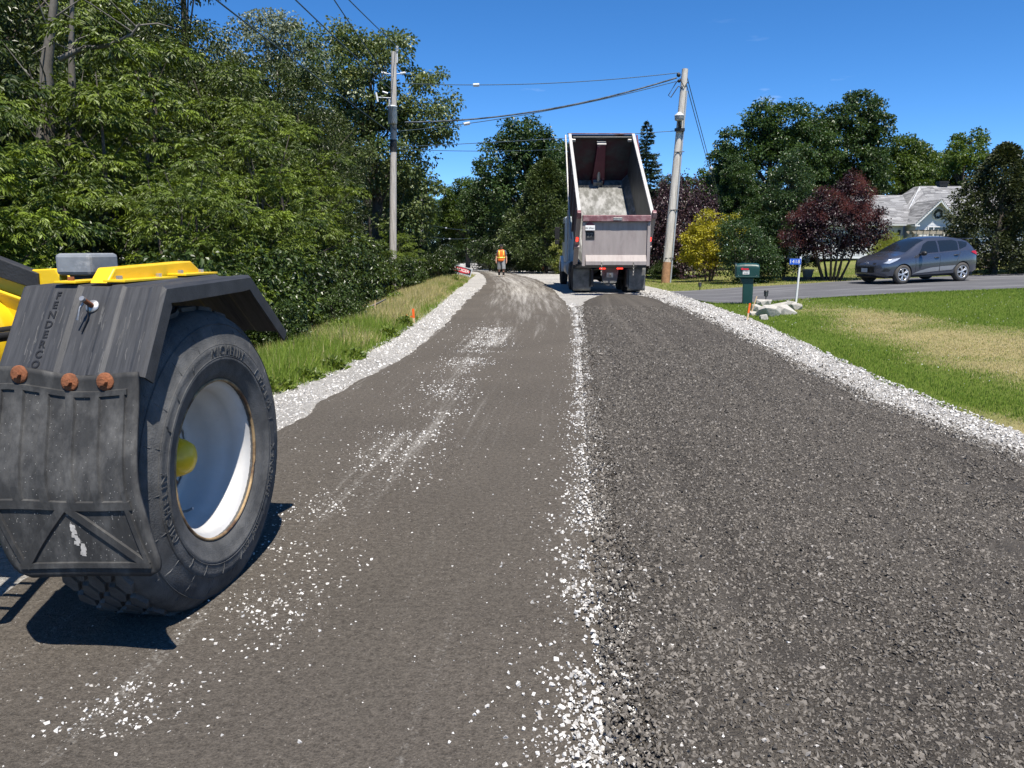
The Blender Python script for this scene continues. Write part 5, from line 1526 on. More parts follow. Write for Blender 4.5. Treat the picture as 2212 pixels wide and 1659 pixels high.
M_wood = mat('lath_wood', (0.58, 0.42, 0.25), 0.75, 0, 0.15, 8, 0.1, 40, stretch=(1, 1, 5))
M_orange = mat('marker_orange', (0.85, 0.13, 0.015), 0.55, 0, 0.08, 10)
def stake(base, top, w, paint, label, flag=False):
    b0, t0 = Vector(base), Vector(top)
    root = empty('survey_stake', b0)
    tag(root, label, 'stake', 'survey stakes along the road')
    d = t0 - b0
    def seg(nm, k0, k1, m_, ww):
        b = MB()
        a, c = d * k0, d * k1
        vs = [a + Vector((-ww, -ww * 0.5, 0)), a + Vector((ww, -ww * 0.5, 0)), a + Vector((ww, ww * 0.5, 0)), a + Vector((-ww, ww * 0.5, 0)), c + Vector((-ww, -ww * 0.5, 0)), c + Vector((ww, -ww * 0.5, 0)), c + Vector((ww, ww * 0.5, 0)), c + Vector((-ww, ww * 0.5, 0))]
        b.add(vs, [(3, 2, 1, 0), (4, 5, 6, 7), (0, 1, 5, 4), (1, 2, 6, 5), (2, 3, 7, 6), (3, 0, 4, 7)])
        put(nm, b, m_, root)
    seg('lath', -0.08, 1 - paint if paint else 1.0, M_wood, w)
    if paint: seg('painted_top', 1 - paint, 1.0, M_orange, w * 1.05)
    if flag:
        b = MB(); rr = random.Random(1)
        for k in range(7):
            c = Vector((-0.03 - rr.uniform(0, 0.10), rr.uniform(-0.05, 0.05), rr.uniform(0.03, 0.16))); e = Vector((rr.uniform(-0.07, 0.05), rr.uniform(-0.03, 0.03), rr.uniform(-0.06, 0.06)))
            b.add([c, c + e, c + e + Vector((0.01, 0, 0.03)), c + Vector((0.01, 0, 0.03))], [(0, 1, 2, 3)])
        put('flagging_tape', b, M_orange, root)
def st(px, py0, dpx, py1, w, paint, label, flag=False):
    g = atT(px, py0); t = atY(px + dpx, py1, g.y)
    stake(g, t, w, paint, label, flag)
st(1614, 693, 6, 655, 0.018, 0.55, 'orange-topped wooden stake at the edge of the gravel by the mailbox')
st(1621, 681, 14, 640, 0.012, 0.0, 'plain wooden lath leaning beside the green mailbox')
st(894.5, 699, -2, 667, 0.022, 0.62, 'bright orange stake with tape at the left shoulder', True)
st(810, 689, 0.5, 649, 0.012, 0.0, 'plain wooden lath standing in the left verge by the wood')
st(978, 587, 0, 579, 0.03, 0.7, 'small far orange stake beside the left danger sign')
st(1173, 586, 0, 578, 0.03, 0.8, 'small orange stake at the far right edge of the road')

def warning_sign(px, py, wpx, tilt, base_py, dark, label):
    g = atT(px, base_py)
    c = atY(px, py, g.y)
    w = wpx * KD / FPX * math.hypot(g.y, g.x) * 1.0
    h = w * 0.74
    root = empty('warning_sign', g)
    tag(root, label, 'sign')
    T_ = Matrix.Translation(c - g) @ Matrix.Rotation(R(tilt), 4, 'Y') @ Matrix.Rotation(R(-6), 4, 'X')
    b = MB(); b.box((0, 0, 0), (w, 0.008, h), 0, T_); bd = put('board', b, M_white_p if not dark else mat('sign_grey', (0.42, 0.46, 0.48), 0.6), root)
    b = MB(); b.box((0, -0.0065, h * 0.26), (w * 0.92, 0.004, h * 0.38), 0, T_); put('header_panel', b, M_print_b, bd)
    b = MB(); b.lathe([(0.0, 0), (1.0, 0)], 32, 'y', 0, False, T_ @ Matrix.Translation((0, -0.0105, h * 0.26)) @ Matrix.Diagonal((w * 0.42, 1, h * 0.165, 1)))
    put('red_oval', b, mat('sign_red', (0.55, 0.015, 0.035), 0.5), bd)
    def tx(t_, z_, size, m_, nm, off):
        vs, fs = text_data(t_, size, 0.0005, 'CENTER', 1.0, 0.004); b = MB(); b.add([T_ @ Vector((x_, off - zz, z_ + y_)) for x_, y_, zz in vs], fs); put(nm, b, m_, bd)
    tx('DANGER', h * 0.26, h * 0.25, M_white_p, 'header_lettering', -0.0125)
    tx('OVERHEAD', -h * 0.06, h * 0.215, M_print_b, 'lettering', -0.0065); tx('WIRES', -h * 0.31, h * 0.215, M_print_b, 'lettering', -0.0065)
    for s_ in (-0.3, 0.3):
        b = MB(); q = T_ @ Vector((s_ * w, 0.01, -h * 0.45)); b.tube([q, Vector((q.x, q.y, -0.05))], 0.008, 6); put('leg', b, M_dark, root)
warning_sign(994, 592, 46, 15, 601, True, 'grey tilted danger overhead wires sign in the dry left verge')
warning_sign(1462.5, 585, 27, -9, 597, False, 'white tilted danger overhead wires sign beside the leaning utility pole')

def path_light(px, py, hpx, label):
    g = atT(px, py)
    h = hpx * KD / FPX * g.y
    root = empty('path_light', g); tag(root, label, 'path light', 'solar path lights along the driveway')
    b = MB(); b.tube([(0, 0, -0.05), (0, 0, h * 0.45)], 0.014, 8); put('stake', b, M_dark, root)
    b = MB(); b.lathe([(0.03, h * 0.42), (0.05, h * 0.5), (0.058, h * 0.85), (0.05, h * 0.86)], 10, 'z', 0, False); put('lantern', b, mat('lantern_glass', (0.10, 0.11, 0.11), 0.3), root)
    b = MB(); b.lathe([(0.06, h * 0.86), (0.068, h * 0.9), (0.05, h * 0.98), (0.0, h)], 12, 'z', 0, False); put('cap', b, M_dark, root)
    for j in range(6):
        a = j * math.pi / 3; b = MB(); b.tube([(0.05 * math.cos(a), 0.05 * math.sin(a), h * 0.46), (0.06 * math.cos(a), 0.06 * math.sin(a), h * 0.87)], 0.006, 4); put('cage_bar', b, M_dark, root)
path_light(1654, 651, 24, 'black solar path light behind the white stones by the mailbox')
path_light(1511.5, 627, 17, 'black solar path light on the far edge of the driveway')

import bmesh
def rock(px, py, size, seed, label, zoff=0.0, rot=0.0):
    g = atT(px, py)
    rr = random.Random(seed)
    bm = bmesh.new()
    for k in range(26):
        v = Vector((rr.uniform(-1, 1), rr.uniform(-1, 1), rr.uniform(-1, 1)))
        v = v.normalized() * (0.72 + 0.28 * rr.random())
        v = Vector((max(-0.86, min(0.86, v.x * 1.15)), max(-0.86, min(0.86, v.y * 1.15)), max(-0.70, min(0.62, v.z * 1.1))))
        bm.verts.new((v.x * size[0] / 2, v.y * size[1] / 2, v.z * size[2] / 2 * 1.4))
    res = bmesh.ops.convex_hull(bm, input=bm.verts)
    bmesh.ops.delete(bm, geom=[e for e in res['geom_unused'] if isinstance(e, bmesh.types.BMVert)], context='VERTS')
    me = bpy.data.meshes.new('landscape_rock'); bm.to_mesh(me); bm.free()
    o = put('landscape_rock', me, M_rock, None, (g.x, g.y, g.z + size[2] * 0.28 + zoff), (rr.uniform(-0.2, 0.2), rr.uniform(-0.2, 0.2), rot), bevel=0.012)
    tag(o, label, 'rock', 'pale rocks at the foot of the mailbox')
M_rock = mat('pale_limestone', (0.40, 0.38, 0.34), 0.85, 0, 0.2, 5, 0.5, 18, (0.36, 0.33, 0.29), (0.5, 0.7), 3.0)
rock(1660, 683, (0.62, 0.42, 0.34), 3, 'largest pale rock in the middle of the rock bed')
rock(1697, 679, (0.60, 0.40, 0.30), 8, 'pale angular rock right of the largest one')
rock(1636, 673, (0.36, 0.28, 0.24), 12, 'cream block of stone beside the mailbox post')
rock(1718, 668, (0.34, 0.30, 0.22), 17, 'grey rock at the foot of the number sign post')
rock(1650, 690, (0.22, 0.18, 0.15), 21, 'small rock lying in front of the largest pale one')
rock(1650, 659, (0.50, 0.36, 0.16), 26, 'flat tilted slab lying behind the mailbox rocks', 0.03, 0.2)
rock(1684, 664, (0.62, 0.30, 0.16), 31, 'flat pale stone at the back of the rock bed')
rock(1708, 659, (0.40, 0.24, 0.10), 35, 'thin slab below the white sign post', 0.03)
rock(1628, 681, (0.24, 0.2, 0.14), 41, 'small pale rock left of the leaning lath')

# flower pot and timber edging under the smoke bush
def build_pot():
    g = atT(1744, 603)
    root = empty('flower_pot', g); tag(root, 'grey flower pot with white and red flowers beside the purple bush', 'flower pot')
    b = MB(); b.lathe([(0.0, 0.0), (0.16, 0.0), (0.23, 0.36), (0.25, 0.37), (0.25, 0.42), (0.22, 0.42), (0.20, 0.36), (0.0, 0.36)], 20, 'z'); put('pot', b, mat('pot_grey', (0.42, 0.41, 0.40), 0.6), root)
    rr = np.random.default_rng(3); n = 900
    u = rr.normal(size=(n, 3)); u /= np.linalg.norm(u, axis=1)[:, None]; u[:, 2] = np.abs(u[:, 2]) * 1.1 - 0.25
    Pp = np.array([0, 0, 0.62]) + u * np.array([0.42, 0.36, 0.40]) * rr.uniform(0.3, 1, (n, 1)) ** 0.5
    put('foliage', leaf_cards('foliage', Pp, u + rr.normal(0, 0.5, (n, 3)), 0.09, 0.05, rr), M_leafdark, root)
    for k, (cx, cz, m_) in enumerate(((-0.22, 0.92, (0.85, 0.83, 0.72)), (-0.15, 0.80, (0.85, 0.83, 0.72)), (0.30, 0.92, (0.62, 0.10, 0.10)), (0.38, 0.74, (0.70, 0.22, 0.24)), (0.16, 0.95, (0.6, 0.12, 0.10)))):
        n = 46; v = rr.normal(size=(n, 3)); Pp = np.array([cx, -0.20, cz]) + v * 0.045
        put('blossom', leaf_cards('blossom', Pp, v, 0.06, 0.05, rr), mat('petal', m_, 0.7, 0, 0.1), root)
    hk = atT(1735, 606)
    o = empty('garden_hook', (hk.x, hk.y, hk.z)); tag(o, 'thin black shepherd hook standing behind the house number sign', 'garden hook')
    b = MB(); b.tube([(-0.25, 0, 0), (-0.25, 0, 1.45)] + [(0.0 - 0.25 * math.cos(a), 0, 1.45 + 0.25 * math.sin(a)) for a in np.linspace(0, math.pi, 10)] + [(0.27, 0, 1.35)], 0.012, 6); put('rod', b, M_dark, o)
    for i, (x0, x1, yy) in enumerate(((1690, 1760, 605), (1762, 1812, 604))):
        a, c = atT(x0, yy), atT(x1, yy)
        b = MB(); d = (c - a); b.prism([a + Vector((0, 0, -0.03)), a + Vector((0, 0.13, -0.03)), a + Vector((0, 0.13, 0.12)), a + Vector((0, 0, 0.12))], d)
        o = put('landscape_timber', b, mat('bed_timber', (0.10, 0.085, 0.07), 0.9, 0, 0.2, 4))
        tag(o, ['longer dark timber edging the bed under the purple bush', 'shorter dark timber at the right end of the purple bush bed'][i], 'timber')
# ------------------------------------------------------------------ foliage tools
def leaf_cards(name, P, D, L, W, rr, fold=0.18, tint=None, upn=0.9):
    """two-triangle folded leaves; P base points, D directions"""
    P = np.asarray(P, float); D = np.asarray(D, float); n = len(P)
    D = D / np.maximum(np.linalg.norm(D, axis=1)[:, None], 1e-6)
    N = rr.normal(0, 0.55, (n, 3)); N[:, 2] += upn
    S_ = np.cross(D, N); S_ /= np.maximum(np.linalg.norm(S_, axis=1)[:, None], 1e-6)
    N = np.cross(S_, D)
    l = (L * rr.uniform(0.7, 1.25, n))[:, None]; w = (W * rr.uniform(0.75, 1.2, n))[:, None]
    mid = P + D * l * 0.45
    tip = P + D * l - np.array([0, 0, 1.0]) * l * 0.12
    V = np.stack([P, mid + S_ * w * 0.5 + N * w * fold, tip, mid - S_ * w * 0.5 + N * w * fold], 1).reshape(-1, 3)
    k = np.arange(n)[:, None] * 4
    T = np.concatenate([k + np.array([[0, 1, 2]]), k + np.array([[0, 2, 3]])], 1).reshape(-1, 3)
    if tint is None: tint = np.clip(rr.normal(0.5, 0.22, n), 0, 1)
    return np_mesh(name, V, T, {'tint': np.repeat(tint, 4)}, False)
def clump_points(blobs, n, rr, shell=0.55):
    """clump centres spread through the outer part of a set of ellipsoids (cx,cy,cz,rx,ry,rz)"""
    B = np.array(blobs, float)
    vol = (B[:, 3] * B[:, 4] * B[:, 5]) ** 0.72
    k = rr.choice(len(B), n, p=vol / vol.sum())
    u = rr.normal(size=(n, 3)); u /= np.linalg.norm(u, axis=1)[:, None]
    r_ = shell + (1 - shell) * rr.uniform(0, 1, n) ** 0.6
    C = B[k, :3] + u * B[k, 3:] * r_[:, None]
    return C, u
def clump_leaves(C, crad, per, rr, droop=0.25, flat=0.65, up=0.15):
    n = len(C) * per
    k = np.repeat(np.arange(len(C)), per)
    u = rr.normal(size=(n, 3)); u /= np.linalg.norm(u, axis=1)[:, None]
    r_ = rr.uniform(0, 1, n) ** 0.45
    cr = np.broadcast_to(np.asarray(crad, float), (len(C),))[k]
    P = C[k] + u * np.array([1, 1, flat]) * (r_ * cr)[:, None]
    D = u * 0.75 + rr.normal(0, 0.45, (n, 3)); D[:, 2] += up - droop
    tint = np.clip(0.5 + rr.normal(0, 0.16, len(C))[k] + rr.normal(0, 0.16, n), 0, 1)
    return P, D, tint
def sprigs(C, crad, per, rr, nl=4, length=0.26, droop=0.7):
    """compound leaves: pairs of leaflets along a drooping stalk"""
    n = len(C) * per
    k = np.repeat(np.arange(len(C)), per)
    u = rr.normal(size=(n, 3)); u[:, 2] = np.abs(u[:, 2]) * 0.9 - 0.15; u /= np.linalg.norm(u, axis=1)[:, None]
    P0 = C[k] + u * np.array([1, 1, 0.7]) * (crad * rr.uniform(0.2, 1, n) ** 0.5)[:, None]
    d = u * 1.0 + rr.normal(0, 0.35, (n, 3)); d[:, 2] -= droop * 0.35; d /= np.linalg.norm(d, axis=1)[:, None]
    s_ = np.cross(d, np.array([0, 0, 1.0])); s_ /= np.maximum(np.linalg.norm(s_, axis=1)[:, None], 1e-6)
    tn = np.clip(0.5 + rr.normal(0, 0.18, len(C))[k] + rr.normal(0, 0.13, n), 0, 1)
    Ps, Ds, Ts = [], [], []
    g = np.array([0, 0, -1.0])
    for i in range(nl):
        t = (i + 1.0) / (nl + 0.5)
        base = P0 + d * (length * t) + g * (length * droop * 0.45 * t * t)
        for sg in (-1, 1):
            Ps.append(base); Ds.append(s_ * sg * 0.75 + d * 0.55 + g * (droop * 0.75)); Ts.append(tn)
    Ps.append(P0 + d * length + g * (length * droop * 0.45)); Ds.append(d + g * droop); Ts.append(tn)
    return np.concatenate(Ps), np.concatenate(Ds), np.concatenate(Ts)
def trunk_mesh(name, h, r0, C, rr, nlimb=16, fork=0.25, bend=0.25, multi=1, base_spread=0.0):
    b = MB()
    for m_ in range(multi):
        a = 2 * math.pi * m_ / multi + rr.uniform(0, 1)
        bx, by = base_spread * math.cos(a) * 0.25, base_spread * math.sin(a) * 0.25
        tx, ty = base_spread * math.cos(a), base_spread * math.sin(a)
        P = [Vector((bx + (tx - bx) * t + bend * (rr.uniform(-1, 1)) * t * 0.5, by + (ty - by) * t + bend * rr.uniform(-1, 1) * t * 0.5, h * t)) for t in (0, 0.2, 0.4, 0.6, 0.8, 1.0)]
        b.tube(P, [r0 * 1.25, r0, r0 * 0.85, r0 * 0.65, r0 * 0.42, r0 * 0.15], 8)
        for _ in range(nlimb // multi):
            q = Vector(C[rr.integers(len(C))])
            t = max(fork, min(0.92, (q.z / h) * 0.72))
            i = min(4, int(t * 5)); f = t * 5 - i
            s_ = P[i].lerp(P[i + 1], f)
            mid = s_.lerp(q, 0.5) + Vector((rr.uniform(-1, 1), rr.uniform(-1, 1), rr.uniform(-0.2, 0.6))) * (q - s_).length * 0.10
            rl = r0 * (1 - t) * 0.55 + 0.006
            b.tube([s_, mid, q], [rl, rl * 0.6, rl * 0.2], 5)
    return b.mesh(name)
M_bark = mat('bark', (0.085, 0.070, 0.056), 0.9, 0, 0.3, 7, 0.5, 30, stretch=(1, 1, 0.3))
M_barkgrey = mat('grey_bark', (0.13, 0.12, 0.105), 0.9, 0, 0.3, 7, 0.5, 30, stretch=(1, 1, 0.3))
M_ash = leaf_mat('ash_leaf', (0.016, 0.036, 0.003), (0.165, 0.225, 0.016), 0.15, 0.5)
M_weed = leaf_mat('weed_leaf', (0.070, 0.115, 0.016), (0.20, 0.26, 0.045), 0.3, 0.45)
M_elder = leaf_mat('box_elder_leaf', (0.014, 0.028, 0.005), (0.070, 0.096, 0.012), 0.10, 0.42)  # back-row leaves darkened, so the shade of the deep gaps is in their colour
M_under = leaf_mat('undergrowth_leaf', (0.012, 0.026, 0.006), (0.062, 0.096, 0.016), 0.12, 0.36)
M_vine = leaf_mat('vine_leaf', (0.016, 0.027, 0.006), (0.090, 0.108, 0.015), 0.10, 0.45)  # colour lowered to paint in the shade of the tall back row
M_silver = leaf_mat('silver_leaf', (0.090, 0.115, 0.070), (0.27, 0.31, 0.22), 0.25, 0.45)
M_pale = leaf_mat('pale_maple_leaf', (0.045, 0.082, 0.020), (0.150, 0.185, 0.070), 0.28, 0.42, (0.48, 0.52, 0.36))
M_maple = leaf_mat('maple_leaf', (0.018, 0.042, 0.012), (0.062, 0.105, 0.026), 0.25, 0.40)
M_light = leaf_mat('light_tree_leaf', (0.045, 0.085, 0.012), (0.115, 0.170, 0.024), 0.32, 0.42)
M_leafdark = leaf_mat('dark_shrub_leaf', (0.020, 0.046, 0.014), (0.066, 0.110, 0.034), 0.22, 0.34)
M_yellowl = leaf_mat('yellow_leaf', (0.21, 0.21, 0.020), (0.47, 0.42, 0.035), 0.35, 0.45)
M_purple = leaf_mat('beech_leaf', (0.020, 0.010, 0.014), (0.068, 0.034, 0.040), 0.20, 0.38)
M_smokel = leaf_mat('smoke_leaf', (0.012, 0.006, 0.009), (0.044, 0.017, 0.024), 0.18, 0.42)
M_plume = leaf_mat('smoke_plume', (0.13, 0.038, 0.045), (0.27, 0.10, 0.10), 0.35, 0.8)
M_spruce = leaf_mat('spruce_needle', (0.014, 0.032, 0.018), (0.045, 0.078, 0.042), 0.10, 0.5)
M_cedar = leaf_mat('cedar_spray', (0.026, 0.048, 0.012), (0.085, 0.115, 0.028), 0.15, 0.5)
M_cedard = leaf_mat('dark_cedar_spray', (0.016, 0.026, 0.008), (0.060, 0.072, 0.020), 0.12, 0.5)
M_ferny = leaf_mat('pale_grass_leaf', (0.20, 0.26, 0.05), (0.40, 0.42, 0.12), 0.35, 0.5)

def tree(name, loc, label, cat, group, trunk, crown, m_t, m_c, rz=0.0, sc=1.0, extra=None):
    root = empty(name, loc, rz); root.scale = (sc, sc, sc) if not isinstance(sc, tuple) else sc
    tag(root, label, cat, group)
    if trunk is not None: put('trunk', trunk, m_t, root)
    put('crown', crown, m_c, root)
    if extra: put(extra[0], extra[1], extra[2], root)
    return root
def again(src, loc, label, rz, sc, group=None):
    o = copy_tree(src); o.location = loc; o.rotation_euler = (0, 0, rz); o.scale = (sc, sc, sc) if not isinstance(sc, tuple) else sc
    o['label'] = label
    if group: o['group'] = group
    return o
def gl(x, y): return Vector((x, y, float(ground_z(np.array([[x]]), np.array([[y]]))[0, 0]) - 0.03))

# ---- prototypes -----------------------------------------------------------
rr = np.random.default_rng(21)
# ash sapling / shrub, 1 unit = 5 m high
def mk_ash(seed, nC=62, per=46):
    rr = np.random.default_rng(seed)
    C, u = clump_points([(0, 0, 1.5, 1.5, 1.5, 1.45), (0.5, 0.3, 2.9, 1.25, 1.25, 1.3), (-0.5, -0.2, 3.4, 1.0, 1.0, 1.15), (0.1, 0.1, 4.3, 0.7, 0.7, 0.8)], nC, rr, 0.72)
    C[:, 2] = np.maximum(C[:, 2], 0.15)
    P, D, t = sprigs(C, 0.44, per, rr, 4, 0.22, 0.75)
    k = np.repeat(np.arange(nC), per); k = np.concatenate([k] * 9)
    P[:, 2] = C[k, 2] + (P[:, 2] - C[k, 2]) * 0.62                     # boughs lie in flat layers with dark gaps between
    return leaf_cards('crown', P, D, 0.095, 0.032, rr, 0.12, t, 0.45), trunk_mesh('trunk', 4.4, 0.05, C, rr, 30, 0.08, 0.5, 3, 0.5)
ash_c, ash_t = mk_ash(1); ash2_c, ash2_t = mk_ash(5)
# box elder tree, 8.5 m
def mk_elder(seed):
    rr = np.random.default_rng(seed)
    C, u = clump_points([(0, 0, 4.0, 2.3, 2.3, 2.6), (0.9, 0.4, 6.2, 1.9, 1.8, 1.9), (-1.0, -0.3, 5.8, 1.7, 1.7, 1.9), (0, 0, 7.6, 1.2, 1.2, 1.2), (0.2, -0.6, 2.2, 2.0, 2.0, 1.7)], 210, rr, 0.6)
    P, D, t = clump_leaves(C, rr.uniform(0.32, 0.6, len(C)), 135, rr, 0.55, 0.55)
    return leaf_cards('crown', P, D, 0.105, 0.05, rr, 0.15, t, 0.35), trunk_mesh('trunk', 7.6, 0.13, C, rr, 30, 0.12, 0.5, 2, 0.5)
eld_c, eld_t = mk_elder(2)
# leafy undergrowth bush, 2 m
def mk_under(seed):
    rr = np.random.default_rng(seed)
    C, u = clump_points([(0, 0, 0.7, 1.1, 1.1, 0.75), (0.4, 0.2, 1.25, 0.75, 0.75, 0.65), (-0.5, -0.1, 1.1, 0.7, 0.7, 0.6)], 90, rr, 0.5)
    C[:, 2] = np.maximum(C[:, 2], 0.05)
    P, D, t = clump_leaves(C, 0.30, 80, rr, 0.5, 0.6)
    return leaf_cards('crown', P, D, 0.095, 0.055, rr, 0.15, t), trunk_mesh('trunk', 1.5, 0.025, C, rr, 16, 0.05, 0.2, 4, 0.4)
und_c, und_t = mk_under(3)
# tall vine-hung conifer of the wood edge, 13 m
def mk_vine(seed):
    rr = np.random.default_rng(seed)
    bl = [(rr.normal(0, 0.5), rr.normal(0, 0.5), z, r_, r_, 1.2) for z, r_ in zip(np.linspace(1.2, 12, 11), np.linspace(2.7, 0.9, 11))]
    C, u = clump_points(bl, 300, rr, 0.7)
    P, D, t = clump_leaves(C, rr.uniform(0.35, 0.7, len(C)), 110, rr, 0.8, 0.9, 0.0)
    return leaf_cards('crown', P, D, 0.115, 0.065, rr, 0.15, t, 0.35), trunk_mesh('trunk', 12.5, 0.20, C, rr, 26, 0.1, 0.4)
vin_c, vin_t = mk_vine(4)
# broad maple, 12 m
def mk_maple(seed, blobs, nC, per, L, crad=(0.5, 0.95), h=9, r0=0.28, droop=0.35, shell=0.52):
    rr = np.random.default_rng(seed)
    C, u = clump_points(blobs, nC, rr, shell)
    P, D, t = clump_leaves(C, rr.uniform(crad[0], crad[1], len(C)), per, rr, droop, 0.6)
    return leaf_cards('crown', P, D, L, L * 0.72, rr, 0.15, t), trunk_mesh('trunk', h, r0, C, rr, 34, 0.16, 0.6)
# ------------------------------------------------------------------ the wood on the left
WOOD = 'trees and bushes of the wood along the left verge'
a1 = tree('ash_sapling', gl(-5.1, 15.2), 'bright green drooping ash bush behind the orange stake on the left', 'bush', WOOD, ash_t, ash_c, M_bark, M_ash, 0.3, 0.80)
a2 = tree('ash_sapling', gl(-5.75, 18.6), 'tall bright ash bush in the middle of the wood edge', 'bush', WOOD, ash2_t, ash2_c, M_bark, M_ash, 1.1, 1.0)
again(a1, gl(-4.9, 11.6), 'ash bush rising just behind the loader fender', 2.1, 0.66)
again(a2, gl(-6.0, 22.5), 'ash bush left of the near utility pole, lit yellow green', 3.4, 1.02)
again(a1, gl(-6.7, 26.5), 'ash bush close to the left of the near utility pole', 4.6, 1.0)
again(a2, gl(-7.0, 13.2), 'large-leaved ash bush above the grey work lamp', 5.2, 1.05)
again(a1, gl(-6.1, 8.9), 'ash shrub at the left picture edge above the hood', 0.9, 0.72)
again(a2, gl(-8.6, 17.6), 'tall ash sapling in the second row of the wood', 2.7, 1.35)
again(a1, gl(-8.8, 23.8), 'tall ash sapling behind the bright wood edge', 1.9, 1.45)
again(a2, gl(-8.9, 11.2), 'ash sapling at the far left behind the loader', 4.0, 1.15)
again(a1, gl(-8.4, 30.5), 'ash sapling behind the near utility pole', 0.2, 1.25)
again(a1, gl(-4.75, 28.6), 'low ash bush in front of the utility pole foot', 5.9, 0.42)
again(a2, gl(-4.3, 33.0), 'low leafy ash bush right of the utility pole foot', 2.9, 0.40)
again(a1, gl(-5.6, 37.0), 'ash bush beyond the utility pole at the verge', 3.9, 0.62)
e1 = tree('box_elder', gl(-9.6, 20.5), 'dense green box elder tree in the middle of the wood', 'tree', WOOD, eld_t, eld_c, M_bark, M_elder, 0.5, 0.98)
again(e1, gl(-9.8, 27.0), 'box elder tree behind the ash bushes left of the pole', 2.2, 1.0)
again(e1, gl(-10.2, 15.0), 'box elder tree behind the bushes above the loader', 4.1, 1.0)
again(e1, gl(-8.6, 33.5), 'box elder tree directly behind the near utility pole', 1.2, 0.86)
again(e1, gl(-12.5, 31.5), 'box elder tree deeper in the wood below the silvery crown', 3.3, 1.12)
again(e1, gl(-13.2, 23.0), 'tall box elder tree deep in the wood', 5.5, 1.25)
again(e1, gl(-10.8, 10.0), 'box elder tree at the left picture edge', 0.1, 0.95)
again(e1, gl(-6.3, 44.0), 'box elder tree at the bend of the road on the left', 2.6, 0.72)
again(e1, gl(-9.5, 52.0), 'box elder tree beyond the bend on the left', 4.9, 0.9)
again(e1, gl(-9.3, 30.5), 'box elder tree filling the wood below the silvery crown', 0.6, 1.1)
again(e1, gl(-7.7, 30.2), 'box elder tree left beside the near pole behind the ash bushes', 3.9, 0.92)
v1 = tree('vine_covered_tree', gl(-13.0, 25.0), 'tall vine-covered tree with yellow green top left of the sky', 'tree', WOOD, vin_t, vin_c, M_barkgrey, M_vine, 0.7, 1.08)
again(v1, gl(-11.0, 27.8), 'vine-covered tree at the right end of the tall wood', 1.4, 1.02)
again(v1, gl(-14.6, 21.0), 'tall vine-covered tree at the top left of the picture', 2.5, 1.2)
again(v1, gl(-12.2, 16.4), 'vine-covered tree at the upper left corner', 4.4, 1.0)
again(v1, gl(-16.5, 30.0), 'vine-covered tree far back in the wood', 5.7, 1.2)
u1 = tree('undergrowth_bush', gl(-4.5, 13.4), 'dark leafy undergrowth bush behind the plain left lath', 'bush', WOOD, und_t, und_c, M_bark, M_under, 0.4, 0.95)
for i, (x_, y_, s_, lb) in enumerate([(-4.75, 10.0, 0.95, 'dark undergrowth bush under the drooping ash by the ditch'), (-4.6, 17.0, 1.05, 'dark undergrowth bush at the verge before the fallen branch'),
        (-5.4, 8.0, 0.9, 'undergrowth bush close behind the big tyre'), (-4.7, 20.4, 1.0, 'undergrowth bush at the middle of the dry verge'), (-4.9, 24.0, 1.1, 'undergrowth bush between the middle ash bushes'),
        (-5.3, 29.5, 1.0, 'undergrowth bush at the foot of the near utility pole'), (-4.3, 31.5, 0.8, 'low undergrowth bush before the far dry grass'), (-3.6, 36.5, 0.9, 'undergrowth bush left of the tilted grey sign'), (-4.4, 41.0, 1.2, 'undergrowth bush at the end of the dry verge'),
        (-6.2, 12.4, 1.3, 'big dark undergrowth bush behind the fender'), (-6.6, 16.4, 1.4, 'big dark undergrowth bush in the wood shade'), (-7.0, 20.8, 1.4, 'big dark undergrowth bush below the box elder'), (-6.4, 31.0, 1.3, 'big undergrowth bush left of the pole foot'), (-7.3, 9.2, 1.2, 'dark undergrowth bush at the left edge above the hood'), (-3.75, 12.2, 0.5, 'low leafy bush at the ditch behind the tyre'), (-3.55, 15.6, 0.5, 'low leafy bush just left of the plain lath'), (-4.2, 8.6, 0.55, 'low bush showing between fender and verge')]):
    again(u1, gl(x_, y_), lb, i * 1.7, s_)
# silvery tree and the broad pale-leaved maple at the end of the wood
rr = np.random.default_rng(8)
c_, t_ = mk_maple(31, [(0, 0, 12.0, 3.6, 3.2, 3.0), (-2.6, 0.5, 11.2, 2.6, 2.4, 2.2), (2.4, 0, 12.6, 2.3, 2.3, 2.4), (0.5, 0, 14.4, 2.0, 2.0, 1.6), (0, 0, 8.4, 3.4, 3.0, 2.6)], 170, 110, 0.19, (0.5, 0.95), 13, 0.26, 0.7)
tree('silvery_tree', gl(-15.6, 50.0), 'tall silvery grey-green tree behind the wood left of the pole', 'tree', None, t_, c_, M_barkgrey, M_silver, 0.3, 1.0)
c_, t_ = mk_maple(32, [(-1.5, 0, 9.6, 2.3, 2.2, 2.3), (0.6, 0, 9.2, 2.3, 2.2, 2.3), (2.2, 0, 8.2, 1.8, 1.9, 1.9), (2.8, 0.2, 7.0, 1.45, 1.5, 1.3), (0.3, 0, 6.2, 2.4, 2.4, 2.1), (1.4, 0, 4.3, 2.0, 1.9, 1.5), (-2.0, 0, 6.4, 2.2, 2.0, 2.2), (-0.4, 0, 11.0, 1.5, 1.5, 1.2), (0.9, 0, 2.7, 1.8, 1.7, 1.3)], 330, 105, 0.16, (0.4, 0.75), 10, 0.28, 0.45)
tree('pale_leaved_maple', gl(-6.9, 40.0), 'big maple with pale upturned leaves behind the near utility pole', 'tree', None, t_, c_, M_bark, M_pale, 0.0, 1.06)
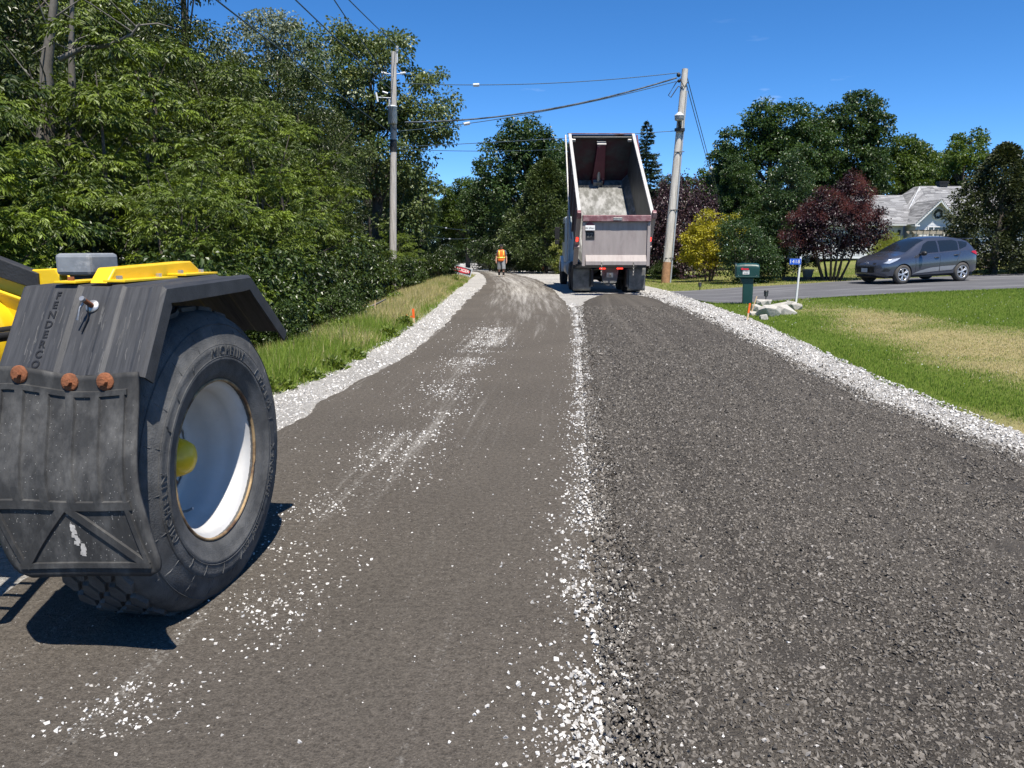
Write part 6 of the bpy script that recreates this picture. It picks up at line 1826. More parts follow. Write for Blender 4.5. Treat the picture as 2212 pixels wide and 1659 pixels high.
# dead trunks and branches showing at the top left
def dead(name, pix, yy, r0, label, twigs, seed):
    rr = random.Random(seed)
    P = [atY(x_, y_, yy) for x_, y_ in pix]
    g = P[0]
    root = empty(name, (g.x, g.y, g.z)); tag(root, label, 'dead branch' if 'branch' in name else 'dead tree')
    n = len(P)
    b = MB(); b.tube([p - g for p in P], [r0 * (1 - 0.7 * i / (n - 1)) for i in range(n)], 8); o = put('limb', b, M_barkgrey, root)
    for k in range(twigs):
        i = rr.randrange(0, n - 1); s_ = P[i].lerp(P[i + 1], rr.random()) - g
        d = Vector((rr.uniform(-1, 1), rr.uniform(-0.6, 0.2), rr.uniform(-0.3, 1))).normalized() * rr.uniform(0.4, 1.3)
        b = MB(); b.tube([s_, s_ + d * 0.5 + Vector((0, 0, rr.uniform(-0.1, 0.1))), s_ + d], [0.016, 0.011, 0.004], 5); put('twig', b, M_barkgrey, root)
g0 = gl(-12.0, 13.6)
dead('dead_tree', [(96, 330), (103, 230), (100, 140), (112, 60), (122, -60)], 13.6, 0.15, 'pale dead trunk at the top left among the vines', 12, 2)
dead('dead_tree', [(150, 340), (156, 200), (154, 90), (157, -60)], 13.9, 0.085, 'thin dark dead trunk right of the pale one', 9, 4)
dead('broken_branch', [(128, 128), (170, 108), (235, 98), (285, 74), (302, 50)], 13.2, 0.05, 'broken pale branch reaching right at the top left', 6, 9)
dead('fallen_branch', [(765, 682), (790, 668), (812, 657), (834, 646)], 17.3, 0.045, 'dark fallen branch lying in the dry left verge', 0, 3)
# weeds of the verge
rr = np.random.default_rng(77)
def weed(px, py, h, w, m_, label, L=0.10, W=0.06, n=420):
    g = atT(px, py)
    u = rr.normal(size=(n, 3)); u /= np.linalg.norm(u, axis=1)[:, None]; u[:, 2] = np.abs(u[:, 2])
    P = u * np.array([w, w, h]) * rr.uniform(0.25, 1, (n, 1)) ** 0.6
    o = put('roadside_weed', leaf_cards('roadside_weed', P, u * 0.8 + rr.normal(0, 0.4, (n, 3)), L, W, rr), m_, None, (g.x, g.y, g.z - 0.03))
    tag(o, label, 'weed', 'leafy weeds along the left verge')
for px, py, h, w, lb in [(984, 612, 0.55, 0.22, 'fresh green weed tuft in front of the tilted grey sign'), (600, 842, 0.16, 0.24, 'broad-leaved weed at the edge of the shoulder behind the tyre'), (660, 820, 0.18, 0.25, 'low green weed clump along the shoulder edge'), (720, 798, 0.22, 0.22, 'bright weed clump beside the white shoulder'),
        (760, 775, 0.2, 0.24, 'weed clump at the shoulder left of the lane'), (838, 728, 0.28, 0.25, 'weed clump near the bright orange stake'), (872, 705, 0.3, 0.22, 'green weed just left of the orange stake'), (640, 770, 0.35, 0.3, 'taller weed clump in the ditch behind the tyre'), (735, 722, 0.4, 0.34, 'tall weed clump at the wood edge'), (800, 690, 0.4, 0.3, 'weed clump at the foot of the plain left lath'),
        (855, 655, 0.45, 0.4, 'weed clump before the far wood edge'), (560, 850, 0.3, 0.3, 'weed clump half hidden by the tyre')]:
    weed(px, py, h * 0.75, w * 0.8, M_weed, lb, 0.075, 0.045, 340)

# ------------------------------------------------------------------ trees on the right
def loc_at(px, yy):
    x_ = (px - 1106) * KD / FPX * yy
    return gl(x_, yy)
c_, t_ = mk_maple(41, [(0, 0, 6.4, 4.0, 3.6, 3.6), (-2.4, 0, 8.0, 2.4, 2.4, 2.2), (1.0, 0, 10.0, 2.4, 2.2, 2.0), (2.6, 0, 8.2, 2.3, 2.2, 2.4), (-0.8, 0, 10.6, 1.7, 1.7, 1.4), (-3.2, 0, 5.2, 2.0, 2.0, 2.2), (2.8, 0, 4.6, 2.0, 2.0, 2.2)], 560, 95, 0.20, (0.35, 0.75), 10, 0.34)
mp = tree('maple_tree', loc_at(1650, 62), 'big dark green maple left of the house', 'tree', None, t_, c_, M_bark, M_maple, 0.0, 1.02)
c2_, t2_ = mk_maple(42, [(0, 0, 7.2, 2.9, 2.9, 3.6), (0.4, 0, 10.4, 2.2, 2.1, 2.0), (1.7, 0, 9.6, 1.6, 1.6, 1.7), (-1.4, 0, 9.8, 1.5, 1.5, 1.7), (0.8, 0, 11.8, 1.3, 1.3, 1.0), (0, 0, 4.2, 3.0, 2.8, 2.8), (-1.2, 0, 6.0, 2.2, 2.0, 2.4), (1.4, 0, 6.4, 2.0, 2.0, 2.4)], 500, 95, 0.20, (0.35, 0.7), 11, 0.3)
mp2 = tree('maple_tree', loc_at(1806, 64), 'tall dark maple rising behind the purple smoke bush', 'tree', None, t2_, c2_, M_bark, M_maple, 0.0, 1.04)
c3_, t3_ = mk_maple(43, [(0, 0, 6.0, 3.6, 3.2, 3.4), (-1.6, 0, 8.6, 2.2, 2.2, 2.0), (1.8, 0, 8.0, 2.0, 2.0, 2.0), (0.2, 0, 9.9, 1.6, 1.6, 1.2)], 240, 105, 0.23, (0.5, 0.95), 9, 0.26)
lt = tree('light_green_tree', loc_at(1925, 74), 'light green tree behind the house roof', 'tree', None, t3_, c3_, M_bark, M_light, 0.4, 1.0)
c4_, t4_ = mk_maple(44, [(0, 0, 7.0, 3.2, 3.0, 3.0), (1.2, 0, 9.6, 2.0, 2.0, 1.7), (-1.8, 0, 8.8, 1.6, 1.6, 1.4)], 95, 85, 0.24, (0.4, 0.85), 10, 0.22)
tree('open_crowned_tree', loc_at(2050, 82), 'open-crowned tree against the sky right of the roof', 'tree', None, t4_, c4_, M_bark, M_light, 0.9, 1.14)
again(lt, loc_at(1990, 88), 'light green tree farther back behind the roof ridge', 2.2, 1.0)
again(mp2, loc_at(1575, 58), 'slimmer dark maple beside the weeping purple beech', 1.3, 0.62)
# conifers
def mk_cedar(seed, h, r_, n, L=0.14, W=0.07):
    rr = np.random.default_rng(seed)
    z = h * rr.uniform(0.03, 1, n) ** 0.9
    a = rr.uniform(0, 2 * math.pi, n)
    lump = 1 + 0.22 * np.sin(a * 3 + z * 2.0) + 0.18 * np.sin(a * 5 - z * 3.1)
    rad = r_ * np.clip(1.35 * (1 - z / h), 0, 1) ** 0.62 * np.clip(0.55 + z / h * 2.2, 0, 1) * lump
    rad = rad * (0.55 + 0.45 * rr.uniform(0, 1, n) ** 0.4)
    C = np.stack([rad * np.cos(a), rad * np.sin(a), z], -1)
    P, D, t = clump_leaves(C, 0.20, 26, rr, 0.15, 1.0, 0.35)
    out = np.repeat(np.stack([np.cos(a), np.sin(a), 0 * a], -1), 26, 0)
    return leaf_cards('crown', P, D + out * 0.7, L, W, rr, 0.05, t, 0.2), trunk_mesh('trunk', h * 0.92, 0.13, C, rr, 26, 0.03, 0.2)
c_, t_ = mk_cedar(51, 5.3, 2.0, 1050)
cd = tree('dark_cedar', loc_at(2135, 33.5), 'broad dark cedar at the right edge behind the car', 'tree', None, t_, c_, M_bark, M_cedard, 0.2, 1.0)
again(cd, loc_at(2222, 34.5), 'taller dark cedar cut by the right picture edge', 2.4, (1.0, 1.0, 0.98))
c_, t_ = mk_cedar(52, 6.6, 2.4, 1250, 0.17, 0.08)
tree('light_cedar', loc_at(1178, 47), 'tall light green cedar left of the dump truck', 'tree', None, t_, c_, M_bark, M_cedar, 0.4, 1.0)
def mk_spruce(seed, h, r_):
    rr = np.random.default_rng(seed)
    P, D = [], []
    b = MB(); b.tube([(0, 0, 0), (0, 0, h)], [0.14, 0.015], 7)
    z = 0.5
    while z < h - 0.1:
        k = 1 - z / h
        for j in range(8 if z < h * 0.8 else 5):
            a = rr.uniform(0, 2 * math.pi); ln = r_ * (k ** 0.85) * rr.uniform(0.75, 1.12) + 0.08
            tipz = z - 0.16 * ln + 0.22 * ln * (0.5 if k > 0.4 else 1.4)
            d = np.array([math.cos(a), math.sin(a), 0.0])
            b.tube([(0, 0, z), tuple(d * ln * 0.6 + np.array([0, 0, z - 0.14 * ln])), tuple(d * ln + np.array([0, 0, tipz]))], [0.02, 0.012, 0.004], 4)
            m_ = int(70 * ln) + 14
            t = rr.uniform(0.12, 1.0, m_)
            s_ = np.array([-d[1], d[0], 0])
            side = rr.normal(0, 0.13, m_) * (1.1 - t * 0.6) * ln * 0.9
            base = d[None] * (t * ln)[:, None] + s_[None] * side[:, None]
            base[:, 2] += z - 0.14 * ln * np.sin(t * 2.4) + (tipz - z) * t * 0.6 - rr.uniform(0, 0.10, m_)
            P.append(base); D.append(d[None] * 0.7 + s_[None] * np.sign(side)[:, None] * 0.6 + rr.normal(0, 0.25, (m_, 3)) + np.array([0, 0, 0.1]))
        z += 0.17 + 0.10 * k
    P, D = np.concatenate(P), np.concatenate(D)
    return leaf_cards('crown', P, D, 0.17, 0.055, rr, 0.05, None, 0.6), b.mesh('trunk')
c_, t_ = mk_spruce(53, 8.4, 2.2)
sp = tree('spruce_tree', loc_at(1386, 44), 'dark pointed spruce behind the right side of the truck', 'tree', None, t_, c_, M_bark, M_spruce, 0.0, 1.0)
# weeping purple beech
rr = np.random.default_rng(61)
n = 420
a = rr.uniform(0, 2 * math.pi, n); rad = 1.95 * np.sqrt(rr.uniform(0.05, 1, n)) * (1 + 0.15 * np.sin(3 * a)); top = 5.4 * (1 - 0.42 * (rad / 2.0) ** 2) * rr.uniform(0.72, 1.03, n)
Ps, Ds, Ts = [], [], []
for i in range(n):
    ln = rr.uniform(0.5, 1.0) * top[i]; m_ = int(ln * 24)
    t = rr.uniform(0, 1, m_)
    zz = top[i] - t * ln
    sw = 0.10 * np.sin(t * 5 + i)
    P = np.stack([rad[i] * np.cos(a[i]) * (1 + 0.15 * t) + sw + rr.normal(0, 0.06, m_), rad[i] * np.sin(a[i]) * (1 + 0.15 * t) + rr.normal(0, 0.06, m_), np.maximum(zz, 0.15)], -1)
    Ps.append(P); Ds.append(np.stack([np.cos(a[i]) * 0.4 + rr.normal(0, 0.5, m_), np.sin(a[i]) * 0.4 + rr.normal(0, 0.5, m_), -0.7 + rr.normal(0, 0.3, m_)], -1)); Ts.append(np.clip(rr.normal(0.5, 0.2) + rr.normal(0, 0.15, m_), 0, 1))
P, D, T_ = np.concatenate(Ps), np.concatenate(Ds), np.concatenate(Ts)
bm_ = trunk_mesh('trunk', 4.9, 0.12, P[::50], rr, 40, 0.4, 0.3)
wb = tree('weeping_beech', loc_at(1462, 38.5), 'weeping purple-black beech behind the leaning utility pole', 'tree', None, bm_, leaf_cards('crown', P, D, 0.115, 0.075, rr, 0.1, T_), M_bark, M_purple, 0.0, 1.0)
# shrubs round the lawn
def shrub(name, px, yy, blobs, nC, per, L, W, crad, m_, label, seed, h=1.5, stems=5, spread=0.5, droop=0.3, compound=False):
    rr = np.random.default_rng(seed)
    C, u = clump_points(blobs, nC, rr, 0.6); C[:, 2] = np.maximum(C[:, 2], 0.08)
    P, D, t = clump_leaves(C, crad, per, rr, droop, 0.75)
    return tree(name, loc_at(px, yy), label, 'shrub', None, trunk_mesh('trunk', h, 0.03, C, rr, 20, 0.05, 0.2, stems, spread), leaf_cards('crown', P, D, L, W, rr, 0.12, t), M_bark, m_, 0.0, 1.0)
shrub('round_shrub', 1603, 31.2, [(0, 0, 1.1, 1.15, 1.0, 1.15), (-0.3, 0, 2.0, 0.8, 0.8, 0.6), (0.6, 0, 0.9, 0.8, 0.8, 0.85), (0.75, 0, 0.5, 0.55, 0.6, 0.5)], 170, 85, 0.085, 0.055, 0.28, M_leafdark, 'round dark green shrub behind the green mailbox', 71)
shrub('tall_shrub', 1685, 34.5, [(0, 0, 2.0, 1.25, 1.0, 1.8), (0.1, 0, 3.8, 1.0, 0.8, 1.25), (0.1, 0, 4.9, 0.5, 0.45, 0.6), (-0.7, 0, 1.4, 1.0, 0.9, 1.2)], 270, 85, 0.10, 0.055, 0.30, M_leafdark, 'tall slender green shrub left of the purple smoke bush', 72, 4.2, 3, 0.3)
shrub('yellow_shrub', 1528, 33.5, [(0, 0, 1.85, 1.15, 0.9, 0.8), (0.85, 0, 2.3, 0.6, 0.5, 0.6), (-0.35, 0, 2.5, 0.6, 0.5, 0.6), (-0.3, 0, 1.2, 1.0, 0.8, 0.6)], 125, 80, 0.095, 0.06, 0.24, M_yellowl, 'golden yellow leaved shrub right of the leaning pole', 73, 1.8)
shrub('young_shrub', 1207, 45, [(0, 0, 1.2, 0.5, 0.5, 0.9), (0.1, 0, 0.6, 0.5, 0.5, 0.6)], 55, 70, 0.085, 0.05, 0.2, M_ferny, 'small yellowish shrub beside the truck cab', 74, 1.6, 3, 0.2)
shrub('grass_clump', 1898, 44, [(0, 0, 0.8, 0.9, 0.7, 0.75), (0.3, 0, 1.3, 0.6, 0.5, 0.5)], 60, 90, 0.28, 0.02, 0.26, M_ferny, 'pale feathery shrub between the smoke bush and the car', 75, 1.0, 4, 0.4, -0.5)
# purple smoke bush: leaves, fuzzy plumes, a fan of stems
rr = np.random.default_rng(81)
bl = [(0, 0, 2.1, 1.7, 1.4, 1.15), (-1.1, 0, 2.0, 1.0, 1.0, 1.0), (1.2, 0, 2.1, 1.0, 1.0, 1.0), (0.5, 0, 3.3, 0.9, 0.8, 0.75), (-0.5, 0, 3.0, 0.8, 0.8, 0.7), (0.55, 0, 3.85, 0.45, 0.45, 0.45)]
C, u = clump_points(bl, 330, rr, 0.5)
P, D, t = clump_leaves(C, 0.27, 70, rr, 0.3, 0.8)
Cp, up_ = clump_points(bl, 560, rr, 0.93); k = (Cp[:, 2] > 2.45) | (np.abs(Cp[:, 0]) > 1.7) | (rr.uniform(0, 1, len(Cp)) < 0.14)
k &= nz_v(Cp[:, 0], Cp[:, 2], 1.6, 4.4) > -0.18
Cp = Cp[k]
Pp, Dp, tp_ = clump_leaves(Cp, 0.21, 85, rr, 0.0, 1.0, 0.2)
tree('smoke_bush', loc_at(1790, 31.8), 'purple smoke bush with pinkish plumes left of the car', 'shrub', None, trunk_mesh('trunk', 2.6, 0.045, C, rr, 40, 0.02, 0.2, 9, 1.25), leaf_cards('crown', P, D, 0.085, 0.065, rr, 0.1, t), M_bark, M_smokel, 0.0, 1.0, ('plumes', leaf_cards('plumes', Pp, Dp, 0.085, 0.012, rr, 0.3, tp_), M_plume))

# ------------------------------------------------------------------ trees beyond the bend
c5_, t5_ = mk_maple(91, [(0, 0, 5.4, 3.0, 2.8, 3.2), (-1.6, 0, 7.4, 2.1, 2.0, 2.2), (1.7, 0, 7.6, 2.0, 2.0, 2.1), (0.1, 0, 9.4, 1.8, 1.8, 1.6), (0, 0, 2.8, 2.7, 2.7, 2.0)], 260, 105, 0.21, (0.45, 0.85), 9, 0.26)
bt = tree('roadside_maple', loc_at(1128, 57), 'large dark maple at the bend behind the worker', 'tree', None, t5_, c5_, M_bark, M_maple, 0.2, 1.0)
again(bt, loc_at(1206, 62), 'dark maple behind the left side of the dump truck', 1.8, 0.92)
again(bt, loc_at(1062, 64), 'dark maple left of the worker beyond the bend', 3.1, 0.72)
again(lt, loc_at(1012, 84), 'lighter green tree at the end of the visible road', 0.8, 0.86)
again(bt, loc_at(985, 96), 'green tree far down the road left of the bend', 4.4, 0.82)
again(lt, loc_at(948, 118), 'hazy green tree farthest down the road', 2.9, 0.9)
again(lt, loc_at(903, 112), 'hazy tree behind the far utility pole', 4.6, 1.0)
again(bt, loc_at(1290, 66), 'dark tree hidden behind the raised truck box', 5.0, 0.72)
again(bt, loc_at(1350, 72), 'dark tree behind the spruce', 0.9, 0.70)
again(bt, loc_at(1440, 76), 'dark tree behind the weeping beech', 2.4, 0.74)
again(sp, loc_at(1330, 60), 'second spruce hidden mostly by the truck box', 1.0, 0.72)
BG = ['background tree rising over the small purple beech', 'background tree glimpsed left of the big maple', 'background tree between the two dark maples', 'background tree above the dark cedar at the right', 'background tree at the far right picture edge', 'faint tree far behind the worker', 'faint tree behind the large bend maple', 'farthest tree at the end of the road', 'tall background tree behind the pale-leaved maple', 'tall background tree left of the pale-leaved maple', 'background tree behind the silvery crown', 'background tree in the gap left of the silvery crown', 'background tree behind the vine-covered trees', 'background tree deep behind the dead trunks', 'background tree at the far left behind the wood']
for i, (px, yy, s_) in enumerate([(1530, 88, 0.9), (1640, 92, 0.85), (1740, 95, 0.9), (2150, 90, 0.75), (2260, 84, 0.85), (1100, 120, 0.9), (1180, 105, 0.8), (1010, 150, 1.0), (860, 90, 1.1), (760, 80, 1.2), (640, 70, 1.25), (500, 62, 1.3), (340, 52, 1.3), (180, 46, 1.3), (40, 40, 1.2)]):
    again(bt if i % 2 else lt, loc_at(px, yy), BG[i], i * 1.3, s_, 'background trees behind the nearer ones')
u2 = again(u1, loc_at(1095, 49), 'green bush at the far road edge behind the worker', 1.0, 0.9)
again(u1, loc_at(1150, 50), 'low bush at the far road edge under the light cedar', 2.0, 1.0)
again(u1, loc_at(1062, 52), 'low dark bush at the bend of the road', 3.0, 1.2)
again(u1, loc_at(1240, 47), 'bush behind the dump truck cab', 4.0, 1.1)
again(u1, loc_at(1430, 37), 'low bush at the foot of the weeping beech', 5.0, 0.6)
build_pot()
# ------------------------------------------------------------------ utility poles and overhead wires
M_pole = mat('weathered_pole', (0.46, 0.43, 0.39), 0.85, 0, 0.22, 3, 0.35, 25, (0.24, 0.215, 0.19), (0.5, 0.7), 2.0, stretch=(6, 6, 0.5))
M_pole2 = mat('bleached_pole', (0.55, 0.52, 0.47), 0.85, 0, 0.2, 3, 0.35, 25, (0.33, 0.29, 0.24), (0.52, 0.72), 2.0, stretch=(6, 6, 0.5))
M_butt = mat('orange_butt', (0.34, 0.19, 0.10), 0.85, 0, 0.3, 6, 0.3, 25)
M_tank = mat('transformer_grey', (0.50, 0.53, 0.54), 0.5, 0.1, 0.1, 4)
M_porc = mat('porcelain', (0.62, 0.64, 0.66), 0.25, 0, 0.06, 8)
M_wire = mat('wire', (0.055, 0.085, 0.11), 0.5, 0.4, 0.1, 3)
M_cond = mat('conduit', (0.42, 0.46, 0.50), 0.5, 0.4, 0.1, 3)
def insulator(b, c, d, n=4, r_=0.06, step=0.045):
    d = Vector(d).normalized()
    Mx = Matrix.Translation(c) @ d.to_track_quat('Z', 'Y').to_matrix().to_4x4()
    pr = []
    for i in range(n):
        z_ = i * step
        pr += [(r_ * 0.45, z_), (r_, z_ + step * 0.35), (r_ * 0.9, z_ + step * 0.5), (r_ * 0.45, z_ + step * 0.8)]
    pr += [(0.0, n * step)]
    b.lathe(pr, 12, 'z', 0, True, Mx)
PY = 35.0
base_l = gl(atY(845, 505, PY).x, PY); top_l = atY(851, 112, PY)
lp = empty('utility_pole', base_l); tag(lp, 'grey wooden utility pole with a transformer in front of the left trees', 'utility pole')
def L_(px, py, dy=0.0): return atY(px, py, PY + dy) - base_l
b = MB(); b.tube([(0, 0, -0.3), (top_l - base_l) * 0.5, top_l - base_l], [0.17, 0.145, 0.115], 14); put('pole', b, M_pole, lp)
b = MB(); c = L_(848, 248, -0.30); Mx = Matrix.Translation(c)
b.lathe([(0.0, -0.38), (0.17, -0.38), (0.195, -0.35), (0.20, 0.30), (0.215, 0.31), (0.215, 0.35), (0.12, 0.39), (0.0, 0.40)], 24, 'z', 0, True, Mx); tk = put('transformer', b, M_tank, lp)
b = MB(); b.box(c + Vector((0, 0.17, 0.1)), (0.16, 0.14, 0.12)); b.box(c + Vector((0, 0.17, -0.2)), (0.16, 0.14, 0.10)); put('tank_bracket', b, M_dark, tk)
b = MB(); insulator(b, c + Vector((-0.12, 0, 0.36)), (0, 0, 1), 6, 0.06, 0.045); put('tank_bushing', b, M_porc, tk)
for k in range(3):
    b = MB(); q = c + Vector((-0.14 + 0.10 * k, -0.20, 0.30)); b.tube([q, q + Vector((-0.05 * k + 0.03, -0.06, -0.35)), q + Vector((0.10, -0.02, -0.75)), q + Vector((0.22 - 0.08 * k, 0.15, -0.95))], 0.009, 5); put('lead_wire', b, M_dark, tk)
b = MB(); insulator(b, top_l - base_l + Vector((0.14, 0, 0.02)), (0, 0, 1), 4, 0.075, 0.055); b.tube([top_l - base_l + Vector((0.12, 0, -0.45)), top_l - base_l + Vector((0.14, 0, 0.05))], 0.03, 8); put('top_insulator', b, M_porc, lp)
for px, sgn in ((838, -1), (862, 1)):
    b = MB(); q = L_(850, 160); b.tube([q, q + Vector((sgn * 0.45, 0, 0.02))], 0.02, 6); insulator(b, q + Vector((sgn * 0.30, 0, 0.02)), (sgn, 0, 0.15), 4, 0.07, 0.06); put('side_insulator', b, M_porc, lp)
b = MB(); q = L_(848, 212); b.tube([q, L_(812, 210)], 0.022, 6); b.tube([L_(812, 200), L_(816, 220)], 0.045, 8); b.tube([L_(826, 198), L_(838, 202)], 0.04, 8); put('fuse_cutout', b, M_porc, lp)
b = MB(); b.tube([L_(850, 302), L_(849.6, 328)], 0.152, 12); put('pole_band', b, M_dark, lp)
# leaning pole on the right
QY = 32.5
base_r = atT(1437, 611); QY = base_r.y
top_r = atY(1480, 149, QY)
rp = empty('utility_pole', base_r); tag(rp, 'pale leaning wooden utility pole with a lamp right of the truck', 'utility pole')
def Rr(px, py, dy=0.0): return atY(px, py, QY + dy) - base_r
b = MB(); tv = top_r - base_r; b.tube([tv * 0.10, tv * 0.5, tv], [0.180, 0.155, 0.125], 14); put('pole', b, M_pole2, rp)
b = MB(); b.tube([(0, 0, -0.3), tv * 0.05, tv * 0.102], [0.19, 0.185, 0.1805], 14); tag(put('pole_butt', b, M_butt, rp), 'rusty orange stained pole foot')
b = MB(); b.tube([Vector((0.20, -0.10, 0.0)), tv * 0.2 + Vector((0.19, -0.10, 0)), tv * 0.55 + Vector((0.16, -0.10, 0)), tv * 0.90 + Vector((0.14, -0.09, 0))], 0.035, 8); put('conduit', b, M_cond, rp)
for k in (0.12, 0.35, 0.62):
    b = MB(); q = tv * k; b.tube([q + Vector((-0.14, -0.16, 0)), q + Vector((0.26, -0.16, 0.02))], 0.018, 5); put('conduit_strap', b, M_dark, rp)
lq = Rr(1467, 260, -0.30)
b = MB(); b.lathe([(0.0, 0.34), (0.05, 0.33), (0.20, 0.20), (0.21, 0.18)], 18, 'z', 0, True, Matrix.Translation(lq)); lo = put('lamp_hood', b, M_tank, rp)
b = MB(); b.lathe([(0.19, 0.18), (0.185, 0.02), (0.13, -0.02), (0.0, -0.03)], 18, 'z', 0, True, Matrix.Translation(lq)); put('lamp_bowl', b, mat('lamp_bowl', (0.35, 0.36, 0.36), 0.15), lo)
b = MB(); b.tube([lq + Vector((0, 0, -0.02)), lq + Vector((0.05, 0.05, -0.25)), lq + Vector((0.10, 0.28, -0.42))], 0.06, 8); b.box(lq + Vector((0.06, 0.12, -0.36)), (0.40, 0.16, 0.12)); put('lamp_arm', b, M_dark, lo)
b = MB(); q = Rr(1466, 172, -0.1)
b.tube([q, q + Vector((-0.12, 0, -0.15)), q + Vector((-0.40, 0, -0.62)), q + Vector((-0.30, 0, -0.70)), q + Vector((0.0, 0, -0.25)), q + Vector((0.15, 0, -0.35))], 0.022, 6); b.tube([q + Vector((0.05, 0, 0.05)), q + Vector((0.22, -0.08, -0.30)), q + Vector((0.38, 0, -0.10))], 0.02, 6)
put('service_loop', b, M_dark, rp)
b = MB(); b.sphere(Rr(1466, 162), 0.09, 8, 6); b.sphere(Rr(1467, 175), 0.07, 8, 6); put('spool_insulator', b, M_dark, rp)
# far poles
def far_pole(px, py0, py1, yy, r_, label):
    g = loc_at(px, yy); t = atY(px, py1, yy)
    o = empty('utility_pole', g); tag(o, label, 'utility pole')
    b = MB(); b.tube([(0, 0, -0.3), t - g], [r_ * 1.3, r_], 10); put('pole', b, M_pole2, o)
    b = MB(); b.box(t - g + Vector((-0.25, 0, -0.35)), (0.9, 0.12, 0.12)); b.box(t - g + Vector((-0.45, 0, -0.25)), (0.25, 0.25, 0.35)); put('crossarm', b, M_dark, o)
    return t
ft = far_pole(911.5, 470, 421, 78, 0.15, 'far utility pole down the road above the left trees')
# wires: each a thing of its own
def wire(p, q, sag, r_, label, n=18, marker=None, m_=None):
    p, q = Vector(p), Vector(q)
    P = [p.lerp(q, t) - Vector((0, 0, 4 * sag * t * (1 - t))) for t in np.linspace(0, 1, n)]
    o = empty('overhead_wire', p); tag(o, label, 'wire', 'overhead wires')
    b = MB(); b.tube([w - p for w in P], r_, 5); put('cable', b, m_ or M_wire, o)
    if marker is not None:
        for k in marker:
            c = p.lerp(q, k) - Vector((0, 0, 4 * sag * k * (1 - k))) - p; d = (q - p).normalized()
            b = MB(); b.tube([c - d * 0.13, c + d * 0.13], 0.07, 8); put('cable_clamp', b, M_porc, o)
def toward(px1, py1, px0, py0, y0):
    """from the near pole at (px1, py1) through the pixel (px0, py0) at depth y0 and on past the camera"""
    a = atY(px1, py1, PY); c = atY(px0, py0, y0); return a, a + (c - a) * ((PY + 6) / (PY - y0))
for (x1, y1, x0, y0, dep, lb) in [(855, 98, 764, 0, 23, 'top power line from the near pole towards the upper left'), (829, 158, 729, 0, 22, 'second power line from the near pole towards the upper left'), (848, 196, 653, 0, 19, 'third wire from the near pole crossing the tree tops'), (849, 290, 490, 0, 15.5, 'lowest wire from the near pole crossing the upper left sky')]:
    a, c = toward(x1, y1, x0, y0, dep)
    wire(a, c, 0.15, 0.017, lb)
def span(x0, y0, x1, y1, ylow, xlow, r_, lb, marker=None, m_=None):
    a, c = atY(x0, y0, PY), atY(x1, y1, QY)
    t = (xlow - x0) / (x1 - x0); m0 = a.lerp(c, t)
    sag = (m0.z - atY(xlow, ylow, m0.y).z) / (4 * t * (1 - t))
    wire(a, c, max(0.02, sag), r_, lb, 26, marker, m_)
span(868, 180, 1468, 157, 183.5, 1034, 0.016, 'top thin wire crossing the road to the leaning pole', [0.277])
span(875, 264, 1462, 168, 246, 1130, 0.034, 'thick twisted service cable crossing the road', None, mat('triplex', (0.10, 0.115, 0.13), 0.35, 0.4, 0.9, 2.2))
span(866, 283, 1460, 176, 267, 1015, 0.016, 'thin wire below the twisted cable crossing the road', [0.25])
span(850, 318, 1456, 283, 308, 1060, 0.014, 'low telephone wire crossing the road behind the truck box')
wire(atY(850, 322, PY), atY(1215, 322, 46), 0.1, 0.014, 'lowest telephone wire reaching into the trees above the worker')
for (x0, y0, x1, y1, lb) in [(1484, 166, 1566, 470, 'right one of two service wires down from the leaning pole to the house'), (1481, 176, 1563, 474, 'left one of two service wires down from the leaning pole to the house')]:
    wire(atY(x0, y0, QY), atY(x1, y1, 54), 0.05, 0.017, lb, 18, [0.52] if x0 == 1484 else [0.53])
for (x0, y0, lb) in [(893, 320, 'left far wire rising from the distant pole'), (902, 300, 'right far wire rising from the distant pole')]:
    wire(ft + Vector((-0.3 if x0 == 893 else 0.1, 0, -0.1)), atY(x0, y0, 52), 0.1, 0.018, lb)
wire(atY(935, 487, 78), atY(1075, 497, 60), 0.2, 0.02, 'upper distant wire in front of the dark trees at the bend', 12, [0.25])
wire(atY(930, 512, 78), atY(1100, 500, 58), 0.35, 0.022, 'lower distant wire in front of the dark trees at the bend', 12, [0.3])

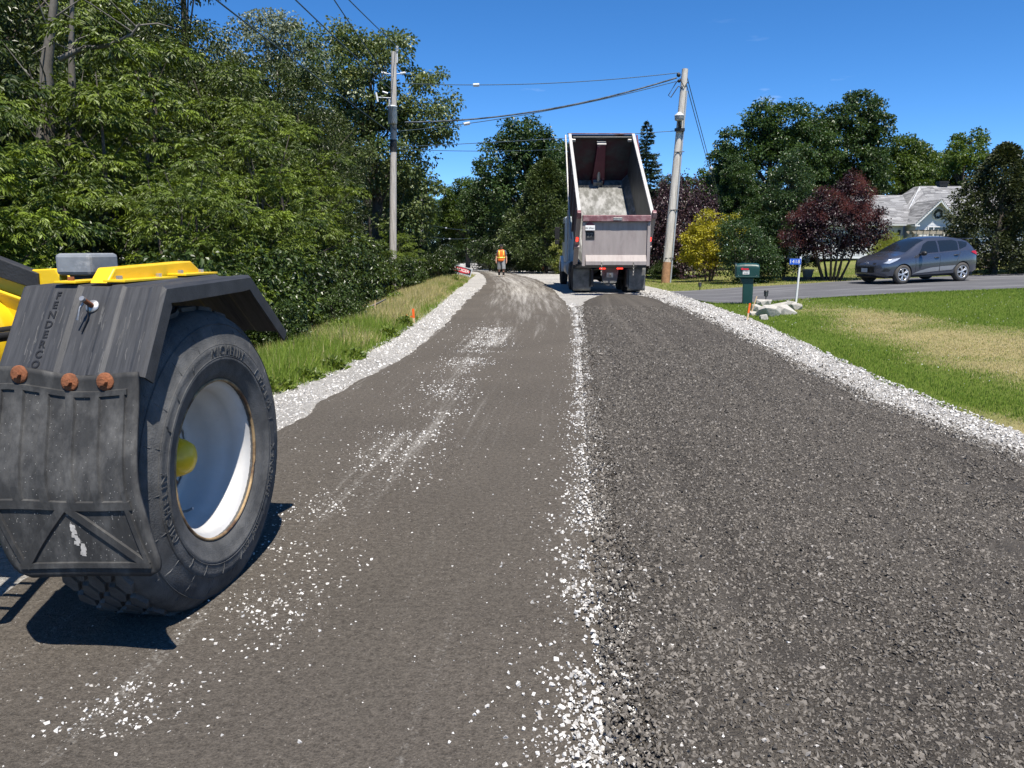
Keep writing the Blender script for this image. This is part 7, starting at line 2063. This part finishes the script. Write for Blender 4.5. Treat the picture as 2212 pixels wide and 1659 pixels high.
# ------------------------------------------------------------------ people
def skin_body(name, verts, edges, mats, parent, sub=2):
    """verts: (co, radius, radius2)"""
    me = bpy.data.meshes.new(name)
    me.from_pydata([v[0] for v in verts], edges, [])
    o = bpy.data.objects.new(name, me); COL.objects.link(o)
    me.materials.append(mats)
    md = o.modifiers.new('skin', 'SKIN'); md.use_smooth_shade = True
    for i, v in enumerate(verts):
        me.skin_vertices[0].data[i].radius = (v[1], v[2] if len(v) > 2 else v[1])
    me.skin_vertices[0].data[0].use_root = True
    ms = o.modifiers.new('sub', 'SUBSURF'); ms.levels = sub; ms.render_levels = sub
    o.parent = parent
    return o
M_skin = mat('skin', (0.42, 0.22, 0.15), 0.55, 0, 0.08, 6)
def person(loc, rz, label, sc=1.0, jacket=False, stride=0.14, arm_up=False):
    root = empty('person', loc, rz); root.scale = (sc, sc, sc); tag(root, label, 'person')
    V = [((0, 0, 0.96), 0.13, 0.10), ((0, 0, 1.12), 0.125, 0.095), ((0, 0, 1.30), 0.15, 0.105), ((0, 0, 1.42), 0.12, 0.085), ((0, 0, 1.50), 0.055), ((0, -0.01, 1.56), 0.06), ((0, -0.012, 1.635), 0.078, 0.09), ((0, -0.005, 1.72), 0.06)]
    E_ = [(i, i + 1) for i in range(7)]
    V.append(((0, -0.105, 1.625), 0.016)); E_.append((6, 8))                    # nose
    for sg in (-1, 1):
        V.append(((sg * 0.082, 0.0, 1.63), 0.018)); E_.append((6, len(V) - 1))  # ear
    for sg in (-1, 1):
        k = len(V)
        if arm_up and sg > 0:
            arm = [((sg * 0.18, 0, 1.41), 0.06), ((sg * 0.26, -0.08, 1.16), 0.046), ((sg * 0.22, -0.28, 1.16), 0.034), ((sg * 0.20, -0.35, 1.18), 0.036)]
            fd = Vector((-0.1, -1, 0.1))
        else:
            arm = [((sg * 0.19, 0, 1.41), 0.06), ((sg * 0.26, 0.02, 1.14), 0.047), ((sg * 0.285, -0.05, 0.90), 0.034), ((sg * 0.285, -0.075, 0.83), 0.038)]
            fd = Vector((0, -0.25, -1))
        V += arm; E_ += [(3, k), (k, k + 1), (k + 1, k + 2), (k + 2, k + 3)]
        hnd = Vector(arm[3][0])
        for f, (dx, ln) in enumerate(((-0.028, 0.062), (-0.010, 0.075), (0.009, 0.071), (0.027, 0.055))):
            V.append((tuple(hnd + Vector((0, dx, 0)) + fd.normalized() * 0.045), 0.010)); E_.append((k + 3, len(V) - 1))
            V.append((tuple(hnd + Vector((-sg * 0.012, dx, 0)) + fd.normalized() * (0.045 + ln)), 0.0085)); E_.append((len(V) - 2, len(V) - 1))
        V.append((tuple(hnd + Vector((-sg * 0.02, -0.045, 0.0)) + fd.normalized() * 0.03), 0.011)); E_.append((k + 2, len(V) - 1))
        V.append((tuple(hnd + Vector((-sg * 0.03, -0.055, 0.0)) + fd.normalized() * 0.065), 0.009)); E_.append((len(V) - 2, len(V) - 1))
    feet = []
    for sg in (-1, 1):
        s_ = stride * sg
        k = len(V)
        V += [((sg * 0.10, 0, 0.90), 0.095), ((sg * 0.115, -0.03 - s_ * 0.45, 0.50), 0.062), ((sg * 0.115, 0.02 - s_, 0.10), 0.042), ((sg * 0.125, -0.10 - s_, 0.045), 0.036)]
        E_ += [(0, k), (k, k + 1), (k + 1, k + 2), (k + 2, k + 3)]
        feet.append((sg, s_))
    skin_body('body', V, E_, M_skin, root)
    def shell(nm, rings, m_, par=root, n=20, thick=0.012):
        b = MB()
        vs = [(cx + rx * math.cos(2 * math.pi * j / n), cy + ry * math.sin(2 * math.pi * j / n), z_) for z_, rx, ry, cx, cy in rings for j in range(n)]
        fs = [(i * n + j, i * n + (j + 1) % n, (i + 1) * n + (j + 1) % n, (i + 1) * n + j) for i in range(len(rings) - 1) for j in range(n)]
        b.add(vs, fs, 0, True); return put(nm, b, m_, par, solid=thick)
    m_or = mat('vest_orange', (0.86, 0.17, 0.015), 0.6, 0, 0.08, 8, 0.2, 12); m_ye = mat('vest_yellow', (0.80, 0.74, 0.12), 0.5, 0, 0.08, 12)
    vest = shell('vest', [(0.86, 0.205, 0.155, 0, 0), (0.93, 0.205, 0.155, 0, 0), (1.05, 0.195, 0.145, 0, 0), (1.20, 0.20, 0.145, 0, 0), (1.34, 0.205, 0.145, 0, 0), (1.42, 0.185, 0.125, 0, 0), (1.475, 0.12, 0.09, 0, 0)], m_or)
    shell('reflective_band', [(1.02, 0.203, 0.153, 0, 0), (1.09, 0.201, 0.151, 0, 0)], m_ye, vest)
    for sg in (-1, 1):
        b = MB(); xx = sg * 0.115
        yv = lambda z_, rx, ry: -ry * math.sqrt(max(0.0, 1 - (abs(xx) / rx) ** 2)) - 0.012
        Z = [(1.10, 0.197, 0.146), (1.20, 0.20, 0.145), (1.34, 0.205, 0.145), (1.42, 0.185, 0.125)]
        vs = []
        for z_, rx, ry in Z: vs += [(xx - 0.03, yv(z_, rx, ry), z_), (xx + 0.03, yv(z_, rx, ry), z_)]
        b.add(vs, [(2 * i, 2 * i + 1, 2 * i + 3, 2 * i + 2) for i in range(3)], 0, True); put('reflective_strap', b, m_ye, vest, solid=0.008)
    m_sh = mat('shirt_grey', (0.10, 0.105, 0.12), 0.8, 0, 0.1); m_pt = mat('shorts_grey', (0.22, 0.23, 0.235) if not jacket else (0.02, 0.02, 0.025), 0.85, 0, 0.25, 10, 0.3, 14)
    for sg in (-1, 1):
        b = MB(); b.tube([(sg * 0.15, 0, 1.43), (sg * 0.215, 0.0, 1.34), (sg * 0.245, 0.012, 1.22)], [0.075, 0.072, 0.068], 12); put('sleeve', b, m_or if jacket else m_sh, root)
    for sg, s_ in feet:
        b = MB(); b.tube([(sg * 0.085, 0, 0.97), (sg * 0.11, -0.01 - s_ * 0.2, 0.72), (sg * 0.125, -0.03 - s_ * 0.5, 0.44 if not jacket else 0.12)], [0.125, 0.115, 0.105 if not jacket else 0.075], 14); put('trouser_leg', b, m_pt, root)
        b = MB(); b.tube([(sg * 0.115, -0.015 - s_ * 0.85, 0.30), (sg * 0.115, 0.02 - s_, 0.10)], [0.058, 0.052], 12); put('sock', b, mat('sock_black', (0.02, 0.02, 0.022), 0.9), root)
        b = MB(); b.sphere((sg * 0.12, -0.055 - s_, 0.055), (0.058, 0.15, 0.06), 14, 9); b.v = [(p[0], p[1], max(p[2], 0.004)) for p in b.v]; put('boot', b, mat('boot', (0.30, 0.26, 0.21), 0.8), root)
    b = MB(); b.sphere((0, 0.0, 1.68), (0.098, 0.108, 0.085), 16, 10); b.v = [(p[0], p[1], max(p[2], 1.665)) for p in b.v]
    b.grid(lambda u, v: ((u - 0.5) * 0.17 * (1 - 0.35 * v * v), -0.09 - 0.085 * v, 1.675 - 0.02 * v - 0.05 * (u - 0.5) ** 2 * 4 * 0.4), 8, 4)
    put('cap', b, mat('cap_black', (0.015, 0.015, 0.017) if not jacket else (0.75, 0.70, 0.10), 0.8), root)
    return root
wk = atT(1083, 599)
person(wk, R(2), 'worker in orange safety vest, grey shorts and black cap walking on the road', 0.955)
fg = atT(938.5, 572.5)
person(fg, R(4), 'tiny distant flagger in orange jacket standing far down the road', 1.0, True, 0.03, True)
sp_ = empty('stop_paddle', (fg.x + 0.36, fg.y - 0.36, fg.z)); tag(sp_, 'yellow traffic paddle on a pole held by the distant flagger', 'traffic paddle')
b = MB(); b.tube([(0, 0, 0), (0, 0, 1.7)], 0.03, 8); put('pole', b, M_white_p, sp_)
b = MB(); b.lathe([(0.0, -0.02), (0.36, -0.02), (0.36, 0.02), (0.0, 0.02)], 8, 'y', 0, False, Matrix.Translation((0, 0, 1.85)) @ Matrix.Rotation(R(22.5), 4, 'Y')); put('sign_face', b, mat('paddle_yellow', (0.80, 0.72, 0.10), 0.5), sp_)
